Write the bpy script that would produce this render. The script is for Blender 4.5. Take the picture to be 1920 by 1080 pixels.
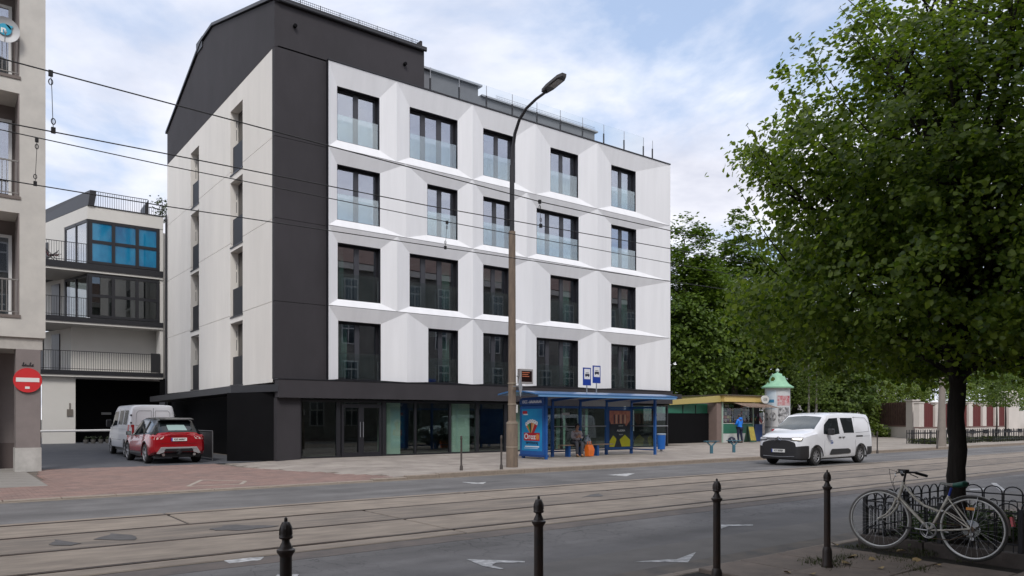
import bpy, bmesh, math, random
import numpy as np
from mathutils import Vector, Matrix
random.seed(7); RNG = np.random.default_rng(11)
PI = math.pi
for o in list(bpy.data.objects): bpy.data.objects.remove(o)
SC = bpy.context.scene
COL = SC.collection

# ---------------------------------------------------------------- camera, sky, sun, exposure
FPX, HY, CH = 1406.0, 784.0, 1.65           # focal length (px of 1920), horizon row, camera height
YAW = math.atan2(1840, 1406)
FU, FV = math.cos(YAW), math.sin(YAW)
RU, RV = FV, -FU
cam = bpy.data.objects.new('camera', bpy.data.cameras.new('camera')); COL.objects.link(cam)
cam.location = (0, 0, CH); cam.rotation_euler = (PI/2, 0, -math.atan2(FU, FV))
cam.data.lens = 36*FPX/1920; cam.data.sensor_width = 36; cam.data.shift_y = (HY-540)/1920
cam.data.clip_start = 0.05; cam.data.clip_end = 2000
SC.camera = cam
SUN_DIR = Vector((-0.44, -0.66, 0.86)).normalized()     # towards the sun
SUN_EL = math.asin(SUN_DIR.z); SUN_AZ = math.atan2(SUN_DIR.x, SUN_DIR.y)
sl = bpy.data.lights.new('sun', 'SUN'); sl.energy = 1.35; sl.angle = math.radians(16); sl.color = (1, .965, .92)
so = bpy.data.objects.new('sun', sl); COL.objects.link(so)
so.rotation_euler = (-SUN_DIR).to_track_quat('-Z', 'Y').to_euler(); so.location = (-20, -30, 40)
W = bpy.data.worlds.new("World"); SC.world = W; W.use_nodes = True
wn, wl = W.node_tree.nodes, W.node_tree.links; wn.clear()
def N(t, **k):
    n = wn.new(t)
    for a, b in k.items(): setattr(n, a, b)
    return n
wo = N('ShaderNodeOutputWorld'); wb = N('ShaderNodeBackground'); wb.inputs[1].default_value = 0.112
sky = N('ShaderNodeTexSky', sky_type='NISHITA', sun_disc=False)
sky.sun_elevation = SUN_EL; sky.sun_rotation = SUN_AZ; sky.air_density = 1.0; sky.dust_density = 1.2; sky.ozone_density = 1.3
tc = N('ShaderNodeTexCoord'); sp = N('ShaderNodeSeparateXYZ'); wl.new(tc.outputs['Generated'], sp.inputs[0])
def M(op, a, b=None, c=None):
    n = N('ShaderNodeMath', operation=op)
    for i, x in enumerate((a, b, c)):
        if x is None: continue
        if isinstance(x, (int, float)): n.inputs[i].default_value = x
        else: wl.new(x, n.inputs[i])
    return n.outputs[0]
zz = M('ADD', M('MAXIMUM', sp.outputs[2], 0.0), 0.16)
cb = N('ShaderNodeCombineXYZ'); wl.new(M('DIVIDE', sp.outputs[0], zz), cb.inputs[0]); wl.new(M('DIVIDE', sp.outputs[1], zz), cb.inputs[1])
def wnoise(scale, detail, rough, off, dist=0.0):
    mp = N('ShaderNodeMapping'); mp.inputs['Location'].default_value = off; wl.new(cb.outputs[0], mp.inputs[0])
    n = N('ShaderNodeTexNoise'); n.inputs['Scale'].default_value = scale; n.inputs['Detail'].default_value = detail
    n.inputs['Roughness'].default_value = rough; n.inputs['Distortion'].default_value = dist; wl.new(mp.outputs[0], n.inputs[0])
    return n.outputs[0]
def wramp(src, stops):
    r = N('ShaderNodeValToRGB'); e = r.color_ramp.elements
    e[0].position, e[0].color = stops[0][0], stops[0][1]+(1,); e[1].position, e[1].color = stops[-1][0], stops[-1][1]+(1,)
    for p, c in stops[1:-1]:
        q = e.new(p); q.color = c+(1,)
    wl.new(src, r.inputs[0]); return r.outputs[0]
big = wnoise(0.95, 8, .56, (3.1, 1.7, 0), .35)
shade = wnoise(1.5, 6, .6, (9.3, 4.2, 2), .2)
mask = wramp(big, [(.36, (.08,)*3), (.455, (.72,)*3), (.56, (1, 1, 1))])
cloud = wramp(shade, [(.33, (4.5, 4.65, 5.35)), (.50, (6.1, 6.15, 6.65)), (.66, (7.6, 7.55, 7.7))])
base = N('ShaderNodeMixRGB', blend_type='MIX'); base.inputs[0].default_value = .55       # thin veil over the blue
wl.new(sky.outputs[0], base.inputs[1]); base.inputs[2].default_value = (3.4, 4.5, 6.5, 1)
mx = N('ShaderNodeMixRGB'); wl.new(mask, mx.inputs[0]); wl.new(base.outputs[0], mx.inputs[1]); wl.new(cloud, mx.inputs[2])
wl.new(mx.outputs[0], wb.inputs[0]); wl.new(wb.outputs[0], wo.inputs[0])
SC.view_settings.view_transform = 'Standard'; SC.view_settings.look = 'None'
SC.view_settings.exposure = 0.56; SC.view_settings.gamma = 1; SC.view_settings.use_curve_mapping = False
SC.render.engine = 'CYCLES'

# ---------------------------------------------------------------- picture <-> place helpers (used to read real positions off the photograph)
def ray(px, py):
    s = (px-960)/FPX; k = (HY-py)/FPX
    return FU+RU*s, FV+RV*s, k
def gp(px, py, z=0.0):
    r = ray(px, py); t = (z-CH)/r[2]; return Vector((r[0]*t, r[1]*t, z))
def vp(px, py, v):
    r = ray(px, py); t = v/r[1]; return Vector((r[0]*t, v, CH+r[2]*t))
def uat(px, v): return vp(px, HY, v).x
def sstep(a, b, x):
    x = min(1, max(0, (x-a)/(b-a))); return x*x*(3-2*x)
def gz(u, v):                                  # height of the far pavement / driveway
    z = .025+.095*sstep(8.2, 11.5, u)
    if u < 11: z += .27*sstep(35, 46, v)
    return z

# ---------------------------------------------------------------- materials
MATS = {}
def mat(name, col, rough=.7, metal=0, var=.0, vscale=4, bump=0, bscale=60, col2=None, spec=.5, island=0, coat=0, detail=6, stretch=None, bdist=.01):
    if name in MATS: return MATS[name]
    m = bpy.data.materials.new(name); m.use_nodes = True; nt = m.node_tree; n = nt.nodes; l = nt.links
    b = n['Principled BSDF']
    b.inputs['Roughness'].default_value = rough; b.inputs['Metallic'].default_value = metal
    b.inputs['Specular IOR Level'].default_value = spec; b.inputs['Coat Weight'].default_value = coat; b.inputs['Coat Roughness'].default_value = .04
    c1 = Vector(col); c2 = Vector(col2) if col2 else c1*(1-var)
    tcn = n.new('ShaderNodeTexCoord'); src = tcn.outputs['Object']
    if stretch:
        mp = n.new('ShaderNodeMapping'); mp.inputs['Scale'].default_value = stretch; l.new(src, mp.inputs[0]); src = mp.outputs[0]
    out = None
    if var or col2:
        t = n.new('ShaderNodeTexNoise'); t.inputs['Scale'].default_value = vscale; t.inputs['Detail'].default_value = detail; t.inputs['Roughness'].default_value = .62
        l.new(src, t.inputs[0]); r = n.new('ShaderNodeValToRGB'); r.color_ramp.elements[0].position = .36; r.color_ramp.elements[1].position = .64
        r.color_ramp.elements[0].color = (*c2, 1); r.color_ramp.elements[1].color = (*c1, 1); l.new(t.outputs[0], r.inputs[0]); out = r.outputs[0]
    if island:
        g = n.new('ShaderNodeNewGeometry'); hsv = n.new('ShaderNodeHueSaturation')
        mr = n.new('ShaderNodeMapRange'); mr.inputs[3].default_value = 1-island; mr.inputs[4].default_value = 1+island; l.new(g.outputs['Random Per Island'], mr.inputs[0])
        l.new(mr.outputs[0], hsv.inputs['Value'])
        if out: l.new(out, hsv.inputs['Color'])
        else: hsv.inputs['Color'].default_value = (*c1, 1)
        out = hsv.outputs[0]
    if out: l.new(out, b.inputs['Base Color'])
    else: b.inputs['Base Color'].default_value = (*c1, 1)
    if bump:
        t2 = n.new('ShaderNodeTexNoise'); t2.inputs['Scale'].default_value = bscale; t2.inputs['Detail'].default_value = 5; l.new(src, t2.inputs[0])
        bp = n.new('ShaderNodeBump'); bp.inputs['Strength'].default_value = bump; bp.inputs['Distance'].default_value = bdist; l.new(t2.outputs[0], bp.inputs['Height']); l.new(bp.outputs[0], b.inputs['Normal'])
    MATS[name] = m; return m
def glassy(name, tint, refl=.35, gcol=(.85, .87, .9), rough=.0, wavy=0.0):
    if name in MATS: return MATS[name]
    m = bpy.data.materials.new(name); m.use_nodes = True; nt = m.node_tree; n = nt.nodes; l = nt.links; n.clear()
    o = n.new('ShaderNodeOutputMaterial'); mix = n.new('ShaderNodeMixShader'); tr = n.new('ShaderNodeBsdfTransparent'); gl = n.new('ShaderNodeBsdfGlossy')
    tr.inputs[0].default_value = (*tint, 1); gl.inputs[0].default_value = (*gcol, 1); gl.inputs['Roughness'].default_value = rough
    f = n.new('ShaderNodeLayerWeight'); f.inputs['Blend'].default_value = .5; pw = n.new('ShaderNodeMath'); pw.operation = 'POWER'; pw.inputs[1].default_value = 4; l.new(f.outputs['Facing'], pw.inputs[0])
    a = n.new('ShaderNodeMath'); a.operation = 'ADD'; a.inputs[1].default_value = refl; a.use_clamp = True
    l.new(pw.outputs[0], a.inputs[0]); l.new(a.outputs[0], mix.inputs[0]); l.new(tr.outputs[0], mix.inputs[1]); l.new(gl.outputs[0], mix.inputs[2]); l.new(mix.outputs[0], o.inputs[0])
    if wavy:
        t2 = n.new('ShaderNodeTexNoise'); t2.inputs['Scale'].default_value = .9; tcn = n.new('ShaderNodeTexCoord'); l.new(tcn.outputs['Object'], t2.inputs[0])
        bp = n.new('ShaderNodeBump'); bp.inputs['Strength'].default_value = wavy; bp.inputs['Distance'].default_value = .02; l.new(t2.outputs[0], bp.inputs['Height']); l.new(bp.outputs[0], gl.inputs['Normal'])
    MATS[name] = m; return m
def leafmat(name, c1, c2, trans=.35, rough=.45):
    m = bpy.data.materials.new(name); m.use_nodes = True; nt = m.node_tree; n = nt.nodes; l = nt.links
    b = n['Principled BSDF']; b.inputs['Roughness'].default_value = rough; b.inputs['Specular IOR Level'].default_value = .35
    g = n.new('ShaderNodeNewGeometry'); r = n.new('ShaderNodeValToRGB'); r.color_ramp.elements[0].color = (*c1, 1); r.color_ramp.elements[1].color = (*c2, 1)
    l.new(g.outputs['Random Per Island'], r.inputs[0]); l.new(r.outputs[0], b.inputs['Base Color'])
    t = n.new('ShaderNodeBsdfTranslucent'); h = n.new('ShaderNodeHueSaturation'); h.inputs['Value'].default_value = 1.5; h.inputs['Saturation'].default_value = 1.1
    l.new(r.outputs[0], h.inputs['Color']); l.new(h.outputs[0], t.inputs[0])
    mix = n.new('ShaderNodeMixShader'); mix.inputs[0].default_value = trans
    l.new(b.outputs[0], mix.inputs[1]); l.new(t.outputs[0], mix.inputs[2]); l.new(mix.outputs[0], n['Material Output'].inputs[0])
    return m
def emis(name, col, s):
    m = bpy.data.materials.new(name); m.use_nodes = True; b = m.node_tree.nodes['Principled BSDF']
    b.inputs['Base Color'].default_value = (*col, 1); b.inputs['Emission Color'].default_value = (*col, 1); b.inputs['Emission Strength'].default_value = s
    return m

# road material with wear, patches, fine cracks
def roadmat():
    m = mat('asphalt', (.158, .152, .150), .82, var=.32, vscale=.8, bump=.7, bscale=90, bdist=.012)
    nt = m.node_tree; n = nt.nodes; l = nt.links; b = n['Principled BSDF']
    src = [x for x in n if x.type == 'TEX_COORD'][0].outputs['Object']
    base = b.inputs['Base Color'].links[0].from_socket
    mp = n.new('ShaderNodeMapping'); mp.inputs['Scale'].default_value = (.12, 1.1, 1); l.new(src, mp.inputs[0])
    t = n.new('ShaderNodeTexNoise'); t.inputs['Scale'].default_value = 1.0; t.inputs['Detail'].default_value = 5; l.new(mp.outputs[0], t.inputs[0])
    mr = n.new('ShaderNodeMapRange'); mr.inputs[1].default_value = .38; mr.inputs[2].default_value = .62; mr.inputs[3].default_value = .80; mr.inputs[4].default_value = 1.16; l.new(t.outputs[0], mr.inputs[0])
    vo = n.new('ShaderNodeTexVoronoi'); vo.feature = 'DISTANCE_TO_EDGE'; vo.inputs['Scale'].default_value = 2.6
    dn = n.new('ShaderNodeTexNoise'); dn.inputs['Scale'].default_value = 3; dn.inputs['Detail'].default_value = 6; l.new(src, dn.inputs[0])
    vm = n.new('ShaderNodeMixRGB'); vm.blend_type = 'ADD'; vm.inputs[0].default_value = .5; l.new(src, vm.inputs[1]); l.new(dn.outputs[1], vm.inputs[2]); l.new(vm.outputs[0], vo.inputs[0])
    cr = n.new('ShaderNodeMapRange'); cr.inputs[1].default_value = .0; cr.inputs[2].default_value = .035; cr.inputs[3].default_value = 1; cr.inputs[4].default_value = 0; l.new(vo.outputs[0], cr.inputs[0])
    # cracks concentrate in the strip beside the tram track
    sx = n.new('ShaderNodeSeparateXYZ'); l.new(src, sx.inputs[0]); zn = n.new('ShaderNodeMapRange'); zn.inputs[1].default_value = 6.6; zn.inputs[2].default_value = 8.2; l.new(sx.outputs[1], zn.inputs[0])
    pn = n.new('ShaderNodeTexNoise'); pn.inputs['Scale'].default_value = .7; l.new(src, pn.inputs[0]); pr = n.new('ShaderNodeMapRange'); pr.inputs[1].default_value = .36; pr.inputs[2].default_value = .5; l.new(pn.outputs[0], pr.inputs[0])
    z3 = n.new('ShaderNodeMapRange'); z3.inputs[1].default_value = 9.2; z3.inputs[2].default_value = 9.4; z3.inputs[3].default_value = 1; z3.inputs[4].default_value = .0; l.new(sx.outputs[1], z3.inputs[0])
    z4 = n.new('ShaderNodeMath'); z4.operation = 'MULTIPLY'; l.new(zn.outputs[0], z4.inputs[0]); l.new(z3.outputs[0], z4.inputs[1]); z5 = n.new('ShaderNodeMath'); z5.operation = 'MULTIPLY'; l.new(z4.outputs[0], z5.inputs[0]); z5.inputs[1].default_value = .55
    zm = n.new('ShaderNodeMath'); zm.operation = 'MULTIPLY'; l.new(z5.outputs[0], zm.inputs[0]); l.new(pr.outputs[0], zm.inputs[1])
    zm2 = n.new('ShaderNodeMath'); zm2.operation = 'MULTIPLY'; l.new(zm.outputs[0], zm2.inputs[0]); l.new(cr.outputs[0], zm2.inputs[1])
    inv = n.new('ShaderNodeMath'); inv.operation = 'SUBTRACT'; inv.inputs[0].default_value = 1; l.new(zm2.outputs[0], inv.inputs[1])
    fn = n.new('ShaderNodeTexNoise'); fn.inputs['Scale'].default_value = 140; fn.inputs['Detail'].default_value = 2; l.new(src, fn.inputs[0])
    fr = n.new('ShaderNodeMapRange'); fr.inputs[1].default_value = .3; fr.inputs[2].default_value = .7; fr.inputs[3].default_value = .75; fr.inputs[4].default_value = 1.3; l.new(fn.outputs[0], fr.inputs[0])
    m1 = n.new('ShaderNodeMath'); m1.operation = 'MULTIPLY'; l.new(mr.outputs[0], m1.inputs[0]); l.new(inv.outputs[0], m1.inputs[1])
    m2 = n.new('ShaderNodeMath'); m2.operation = 'MULTIPLY'; l.new(m1.outputs[0], m2.inputs[0]); l.new(fr.outputs[0], m2.inputs[1])
    h = n.new('ShaderNodeHueSaturation'); l.new(base, h.inputs['Color']); l.new(m2.outputs[0], h.inputs['Value']); l.new(h.outputs[0], b.inputs['Base Color'])
    return m
ASPH = roadmat()
WHITE = mat('white_render', (.80, .80, .815), .75, var=.035, vscale=.8, bump=.08, bscale=150)
WHITE2 = mat('side_render', (.85, .815, .76), .8, var=.07, vscale=.8, bump=.15, bscale=110, stretch=(1.5, 1.5, .35))
DARK = mat('anthracite_render', (.038, .034, .039), .8, var=.22, vscale=.9, bump=.25, bscale=90, stretch=(1, 1, .5))
DARKM = mat('anthracite_metal', (.018, .018, .022), .42, var=.1, vscale=2)
BLACKW = mat('black_and_deep_shade', (.006, .006, .007), .85, var=.2, vscale=2, spec=.12)  # plain black; on the garage panels it stands for deep shade
FRAME = mat('black_frame', (.016, .016, .020), .4)
MULL = mat('grey_mullion', (.045, .046, .055), .45)
GLASS = glassy('window_glass', (.80, .86, .84), .36, (.80, .82, .93), wavy=.03)
GLASS2 = glassy('shop_glass', (.80, .87, .84), .07, wavy=.02)
GLASS3 = glassy('kiosk_glass', (.9, .92, .9), .02)
BALGL = glassy('balustrade_glass', (.88, .93, .935), .17, (.90, .96, .98))
ROOFGL = glassy('terrace_glass', (.96, .975, .975), .02, (.7, .75, .78))
INTER = mat('interior_wall', (.55, .60, .56), .9, var=.35, vscale=.7)
PALEG = mat('interior_pillar', (.52, .62, .55), .7, var=.1)
CURT = mat('curtain_cloth', (.50, .68, .62), .9, var=.15, vscale=2)
METG = mat('galvanised_metal', (.35, .36, .38), .4, metal=.7)
CONC = mat('concrete', (.30, .27, .235), .85, var=.2, vscale=3, bump=.3, bscale=70)

# ---------------------------------------------------------------- mesh builder
class MB:
    def __init__(s): s.v = []; s.f = []
    def add(s, vs, fs):
        k = len(s.v); s.v += [tuple(p) for p in vs]; s.f += [tuple(i+k for i in f) for f in fs]; return s
    def box(s, x0, x1, y0, y1, z0, z1):
        return s.add([(x0, y0, z0), (x1, y0, z0), (x1, y1, z0), (x0, y1, z0), (x0, y0, z1), (x1, y0, z1), (x1, y1, z1), (x0, y1, z1)],
                     [(0, 3, 2, 1), (4, 5, 6, 7), (0, 1, 5, 4), (1, 2, 6, 5), (2, 3, 7, 6), (3, 0, 4, 7)])
    def poly(s, pts): return s.add(pts, [tuple(range(len(pts)))])
    def prism(s, pts, ext):                      # closed polygon pushed along a vector
        e = Vector(ext); n = len(pts); a = [Vector(p) for p in pts]
        s.add(a+[p+e for p in a], [tuple(range(n-1, -1, -1)), tuple(range(n, 2*n))]+[(i, (i+1) % n, n+(i+1) % n, n+i) for i in range(n)]); return s
    def tube(s, p0, p1, r, n=8, r1=None, cap=True):
        return s.path([p0, p1], r, n, r1=r1, cap=cap)
    def path(s, pts, r, n=8, r1=None, cap=True, closed=False):
        P = [Vector(p) for p in pts]; m = len(P); rs = r if isinstance(r, (list, tuple)) else [r+((r1-r)*i/(m-1) if r1 is not None else 0) for i in range(m)]
        up = None; rings = []
        for i, p in enumerate(P):
            if closed: d = (P[(i+1) % m]-P[i-1])
            else: d = P[min(i+1, m-1)]-P[max(i-1, 0)]
            d = d.normalized() if d.length > 1e-9 else Vector((0, 0, 1))
            if up is None: up = Vector((0, 0, 1)) if abs(d.z) < .95 else Vector((1, 0, 0))
            a = up-d*up.dot(d)
            if a.length < 1e-4: a = Vector((1, 0, 0))-d*d.x
            a.normalize(); up = a; b = d.cross(a)
            rings.append([p+a*(rs[i]*math.cos(2*PI*k/n))+b*(rs[i]*math.sin(2*PI*k/n)) for k in range(n)])
        vs = [q for R in rings for q in R]; fs = []
        for i in range(m if closed else m-1):
            j = (i+1) % m
            for k in range(n): fs.append((i*n+k, i*n+(k+1) % n, j*n+(k+1) % n, j*n+k))
        if cap and not closed: fs += [tuple(range(n-1, -1, -1)), tuple(range((m-1)*n, m*n))]
        return s.add(vs, fs)
    def lathe(s, prof, c=(0, 0, 0), n=16, axis='z', cap=True):
        c = Vector(c); vs = []; fs = []
        for r, h in prof:
            for k in range(n):
                a = 2*PI*k/n; x, y = r*math.cos(a), r*math.sin(a)
                vs.append(c+(Vector((x, y, h)) if axis == 'z' else Vector((h, x, y)) if axis == 'x' else Vector((x, h, y))))
        m = len(prof)
        for i in range(m-1):
            for k in range(n): fs.append((i*n+k, i*n+(k+1) % n, (i+1)*n+(k+1) % n, (i+1)*n+k))
        if cap: fs += [tuple(range(n-1, -1, -1)), tuple(range((m-1)*n, m*n))]
        return s.add(vs, fs)
    def mesh(s, name, m=None, smooth=False, ang=35):
        me = bpy.data.meshes.new(name); me.from_pydata(s.v, [], s.f)
        if m: me.materials.append(m)
        if smooth:
            me.polygons.foreach_set('use_smooth', [True]*len(me.polygons))
            try: me.set_sharp_from_angle(angle=math.radians(ang))
            except Exception: pass
        me.update(); return me
    def build(s, name, m=None, parent=None, smooth=False, world=False, fix=False, ang=35):
        me = s.mesh(name, m, smooth, ang)
        if fix:
            bm = bmesh.new(); bm.from_mesh(me); bmesh.ops.recalc_face_normals(bm, faces=bm.faces); bm.to_mesh(me); bm.free()
        return link(name, me, parent, world)
def link(name, data, parent=None, world=False, loc=None, rot=None):
    o = bpy.data.objects.new(name, data); COL.objects.link(o)
    if parent:
        o.parent = parent
        if world: o.matrix_parent_inverse = Matrix.Translation(-parent.location)
    if loc is not None: o.location = loc
    if rot is not None: o.rotation_euler = rot
    return o
def tag(o, label=None, cat=None, group=None, kind=None):
    if label: o['label'] = label
    if cat: o['category'] = cat
    if group: o['group'] = group
    if kind: o['kind'] = kind
    return o
def thing(name, label, cat, loc=(0, 0, 0), rz=0, group=None):
    o = link(name, None, loc=loc, rot=(0, 0, rz)); o.empty_display_size = .2
    return tag(o, label, cat, group)
def struct(name, mb, m, parent=None, **k):
    o = mb.build(name, m, parent, **k)
    if not parent: o['kind'] = 'structure'
    return o
def copy_tree(o, parent=None):
    c = o.copy(); COL.objects.link(c)
    if parent: c.parent = parent
    for ch in list(o.children): copy_tree(ch, c)
    return c
def bevel(o, w=.01, seg=2):
    b = o.modifiers.new('bevel', 'BEVEL'); b.width = w; b.segments = seg; b.limit_method = 'ANGLE'; return o
def text(name, s, size, m, parent, loc, rot, world=False, ext=.002, align='CENTER', sx=1.0, bold=0.0):
    cu = bpy.data.curves.new(name, 'FONT'); cu.body = s; cu.size = size; cu.extrude = ext; cu.align_x = align; cu.align_y = 'CENTER'; cu.resolution_u = 3; cu.offset = bold
    tmp = bpy.data.objects.new('tmp', cu); COL.objects.link(tmp)
    dg = bpy.context.evaluated_depsgraph_get(); me = bpy.data.meshes.new_from_object(tmp.evaluated_get(dg))
    bpy.data.objects.remove(tmp)
    me.materials.clear(); me.materials.append(m)
    o = link(name, me, parent, world, loc, rot); o.scale = (sx, 1, 1); return o
FACE = (PI/2, 0, 0)          # upright text that faces -v (the street seen from the camera)
FACEL = (PI/2, 0, -PI/2)     # upright text that faces -u

# ================================================================ GROUND
struct('ground', MB().box(-400, 900, -300, 900, -1.0, -.06), mat('far_ground', (.10, .10, .08), .9, var=.3, vscale=.05))
rd = MB()
rd.box(-60, 300, 5.14, 17.70, -.05, 0)
struct('road', rd, ASPH)
# tram track: concrete slabs, rails
trk = thing('tram_track', 'double tram track set in worn concrete slabs along the street', 'tram track', (8, 11.5, 0)); trk['kind'] = 'structure'
SLABC = mat('track_concrete', (.285, .240, .195), .85, col2=(.185, .155, .128), vscale=2.2, bump=.5, bscale=80, island=.07, stretch=(.5, 1.4, 1))
MIDC = mat('worn_strip', (.240, .200, .165), .9, col2=(.135, .118, .102), vscale=2.2, bump=.6, bscale=60, stretch=(.35, 1.8, 1))
def slabbox(L, Wd, h=.05, b=.012):               # a shallow slab with eased edges, origin at its low-u, low-v corner
    m = MB(); m.v = [(0, 0, -h), (L, 0, -h), (L, Wd, -h), (0, Wd, -h), (0, 0, -b), (L, 0, -b), (L, Wd, -b), (0, Wd, -b), (b, b, 0), (L-b, b, 0), (L-b, Wd-b, 0), (b, Wd-b, 0)]
    m.f = [(0, 1, 5, 4), (1, 2, 6, 5), (2, 3, 7, 6), (3, 0, 4, 7), (4, 5, 9, 8), (5, 6, 10, 9), (6, 7, 11, 10), (7, 4, 8, 11), (8, 9, 10, 11)]
    return m
MB().box(-60, 140, 8.88, 13.92, .0015, .004).build('track_bed', mat('track_dirt', (.05, .042, .036), .9, var=.3), trk, world=True)
for v0, wd, m_, nm in ((9.36, 1.34, SLABC, 'concrete_slab'), (12.25, 1.36, SLABC, 'concrete_slab'), (8.90, .34, SLABC, 'edge_slab'), (13.70, .22, SLABC, 'edge_slab'), (10.80, 1.37, MIDC, 'middle_slab')):
    me = slabbox(5.96, wd).mesh(nm, m_)
    for k in range(20):
        link(nm, me, trk, True, (-12+k*6.0+(3.1 if v0 > 11 else 0), v0, .016+random.uniform(-.002, .002)))
RAILM = mat('rail_steel', (.075, .05, .038), .38, metal=.55, var=.4, vscale=3)
for v0 in (9.30, 10.745, 12.20, 13.65):
    r = MB(); r.box(-60, 140, v0-.045, v0+.012, -.02, .021); r.box(-60, 140, v0+.040, v0+.055, -.02, .018)
    r.build('rail', RAILM, trk, world=True)
    MB().box(-60, 140, v0-.052, v0-.046, -.02, .010).build('groove_edge', BLACKW, trk, world=True)
# dark asphalt repairs in the strip between the tracks
PAT = mat('asphalt_repair', (.105, .10, .10), .85, var=.25, vscale=6, bump=.5, bscale=90)
for poly in ([(180, 1013), (215, 1002), (255, 1009), (248, 1016)], [(98, 1022), (110, 1013), (150, 1021), (128, 1027)], [(395, 993), (440, 986), (520, 989), (470, 996), (400, 998)], [(1090, 934), (1120, 927), (1130, 932)]):
    m = MB(); pts = []
    for i in range(len(poly)):
        a = gp(*poly[i], .0); b = gp(*poly[(i+1) % len(poly)], .0)
        for k in range(3):
            q = a.lerp(b, k/3); pts.append((q.x+random.uniform(-.05, .05), min(12.14, max(10.84, q.y+random.uniform(-.05, .05))), .0185))
    m.prism(pts, (0, 0, .004)); struct('road_patch', m, PAT)
# white paint on the road
PAINT = mat('road_paint', (.62, .62, .62), .7, col2=(.22, .22, .22), vscale=9, bump=.2, bscale=60)
for poly in ([(875, 1049.5), (890, 1050), (984, 1053), (984, 1055.5), (930, 1056), (922, 1061), (944, 1067), (938, 1068), (905, 1062)],
             [(1192, 1054), (1250, 1050), (1268, 1050), (1305, 1036), (1290, 1055)],
             [(1352, 992), (1352, 984), (1412, 984.5), (1412, 986), (1366, 987)],
             [(420, 1052), (440, 1047), (495, 1045), (488, 1051), (430, 1057)],
             [(866, 904), (885, 907), (906, 907.5), (912, 904), (897, 905.5)], [(1140, 891), (1178, 888), (1190, 888), (1175, 893)],
             [(1536, 855), (1548, 853), (1560, 853), (1556, 856)], [(1816, 917), (1845, 916), (1848, 918.5), (1820, 919)], [(1858, 906), (1868, 906), (1886, 920), (1876, 921)], [(520, 1078), (560, 1078), (556, 1084), (516, 1084)]):
    m = MB(); pts = [gp(x, y, 0) for x, y in poly]
    m.prism([(p.x, p.y, .004) for p in pts], (0, 0, .003)); struct('road_marking', m, PAINT)
# far lane marks under the bus stop side kerb: gutter
GUT = mat('gutter_dust', (.23, .19, .15), .9, var=.3, vscale=3, bump=.3)
struct('gutter', MB().box(-60, 140, 17.45, 17.70, .0, .004), GUT)
struct('gutter', MB().box(-60, 140, 5.14, 5.62, .0, .0045), mat('gutter_concrete', (.17, .145, .12), .9, col2=(.10, .095, .09), vscale=2.5, bump=.5, bscale=50))

struct('road_strip', MB().box(-60, 140, 5.62, 6.55, .0, .003), mat('asphalt_strip', (.165, .155, .145), .85, var=.25, vscale=1.4, bump=.5, bscale=90))
struct('road_strip', MB().box(-60, 140, 8.45, 8.885, .0, .003), mat('asphalt_edge', (.15, .125, .11), .85, col2=(.10, .09, .085), vscale=2.5, bump=.6, bscale=60))
# kerbs, stone by stone
KERB = mat('kerb_stone', (.30, .25, .205), .85, var=.25, vscale=5, bump=.4, bscale=50, island=.12)
kerb = thing('kerb', 'low stone kerb between far pavement and road', 'kerb', (14, 17.8, 0)); kerb['kind'] = 'structure'
KS = {}
for k in range(-4, 62):
    u0 = 1.0*k; h = gz(u0+.5, 18)+.004-(.10 if False else 0)
    key = round(h, 3)
    if key not in KS: KS[key] = slabbox(.985, .22, h+.02, .012).mesh('kerb_stone', KERB)
    link('kerb_stone', KS[key], kerb, True, (u0, 17.70+random.uniform(-.008, .008), h))
kn = thing('kerb', 'flush worn kerb beside the near pavement', 'kerb', (8, 5.0, 0)); kn['kind'] = 'structure'
me = slabbox(.985, .13, .12, .012).mesh('kerb_stone', KERB)
for k in range(-2, 22): link('kerb_stone', me, kn, True, (k*1.0, 5.0+random.uniform(-.006, .006), .062+random.uniform(-.003, .003)))

# near pavement: big slabs, each its own piece
NB = struct('near_pavement', MB().box(-60, 120, -2.6, 5.0, -.05, .055), mat('pavement_bed', (.035, .032, .026), .95, var=.4))
NSL = mat('near_slab', (.235, .185, .150), .82, col2=(.135, .110, .090), vscale=1.6, bump=.6, bscale=45, island=.14)
NSM = [slabbox(L, .70, .05, .010).mesh('paving_slab', NSL) for L in (.68, .93, 1.18)]
for r in range(4):
    v0 = 2.18+r*.705; u = 5.2+(.35*r) % 1.1
    while u < 14:
        i = random.choice((0, 1, 2)); L = (.68, .93, 1.18)[i]
        if not (u > 8.95 and u < 12 and v0 > 2.9) and not (u < 12 and u+L > 9.02 and v0+.7 > 3.15 and v0 > 2.5):
            o = link('paving_slab', NSM[i], NB, False, (u, v0, .102+random.uniform(-.004, .004))); o.rotation_euler = (random.uniform(-.004, .004), random.uniform(-.004, .004), random.uniform(-.004, .004))
        u += L+.012
NBR = mat('near_brick', (.175, .125, .105), .85, var=.3, vscale=3, bump=.5, bscale=50, island=.2)
mb = MB(); sb = slabbox(.19, .09, .04, .006)
for i in range(120):
    for j in range(30):
        u = -.5+i*.2+(.1 if j % 2 else 0); v = 1.2+j*.098+(0)
        if u > 5.15 and v > 2.1: continue
        z = .100+random.uniform(-.003, .003); mb.add([(x+u, y+v, q+z) for x, y, q in sb.v], sb.f)
o = mb.build('paving_bricks', NBR, NB); o['kind'] = 'stuff'
mb = MB()
for i in range(60):
    for j in range(9):
        u = -.5+i*.2+(.1 if j % 2 else 0); v = 4.14+j*.098
        if u > 5.1 or v > 4.9: continue
        z = .100+random.uniform(-.003, .003); mb.add([(x+u, y+v, q+z) for x, y, q in sb.v], sb.f)
o = mb.build('paving_bricks', NBR, NB); o['kind'] = 'stuff'

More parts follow.
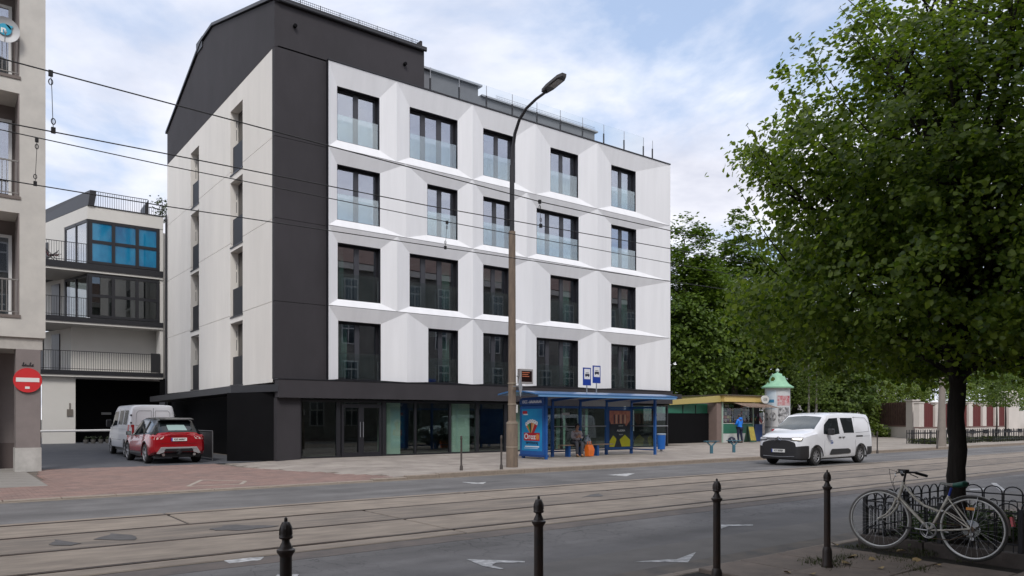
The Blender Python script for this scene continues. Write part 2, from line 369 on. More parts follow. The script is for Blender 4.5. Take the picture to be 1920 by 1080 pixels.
# far side: driveway bed, brick apron, pavement slabs
def inpoly(x, y, P):
    c = False; j = len(P)-1
    for i in range(len(P)):
        if (P[i][1] > y) != (P[j][1] > y) and x < (P[j][0]-P[i][0])*(y-P[i][1])/(P[j][1]-P[i][1])+P[i][0]: c = not c
        j = i
    return c
def sheet(us, vs, dz=0.0, test=None):
    m = MB(); nu, nv = len(us), len(vs)
    m.v = [(u, v, gz(u, v)+dz) for v in vs for u in us]
    for j in range(nv-1):
        for i in range(nu-1):
            if test is None or test((us[i]+us[i+1])/2, (vs[j]+vs[j+1])/2): m.f.append((j*nu+i, j*nu+i+1, (j+1)*nu+i+1, (j+1)*nu+i))
    return m
us = [-40+.5*i for i in range(400)]; vs = [17.9+1.1*i for i in range(70)]
FP = struct('far_pavement', sheet([-60]+[8+.25*i for i in range(17)]+[12.5, 140], [17.92]+[20+i*2 for i in range(45)], -.022), mat('pavement_sand', (.16, .135, .11), .9, var=.3, vscale=2, bump=.4))
DRV = mat('driveway_asphalt', (.085, .088, .098), .85, var=.18, vscale=1.2, bump=.4, bscale=80)
APR = [(-30, 17.9), (9.9, 17.9), (9.4, 20.0), (8.6, 22.6), (7.9, 25.0), (7.7, 27.6), (2.6, 27.9), (2.3, 25.2), (2.2, 23.0), (1.2, 21.2), (.2, 20.6), (-30, 20.6)]
DRP = [(2.75, 27.9), (9.7, 27.6), (9.7, 60), (-4, 60), (2.7, 32)]
struct('driveway', sheet([-4+.25*i for i in range(56)], [27.6+.4*i for i in range(80)], .004, lambda u, v: v > 27.7 and u < 9.75 and u > (2.6 if v < 44 else -4)), DRV)
BRK = mat('red_paver', (.265, .172, .145), .88, col2=(.20, .140, .122), vscale=1.1, bump=.4, bscale=60, island=.13)
mb = MB(); sb = slabbox(.195, .095, .03, .004)
for i in range(240):
    for j in range(106):
        u = -14+i*.2+(.1 if j % 2 else 0); v = 17.94+j*.1
        if -3.5 < u < 11 and inpoly(u+.1, v+.05, APR):
            z = gz(u, v)+.004+random.uniform(-.002, .002); mb.add([(x+u, y+v, q+z) for x, y, q in sb.v], sb.f)
o = mb.build('paving_bricks', BRK, FP); o['kind'] = 'stuff'; o['label'] = 'red brick apron across the driveway mouth'
FSL = mat('far_slab', (.34, .30, .262), .85, col2=(.255, .222, .195), vscale=.9, bump=.35, bscale=60, island=.10)
mb = MB(); sb = slabbox(.49, .49, .03, .004)
for i in range(52):
    for j in range(19):
        u = 7.6+i*.5+(.25 if j % 2 else 0); v = 17.94+j*.5
        if inpoly(u+.25, v+.25, APR) or v > 27 or (u < 10 and v > 27.1) or u < 7.9: continue
        z = gz(u+.25, v)+.002+random.uniform(-.003, .003); mb.add([(x+u, y+v, q+z+(gz(u+x, v)-gz(u+.25, v))) for x, y, q in sb.v], sb.f)
o = mb.build('paving_slabs', FSL, FP); o['kind'] = 'stuff'
mb = MB(); sb = slabbox(.98, .98, .03, .004)
for i in range(70):
    for j in range(22):
        u = 33.7+i*1.0; v = 17.94+j*1.0
        z = .12+random.uniform(-.003, .003); mb.add([(x+u, y+v, q+z) for x, y, q in sb.v], sb.f)
o = mb.build('paving_slabs', mat('far_slab_plain', (.33, .29, .25), .85, col2=(.25, .22, .19), vscale=.9, bump=.3, island=.06), FP); o['kind'] = 'stuff'
# big grey slabs at the left corner, one by one
LSL = mat('corner_slab', (.27, .25, .225), .85, var=.2, vscale=2, bump=.35, island=.08)
m1 = slabbox(.985, .985, .05, .008).mesh('paving_slab', LSL)
CORN = [(-4, 20.1), (.7, 20.1), (2.1, 20.7), (2.75, 22.9), (2.5, 25.2), (2.6, 29), (-4, 29)]
for i in range(7):
    for j in range(9):
        u = -3.9+i*1.0; v = 20.05+j*1.0
        cs = sum(inpoly(u+a, v+b, CORN) for a in (.2, .8) for b in (.2, .8))
        if cs >= 3: link('paving_slab', m1, FP, False, (u, v, gz(u, v)+.012+random.uniform(-.003, .003)))
# outline of a metal hatch frame set in the apron
m = MB(); pts = [gp(352, 912, .03), (gp(378, 900, .03)), gp(460, 902, .03), gp(452, 908, .03)]
for a, b in zip(pts, pts[1:]+pts[:1]): m.tube((a.x, a.y, .036), (b.x, b.y, .036), .05, 4)
m.v = [(x, y, .032+(z-.036)*.1) for x, y, z in m.v]
tag(struct('hatch_frame', m, mat('pale_stone', (.38, .33, .28), .85, var=.2)), 'pale stone outline set in the red brick apron')

# ================================================================ MAIN APARTMENT BUILDING
AB = thing('apartment_building', 'five storey white apartment block with anthracite gable, folded white facade and dark ground floor', 'apartment building', (9.8, 27.2, .1))
VO, VI, VPN, VD = 27.0, 27.17, 27.47, 27.2        # outer fold plane, window opening, pane plane, dark wall plane
UL, UR = 11.82, 31.35
RZ = [3.12, 5.97, 9.03, 12.04, 15.32]               # ridge heights between storeys
WROWS = [  # px left, px right for every window (read at the opening plane), storey from the bottom
 [(634, 714, 2), (803, 859, 2), (906, 955, 2), (1006, 1084, 3), (1146, 1192, 2)],
 [(633, 713.5, 2), (768, 859, 3), (906, 955, 2), (1032, 1085, 2), (1146, 1192, 2)],
 [(632, 712.5, 2), (801, 858, 2), (906, 960, 2), (1006, 1085, 3), (1146, 1193, 2)],
 [(632, 711.5, 2), (768, 858, 3), (906, 966, 2), (1032, 1084, 2), (1146, 1192, 2)]]
SILL = [3.16, 6.26, 9.34, 12.41]; HEAD = [5.43, 8.46, 11.49, 14.51]
FOLD = mat('folded_panel', (.81, .81, .825), .72, var=.06, vscale=.9, bump=.07, bscale=160, stretch=(3, 1, .3))
def quadthick(a, b, c, d, n=.03):
    m = MB(); A = [Vector(p) for p in (a, b, c, d)]; m.prism(A, (0, n, 0)); return m
def window(u0, u1, z0, z1, np_, tagc=None, rail=True, curt=None, narrow=False):
    fr = MB()                                             # dark reveal and frame
    t = .08
    fr.box(u0-.02, u0+.012, VI, VPN, z0, z1); fr.box(u1-.012, u1+.02, VI, VPN, z0, z1)
    fr.box(u0+.012, u1-.012, VI+.002, VPN, z1-.012, z1+.02); fr.box(u0+.012, u1-.012, VI+.002, VPN, z0-.02, z0+.012)
    y0, y1 = VPN-.05, VPN+.02
    fr.box(u0+.012, u0+.012+t, y0, y1, z0+.012, z1-.012); fr.box(u1-.012-t, u1-.012, y0, y1, z0+.012, z1-.012)
    fr.box(u0+.012+t, u1-.012-t, y0+.001, y1, z1-.012-t, z1-.012); fr.box(u0+.012+t, u1-.012-t, y0+.001, y1, z0+.012, z0+.012+t)
    w = fr.build('window', FRAME, AB, world=True)
    a, b = u0+.092, u1-.092; za, zb = z0+.092, z1-.092; mw = .20 if np_ == 2 else .22
    pw = (b-a-mw*(np_-1))/np_; cur = a
    for i in range(np_):
        p = MB().box(cur, cur+pw, VPN-.012, VPN, za, zb).build('pane', GLASS, w)
        if i < np_-1: MB().box(cur+pw, cur+pw+mw, VPN-.045, VPN+.02, za, zb).build('mullion', MULL, w)
        cur += pw+mw
    if rail:
        MB().box(u0+.02, u1-.06, VI+.03, VI+.045, z0+.01, z0+1.03).build('glass_railing', BALGL, w)
    if curt:
        c0, c1 = a+(b-a)*curt[0], a+(b-a)*curt[1]; m = MB(); n = 28
        pts = [(c0+(c1-c0)*i/n, VPN+.16+.035*math.sin(i*1.9)) for i in range(n+1)]
        m.v = [(x, y, z) for x, y in pts for z in (za-.05, zb)]; m.f = [(2*i, 2*i+2, 2*i+3, 2*i+1) for i in range(n)]
        m.build('curtain', CURT, w, smooth=True)
    return w
for r in range(4):
    wins = [(uat(a, VI), uat(b, VI), n) for a, b, n in WROWS[r]]
    piers = [UL]+[(wins[i][1]+wins[i+1][0])/2 for i in range(4)]+[UR]
    zt = RZ[r+1]-.010 if r < 3 else RZ[4]; zb = RZ[r]+.010 if r > 0 else RZ[0]
    for i, (u0, u1, n) in enumerate(wins):
        a, b = piers[i], piers[i+1]; z0, z1 = SILL[r], HEAD[r]; g = .006
        O = [(a, VO, zb), (b, VO, zb), (b, VO, zt), (a, VO, zt)]; I = [(u0, VI, z0), (u1, VI, z0), (u1, VI, z1), (u0, VI, z1)]
        sides = [(0, 1), (1, 2), (2, 3), (3, 0)]
        for s_, (p, q) in enumerate(sides):
            if r == 0 and s_ == 0: continue
            m = MB(); A, B, Cc, D = [Vector(x) for x in (O[p], O[q], I[q], I[p])]
            m.prism([A, B, Cc, D], (0, .04, 0) if s_ in (1, 3) else (0, .012, 0))
            m.build('folded_panel', FOLD, AB, world=True, fix=True)
        ct = {(1, 0): (.04, .22), (0, 1): (.62, .95), (1, 1): (.8, .97), (2, 3): (.04, .2), (0, 3): (.68, .95), (1, 3): (.5, .92), (1, 4): (.55, .95), (0, 4): (.5, .8), (3, 4): (.5, .95), (0, 0): (.03, .3)}.get((r, i))
        wi = window(u0, u1, z0, z1, n, curt=ct)
        bl = {(1, 2): .55, (0, 4): .35, (2, 1): .3, (3, 2): .25, (0, 1): .2}.get((r, i))
        if bl: MB().box(u0+.12, u1-.12, VPN+.08, VPN+.095, z1-.1-bl, z1-.1).build('blind', mat('blind_grey', (.42, .45, .43), .8), wi)
MB().box(UL-.016, UL-.004, VO+.002, VD+.02, 3.12, 15.34).build('panel_edge', DARKM, AB, world=True)
MB().box(UL-.02, UR+.05, VO-.03, VD+.5, 15.335, 15.385).build('roof_edge', DARKM, AB, world=True)
# interior: floors, back wall, cross walls
m = MB()
for z in RZ[:4]: m.box(UL+.05, UR-.05, VPN+.06, 33.0, z-.30, z-.02)
m.box(UL, UR, 33.0, 33.2, 2.6, 15.3)
m.build('floor_slab', INTER, AB, world=True)
m = MB()
for u in (14.85, 18.45, 21.6, 26.0): m.box(u-.08, u+.08, VPN+.2, 33, 3.1, 15.3)
m.build('cross_wall', INTER, AB, world=True)
# roof, rear and right end
MB().box(UL, UR, VD+.5, 43.5, 15.30, 15.36).build('flat_roof', DARKM, AB, world=True)
MB().box(UR, UR+.05, VO, 43.5, 3.1, 15.33).build('end_wall', WHITE, AB, world=True)
MB().box(9.97, UR, 43.4, 43.5, 3.0, 15.3).build('rear_wall', WHITE2, AB, world=True)
# dark corner strip in storey panels
zs = [3.12, 5.97, 9.03, 12.04, 15.34]
for a, b in zip(zs[:-1], zs[1:]):
    MB().box(9.80, UL-.016, VD, VD+.25, a+.008, b-.008).build('dark_panel', DARK, AB, world=True)
MB().box(9.82, UL-.03, VD+.02, VD+.24, 3.0, 15.3).build('dark_panel_backing', BLACKW, AB, world=True)
# side wall: storey panels with slot windows
SLOTS = []
for v0, v1 in ((30.84, 32.45), (37.29, 38.75)):
    for z0, z1 in ((3.00, 5.64), (5.86, 8.66), (8.80, 11.58), (11.84, 14.6)): SLOTS.append((v0, v1, z0, z1))
JZ = [2.97, 5.97, 9.03, 12.04, 15.33]
for a, b in zip(JZ[:-1], JZ[1:]):
    m = MB(); vb = sorted({27.46, 43.5, 30.84, 32.45, 37.29, 38.75}); lo, hi = a+.009, b-.009
    zb_ = sorted({lo, hi}|{z for s_ in SLOTS for z in s_[2:] if lo < z < hi})
    for i in range(len(vb)-1):
        for j in range(len(zb_)-1):
            cv, cz = (vb[i]+vb[i+1])/2, (zb_[j]+zb_[j+1])/2
            if any(s_[0] < cv < s_[1] and s_[2] < cz < s_[3] for s_ in SLOTS): continue
            m.box(9.80, 9.95, vb[i], vb[i+1], zb_[j], zb_[j+1])
    m.build('wall_panel', WHITE2, AB, world=True)
MB().box(9.80, 9.95, 27.452, 27.458, 3.0, 15.3).build('corner_trim', WHITE2, AB, world=True)
BALP = mat('dark_balustrade', (.014, .014, .017), .5, spec=.25)
for k, (v0, v1, z0, z1) in enumerate(SLOTS):
    m = MB(); m.box(9.95, 10.5, v1, v1+.05, z0, z1); m.box(9.95, 10.5, v0-.05, v0, z0, z1); m.box(9.95, 10.5, v0, v1, z1, z1+.05); m.box(9.95, 10.5, v0, v1, z0-.06, z0)
    w = m.build('slot_window', WHITE2, AB, world=True)
    MB().box(10.13, 10.19, v0, v1, z0, z1-.02).build('frame', FRAME, w)
    MB().box(10.122, 10.128, v0+.07, v1-.08, z0+.1, z1-.1).build('pane', mat('slot_pane', (.02, .016, .015), .25), w)
    zt = z0+1.22
    m = MB(); m.box(9.87, 9.90, v0+.02, v1-.12, z0+.06, zt)
    m.build('balustrade', BALP, w)
    b = MB(); b.box(9.77, 10.0, v0-.03, v1, z0-.005, z0+.045); b.build('sill', FRAME, w)
    b = MB(); b.box(9.955, 9.975, v1-.30, v1-.285, z0+1.5, z0+1.95); b.box(9.955, 9.975, v1-.30, v1-.285, z0+2.05, z0+2.3); b.build('blind_guide', MULL, w)
m = MB()
for z in JZ[1:-1]:
    for a, b in ((27.47, 30.79), (32.51, 37.24), (38.81, 43.35)): m.box(9.90, 9.948, a, b, z-.0085, z+.0085)
m.build('joint_strip', mat('joint_shadow', (.12, .115, .11), .9), AB, world=True)
# small birds' shelf: folded laundry rack on one slot balustrade
# dark gable and its roof box
GP = [(27.2, 15.345), (27.2, 17.02), (35.0, 19.26), (36.7, 19.2), (43.5, 17.02), (43.5, 15.345)]
MB().prism([(9.80, v, z) for v, z in GP], (.12, 0, 0)).build('gable_wall', DARK, AB, world=True, fix=True)
MB().box(9.92, 16.15, VD, VD+.15, 15.39, 17.02).build('upper_wall', DARK, AB, world=True)
MB().box(16.05, 16.15, VD+.15, 29.4, 15.39, 17.5).build('upper_side_wall', DARK, AB, world=True)
m = MB(); m.prism([(9.72, 27.08, 17.03), (9.72, 35.0, 19.30), (9.72, 36.75, 19.30), (9.72, 43.62, 17.03), (9.72, 43.62, 17.13), (9.72, 36.8, 19.42), (9.72, 34.98, 19.42), (9.72, 27.08, 17.16)], (6.5, 0, 0))
m.build('roof', DARKM, AB, world=True, fix=True)
m = MB(); m.tube((9.9, 27.10, 17.02), (16.2, 27.10, 17.02), .055, 8); m.build('gutter', DARKM, AB, world=True)
MB().box(9.75, 10.6, 36.6, 37.6, 19.0, 19.5).build('chimney', DARKM, AB, world=True)
m = MB()                                                     # snow guard lattice at the eaves
for z in (17.22, 17.31, 17.40): m.tube((10.0, 27.25, z), (15.9, 27.25, z), .009, 5)
for i in range(74): m.tube((10.0+i*.08, 27.25, 17.12), (10.0+i*.08, 27.25, 17.42), .006 if i % 10 else .018, 4)
m.build('snow_guard', DARKM, AB, world=True)
for px, py in ((552, 50), (758, 121)):
    p = vp(px, py, VD); m = MB(); m.lathe([(.055, -.14), (.07, -.13), (.07, -.03), (.05, -.02), (.05, 0)], (p.x, p.y, p.z), 12, 'y'); m.build('wall_lamp', BLACKW, AB, world=True)
# penthouse volumes behind the terrace glass
PH = mat('penthouse_cladding', (.17, .175, .19), .5, var=.15, vscale=1)
m = MB(); m.box(17.2, 20.15, 29, 33, 15.37, 17.22); m.build('penthouse_wall', PH, AB, world=True)
m = MB(); m.box(16.9, 20.3, 28.85, 33, 17.225, 17.31); m.build('penthouse_roof', METG, AB, world=True)
m = MB(); m.box(20.16, 27.7, 29.02, 33, 15.37, 16.82); m.build('penthouse_wall', PH, AB, world=True)
m = MB(); m.box(20.31, 27.85, 28.9, 33, 16.825, 16.90); m.build('penthouse_roof', METG, AB, world=True)
m = MB()
for z in (17.0, 17.09): m.tube((21.2, 29.0, z), (27.7, 29.0, z), .008, 4)
for i in range(66): m.tube((21.2+i*.1, 29.0, 16.9), (21.2+i*.1, 29.0, 17.1), .006, 3)
m.build('snow_guard', METG, AB, world=True)
TP = [16.45+1.45*i for i in range(10)]
for i, u in enumerate(TP[:-1]):
    MB().box(u+.03, u+1.42, 27.16, 27.176, 15.42, 16.42).build('terrace_glass', ROOFGL, AB, world=True)
for i, u in enumerate(TP+[30.2]):
    MB().box(u-.028, u+.028, 27.18, 27.23, 15.385, 15.98 if i < 10 else 16.0).build('terrace_post', DARKM, AB, world=True)
    MB().box(u-.014, u+.014, 27.185, 27.20, 15.985, 16.43).build('terrace_post', METG, AB, world=True)
# ground floor: fascia, canopy, shop front
MB().box(9.80, UR, 26.80, 27.19, 2.41, 3.07).build('fascia', DARK, AB, world=True)
MB().box(9.78, UR+.02, 26.78, 27.30, 3.075, 3.105).build('fascia_flashing', DARKM, AB, world=True)
m = MB(); m.prism([(9.795, 26.82, 2.62), (8.9, 29.41, 2.62), (8.75, 42.6, 2.50), (9.795, 42.6, 2.50)], (0, 0, .27)); m.build('side_canopy', DARKM, AB, world=True, fix=True)
MB().box(9.81, 10.72, 27.02, 27.6, .06, 2.405).build('corner_pillar', DARK, AB, world=True)
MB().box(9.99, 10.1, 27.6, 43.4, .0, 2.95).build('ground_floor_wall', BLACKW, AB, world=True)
m = MB(); m.prism([(9.80, 27.3, .04), (8.60, 28.9, .04), (8.64, 28.95, .04), (9.86, 27.4, .04)], (0, 0, 2.56)); m.build('garage_shade_panel', BLACKW, AB, world=True, fix=True)  # black panel over the garage opening, its deep shade put into the colour
m = MB(); m.box(8.70, 9.98, 29.0, 29.06, .04, 2.6); m.build('garage_shade_back', BLACKW, AB, world=True)  # black sheet behind it, painting the same dark opening
d = MB().box(8.9, 8.96, 40.0, 41.2, .2, 2.45).build('service_door', mat('grey_door', (.10, .10, .11), .6), AB, world=True)
MB().box(8.88, 8.898, 40.35, 40.8, 1.3, 2.1).build('door_pane', BLACKW, d)
MB().box(10.72, UR, 27.02, 31.0, 2.36, 2.405).build('soffit', BLACKW, AB, world=True)
MB().box(10.72, UR, 27.10, 31.0, .06, .125).build('plinth', CONC, AB, world=True)
MB().box(10.8, UR, 31.0, 31.1, .1, 2.4).build('shop_back_wall', mat('shop_interior', (.07, .07, .068), .9, var=.5, vscale=1), AB, world=True)
sh = [10.74, 12.25, 14.22, 15.68, 17.38, 18.78, 20.35, 22.1, 23.75, 25.2, 26.9, 28.6, 30.2, 31.3]
for i, u in enumerate(sh):
    wd = .06 if i not in (1, 2, 5, 6) else .11
    MB().box(u-wd/2, u+wd, 27.12, 27.24, .127, 2.355).build('shop_mullion', FRAME, AB, world=True)
MB().box(10.74, 31.3, 27.13, 27.23, 2.27, 2.352).build('shop_rail', FRAME, AB, world=True)
for i in range(len(sh)-1):
    MB().box(sh[i]+.115, sh[i+1]-.06, 27.17, 27.182, .128, 2.268).build('shop_pane', GLASS2, AB, world=True)
MB().box(10.8, 31.25, 27.13, 27.23, .127, .19).build('shop_rail', FRAME, AB, world=True)
dd = MB(); uu = 12.42
dd.box(12.40, 12.50, 27.10, 27.17, .13, 2.2); dd.box(13.12, 13.34, 27.10, 27.17, .13, 2.2); dd.box(14.02, 14.12, 27.10, 27.17, .13, 2.2); dd.box(12.5, 13.12, 27.10, 27.168, 2.06, 2.2); dd.box(13.34, 14.02, 27.10, 27.168, 2.06, 2.2); dd.box(12.5, 13.12, 27.10, 27.168, .13, .30); dd.box(13.34, 14.02, 27.10, 27.168, .13, .30)
dd = dd.build('entrance_door', FRAME, AB, world=True)
for u in (13.16, 13.29): MB().tube((u, 27.04, .9), (u, 27.04, 1.5), .015, 6).build('handle', METG, dd)
for a, b, c in ((14.62, 15.25, .45), (17.75, 18.66, .35), (21.3, 21.7, .4), (24.0, 24.3, .35), (25.35, 25.75, .3), (27.5, 28.4, .4)):
    MB().box(a, b, 27.17+c, 27.5+c, .13, 2.36).build('inner_pillar', PALEG, AB, world=True)
MB().box(14.35, 14.55, 27.6, 27.9, .13, 2.36).build('inner_pillar', mat('inner_grey', (.30, .33, .30), .8), AB, world=True)
MB().box(UR, UR+1.7, 27.6, 30.0, 2.72, 2.98).build('end_canopy', DARK, AB, world=True)
# downpipe at the rear corner of the side wall
m = MB(); m.tube((9.72, 43.4, .3), (9.72, 43.4, 12.6), .05, 8); m.build('downpipe', DARKM, AB, world=True)
# glass side railing by the driveway
gr = thing('driveway_railing', 'dark mesh railing panel beside the garage entrance behind the red car', 'railing', (8.3, 30.0, .04))
m = MB(); P0, P1 = (8.22, 29.4), (8.22, 33.4)
m.path([(P0[0], P0[1], .04), (P0[0], P0[1], 1.16), (P1[0], P1[1], 1.16), (P1[0], P1[1], .04)], .022, 6); m.tube((8.22, 29.4, .12), (8.22, 33.4, .12), .015, 5)
m.build('rail_frame', mat('rail_grey', (.10, .10, .105), .5), gr, world=True)
MB().box(8.215, 8.225, 29.45, 33.35, .14, 1.12).build('infill_panel', mat('dark_infill', (.022, .022, .025), .5), gr, world=True)

# ================================================================ LEFT TENEMENT BLOCK
LB = thing('tenement_block', 'beige rendered block on the left with recessed balconies over a taupe pillar', 'apartment building', (2, 27, .05))
BEI = mat('beige_render', (.58, .55, .50), .85, col2=(.50, .475, .435), vscale=1.3, bump=.25, bscale=70)
TAU = mat('taupe_render', (.235, .20, .19), .85, var=.14, vscale=1.5, bump=.25, bscale=70)
u0, u1, u2 = -14, 1.93, 2.60
MB().box(u1, u2, 27.0, 31, 4.10, 24).build('pier', BEI, LB, world=True)
fl = [(4.10, 4.74), (7.83, 8.31), (11.44, 11.93), (15.0, 15.5), (18.6, 19.1)]
for a, b in fl:
    MB().box(u0, u1, 27.0, 28.3, a, b).build('floor_band', BEI, LB, world=True)
    MB().box(u0, u1+.03, 26.97, 26.998, b-.07, b+.02).build('drip_edge', mat('brown_edge', (.16, .13, .115), .7), LB, world=True)
MB().box(u1-.03, u1-.002, 27.02, 28.28, 4.76, 18.5).build('loggia_side', TAU, LB, world=True)
for i in range(4): MB().box(u0, u1, 28.3, 28.4, fl[i][1], fl[i+1][0]).build('loggia_wall', TAU, LB, world=True)
WHF = mat('white_window_frame', (.72, .72, .71), .5)
for i in range(4):
    z0, z1 = fl[i][1]+.05, fl[i+1][0]-.45; ue = uat(22, 28.3)
    m = MB(); m.box(ue-.09, ue, 28.22, 28.30, z0, z1); m.box(ue-1.8, ue-.09, 28.22, 28.30, z1-.09, z1); m.box(ue-1.8, ue-.09, 28.22, 28.30, z0, z0+.1); m.box(ue-.85, ue-.76, 28.22, 28.30, z0+.1, z1-.09)
    w = m.build('balcony_door', WHF, LB, world=True)
    MB().box(ue-1.8, ue-.85, 28.25, 28.26, z0+.1, z1-.09).build('pane', GLASS, w); MB().box(ue-.76, ue-.09, 28.25, 28.26, z0+.1, z1-.09).build('pane', GLASS, w)
    MB().box(ue-1.8, ue-.05, 28.32, 28.33, z0, z1).build('net_curtain', mat('net', (.45, .45, .46), .9), w)
RAILB = mat('balcony_rail_paint', (.23, .215, .20), .6, metal=.2)
for i in range(4):
    zb = fl[i][1]
    m = MB(); m.box(u0, u1-.03, 27.0, 27.045, zb+1.06, zb+1.10); m.box(u0, u1-.03, 27.0, 27.035, zb+.10, zb+.125)
    r = m.build('balcony_railing', RAILB, LB, world=True)
    for k in range(12):
        me = MB().box(-.009, .009, -.009, .009, 0, .94).mesh('baluster', RAILB) if k == 0 else me
        link('baluster', me, r, False, (u1-.09-k*.115, 27.02, zb+.12))
MB().box(u0, 2.53, 27.08, 30, 3.74, 4.098).build('beam', mat('beam_render', (.47, .44, .40), .85, var=.15), LB, world=True)
c = MB().box(1.84, 2.47, 27.02, 27.65, .75, 3.738).build('pillar', TAU, LB, world=True)
MB().box(1.815, 2.495, 26.995, 27.68, .02, .75).build('pillar_base', mat('pale_plinth', (.52, .50, .47), .8, col2=(.40, .385, .36), vscale=3), LB, world=True)
MB().box(u0, 2.2, 29.2, 29.4, .02, 3.74).build('shop_wall', TAU, LB, world=True)
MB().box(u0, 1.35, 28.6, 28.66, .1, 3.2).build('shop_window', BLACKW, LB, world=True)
MB().box(u0, 2.1, 29.16, 29.195, .02, .85).build('shop_plinth', mat('brown_plinth', (.11, .085, .08), .7), LB, world=True)
m = MB(); zz_ = mat('graffiti_black', (.02, .02, .02), .6)
pc = vp(52, 683, 27.0)
for a in range(5): m.tube((pc.x-.13+a*.06, 27.008, pc.z-.05+.03*(a % 2)), (pc.x-.13+a*.06+.03, 27.008, pc.z+.06-.05*(a % 3)), .014, 4)
m.tube((pc.x-.15, 27.008, pc.z-.04), (pc.x+.15, 27.008, pc.z-.04), .014, 4)
m.build('graffiti', zz_, LB, world=True)
# round no-entry sign on the pillar
sg = thing('no_entry_sign', 'round red no entry sign with white bar on the taupe pillar', 'road sign', (vp(52, 713, 26.96).x, 26.98, vp(52, 713, 26.96).z))
R_ = .365; RED = mat('sign_red', (.62, .03, .035), .45, var=.1, vscale=3); WHS = mat('sign_white', (.75, .74, .72), .5)
MB().lathe([(R_, -.02), (R_, .01)], (0, 0, 0), 40, 'y').build('plate', RED, sg)
m = MB(); m.box(-.30, .30, -.026, -.021, -.05, .075); m.build('bar', WHS, sg)
m = MB(); m.path([(R_*math.cos(a*PI/20), -.018, R_*math.sin(a*PI/20)) for a in range(40)], .008, 4, closed=True); m.build('rim', RED, sg)
MB().box(-.07, .05, -.0255, -.021, -.26, -.19).build('sticker', WHS, sg)
# satellite dish with turquoise logo
dp = vp(9, 55, 26.75)
sd = thing('satellite_dish', 'pale satellite dish with turquoise letter logo on the upper left balcony railing', 'satellite dish', (dp.x, 26.8, dp.z))
m = MB(); m.lathe([(.0, .05), (.12, .045), (.24, .02), (.33, -.02), (.375, -.05), (.375, -.042), (.24, .035), (.12, .06), (0, .065)], (0, 0, 0), 32, 'y')
m.build('dish', mat('dish_grey', (.50, .50, .50), .5, var=.1), sd, smooth=True)
TQ = mat('turquoise_print', (.02, .32, .48), .5)
m = MB(); m.lathe([(.17, -.012), (.17, .0)], (0, 0, .02), 28, 'y'); m.prism([(.02, -.012, .18), (.21, -.012, .16), (.14, -.012, .04)], (0, .01, 0)); m.build('logo', TQ, sd)
text('logo_letter', 'n', .28, WHS, sd, (-.03, -.016, .0), FACE, bold=.012)
m = MB(); m.tube((0, .06, 0), (0, .25, -.25), .02); m.tube((0, .0, -.36), (0, -.35, -.2), .012); m.lathe([(.03, -.03), (.04, 0), (.03, .08)], (0, -.35, -.2), 10, 'y'); m.build('arm', METG, sd)

# ================================================================ COURTYARD BUILDING
CB = thing('courtyard_building', 'white courtyard block with blue tinted corner glazing and black slatted balconies behind the driveway', 'apartment building', (7, 46, .3))
WH3 = mat('courtyard_render', (.66, .64, .60), .85, var=.05, vscale=.8, bump=.1)
A = Vector((6.35, 46, 0)); dL = Vector((-.241, .970, 0)).normalized(); R2 = 10.15
def dpt(s, z, off=0): p = A+dL*s; return (p.x-off*.97, p.y-off*.241, z)
# top storey main volume
m = MB(); m.prism([(A.x, 46, 12.40), (R2, 46, 12.40), (R2, 60, 12.40), dpt(14, 12.40)], (0, 0, .70)); m.build('parapet_wall', WH3, CB, world=True, fix=True)
def storey(z0, z1, glassm, nm):
    # bay glazing along the front and round the chamfered side
    m = MB(); fr = .16
    m.box(6.42, 9.95, 46.0, 46.12, z1-.14, z1); m.box(6.42, 9.95, 46.0, 46.12, z0, z0+.14); m.box(6.42, 9.95, 46.005, 46.11, (z0+z1)/2-.06, (z0+z1)/2+.10)
    for u in (6.42, 7.53, 8.72, 9.79): m.box(u, u+fr, 45.99, 46.13, z0, z1)
    b = m.build(nm, FRAME, CB, world=True)
    for a_, b_ in ((6.58, 7.53), (7.69, 8.72), (8.88, 9.79)):
        for c_, d_ in ((z0+.14, (z0+z1)/2-.06), ((z0+z1)/2+.10, z1-.14)): MB().box(a_, b_, 46.05, 46.06, c_, d_).build('pane', glassm, b)
    m = MB(); L = 3.0
    for s in (0, 1.45, 2.9): p = dpt(s, z0); q = dpt(s+.12, z0); m.prism([p, q, (q[0]+.1, q[1]+.02, z0), (p[0]+.1, p[1]+.02, z0)], (0, 0, z1-z0))
    p, q = dpt(0, z1-.14), dpt(3.0, z1-.14); m.prism([p, q, (q[0]+.1, q[1], z1-.14), (p[0]+.1, p[1], z1-.14)], (0, 0, .14))
    m.build('side_frame', FRAME, CB, world=True, fix=True)
    for s in (.12, 1.57): p, q = dpt(s, z0+.02, -.04), dpt(s+1.33, z0+.02, -.04); m = MB(); m.prism([p, q, (q[0]+.01, q[1], q[2]), (p[0]+.01, p[1], p[2])], (0, 0, z1-z0-.18)); m.build('side_pane', glassy('side_glass', (.75, .78, .8), .35) if z0 > 9 else glassm, CB, world=True, fix=True)
def blue():
    m = mat('blue_film_glass', (.004, .10, .24), .06, col2=(.006, .22, .40), vscale=.7, spec=.8, stretch=(1, 1, .6)); return m
storey(10.02, 12.38, blue(), 'corner_glazing')
storey(7.10, 9.45, glassy('grey_film_glass', (.40, .43, .42), .12), 'corner_glazing')
MB().box(6.6, 9.8, 46.9, 46.95, 7.1, 9.4).build('inner_screen', mat('inner_beige', (.50, .50, .47), .9, var=.25, vscale=.8), CB, world=True)
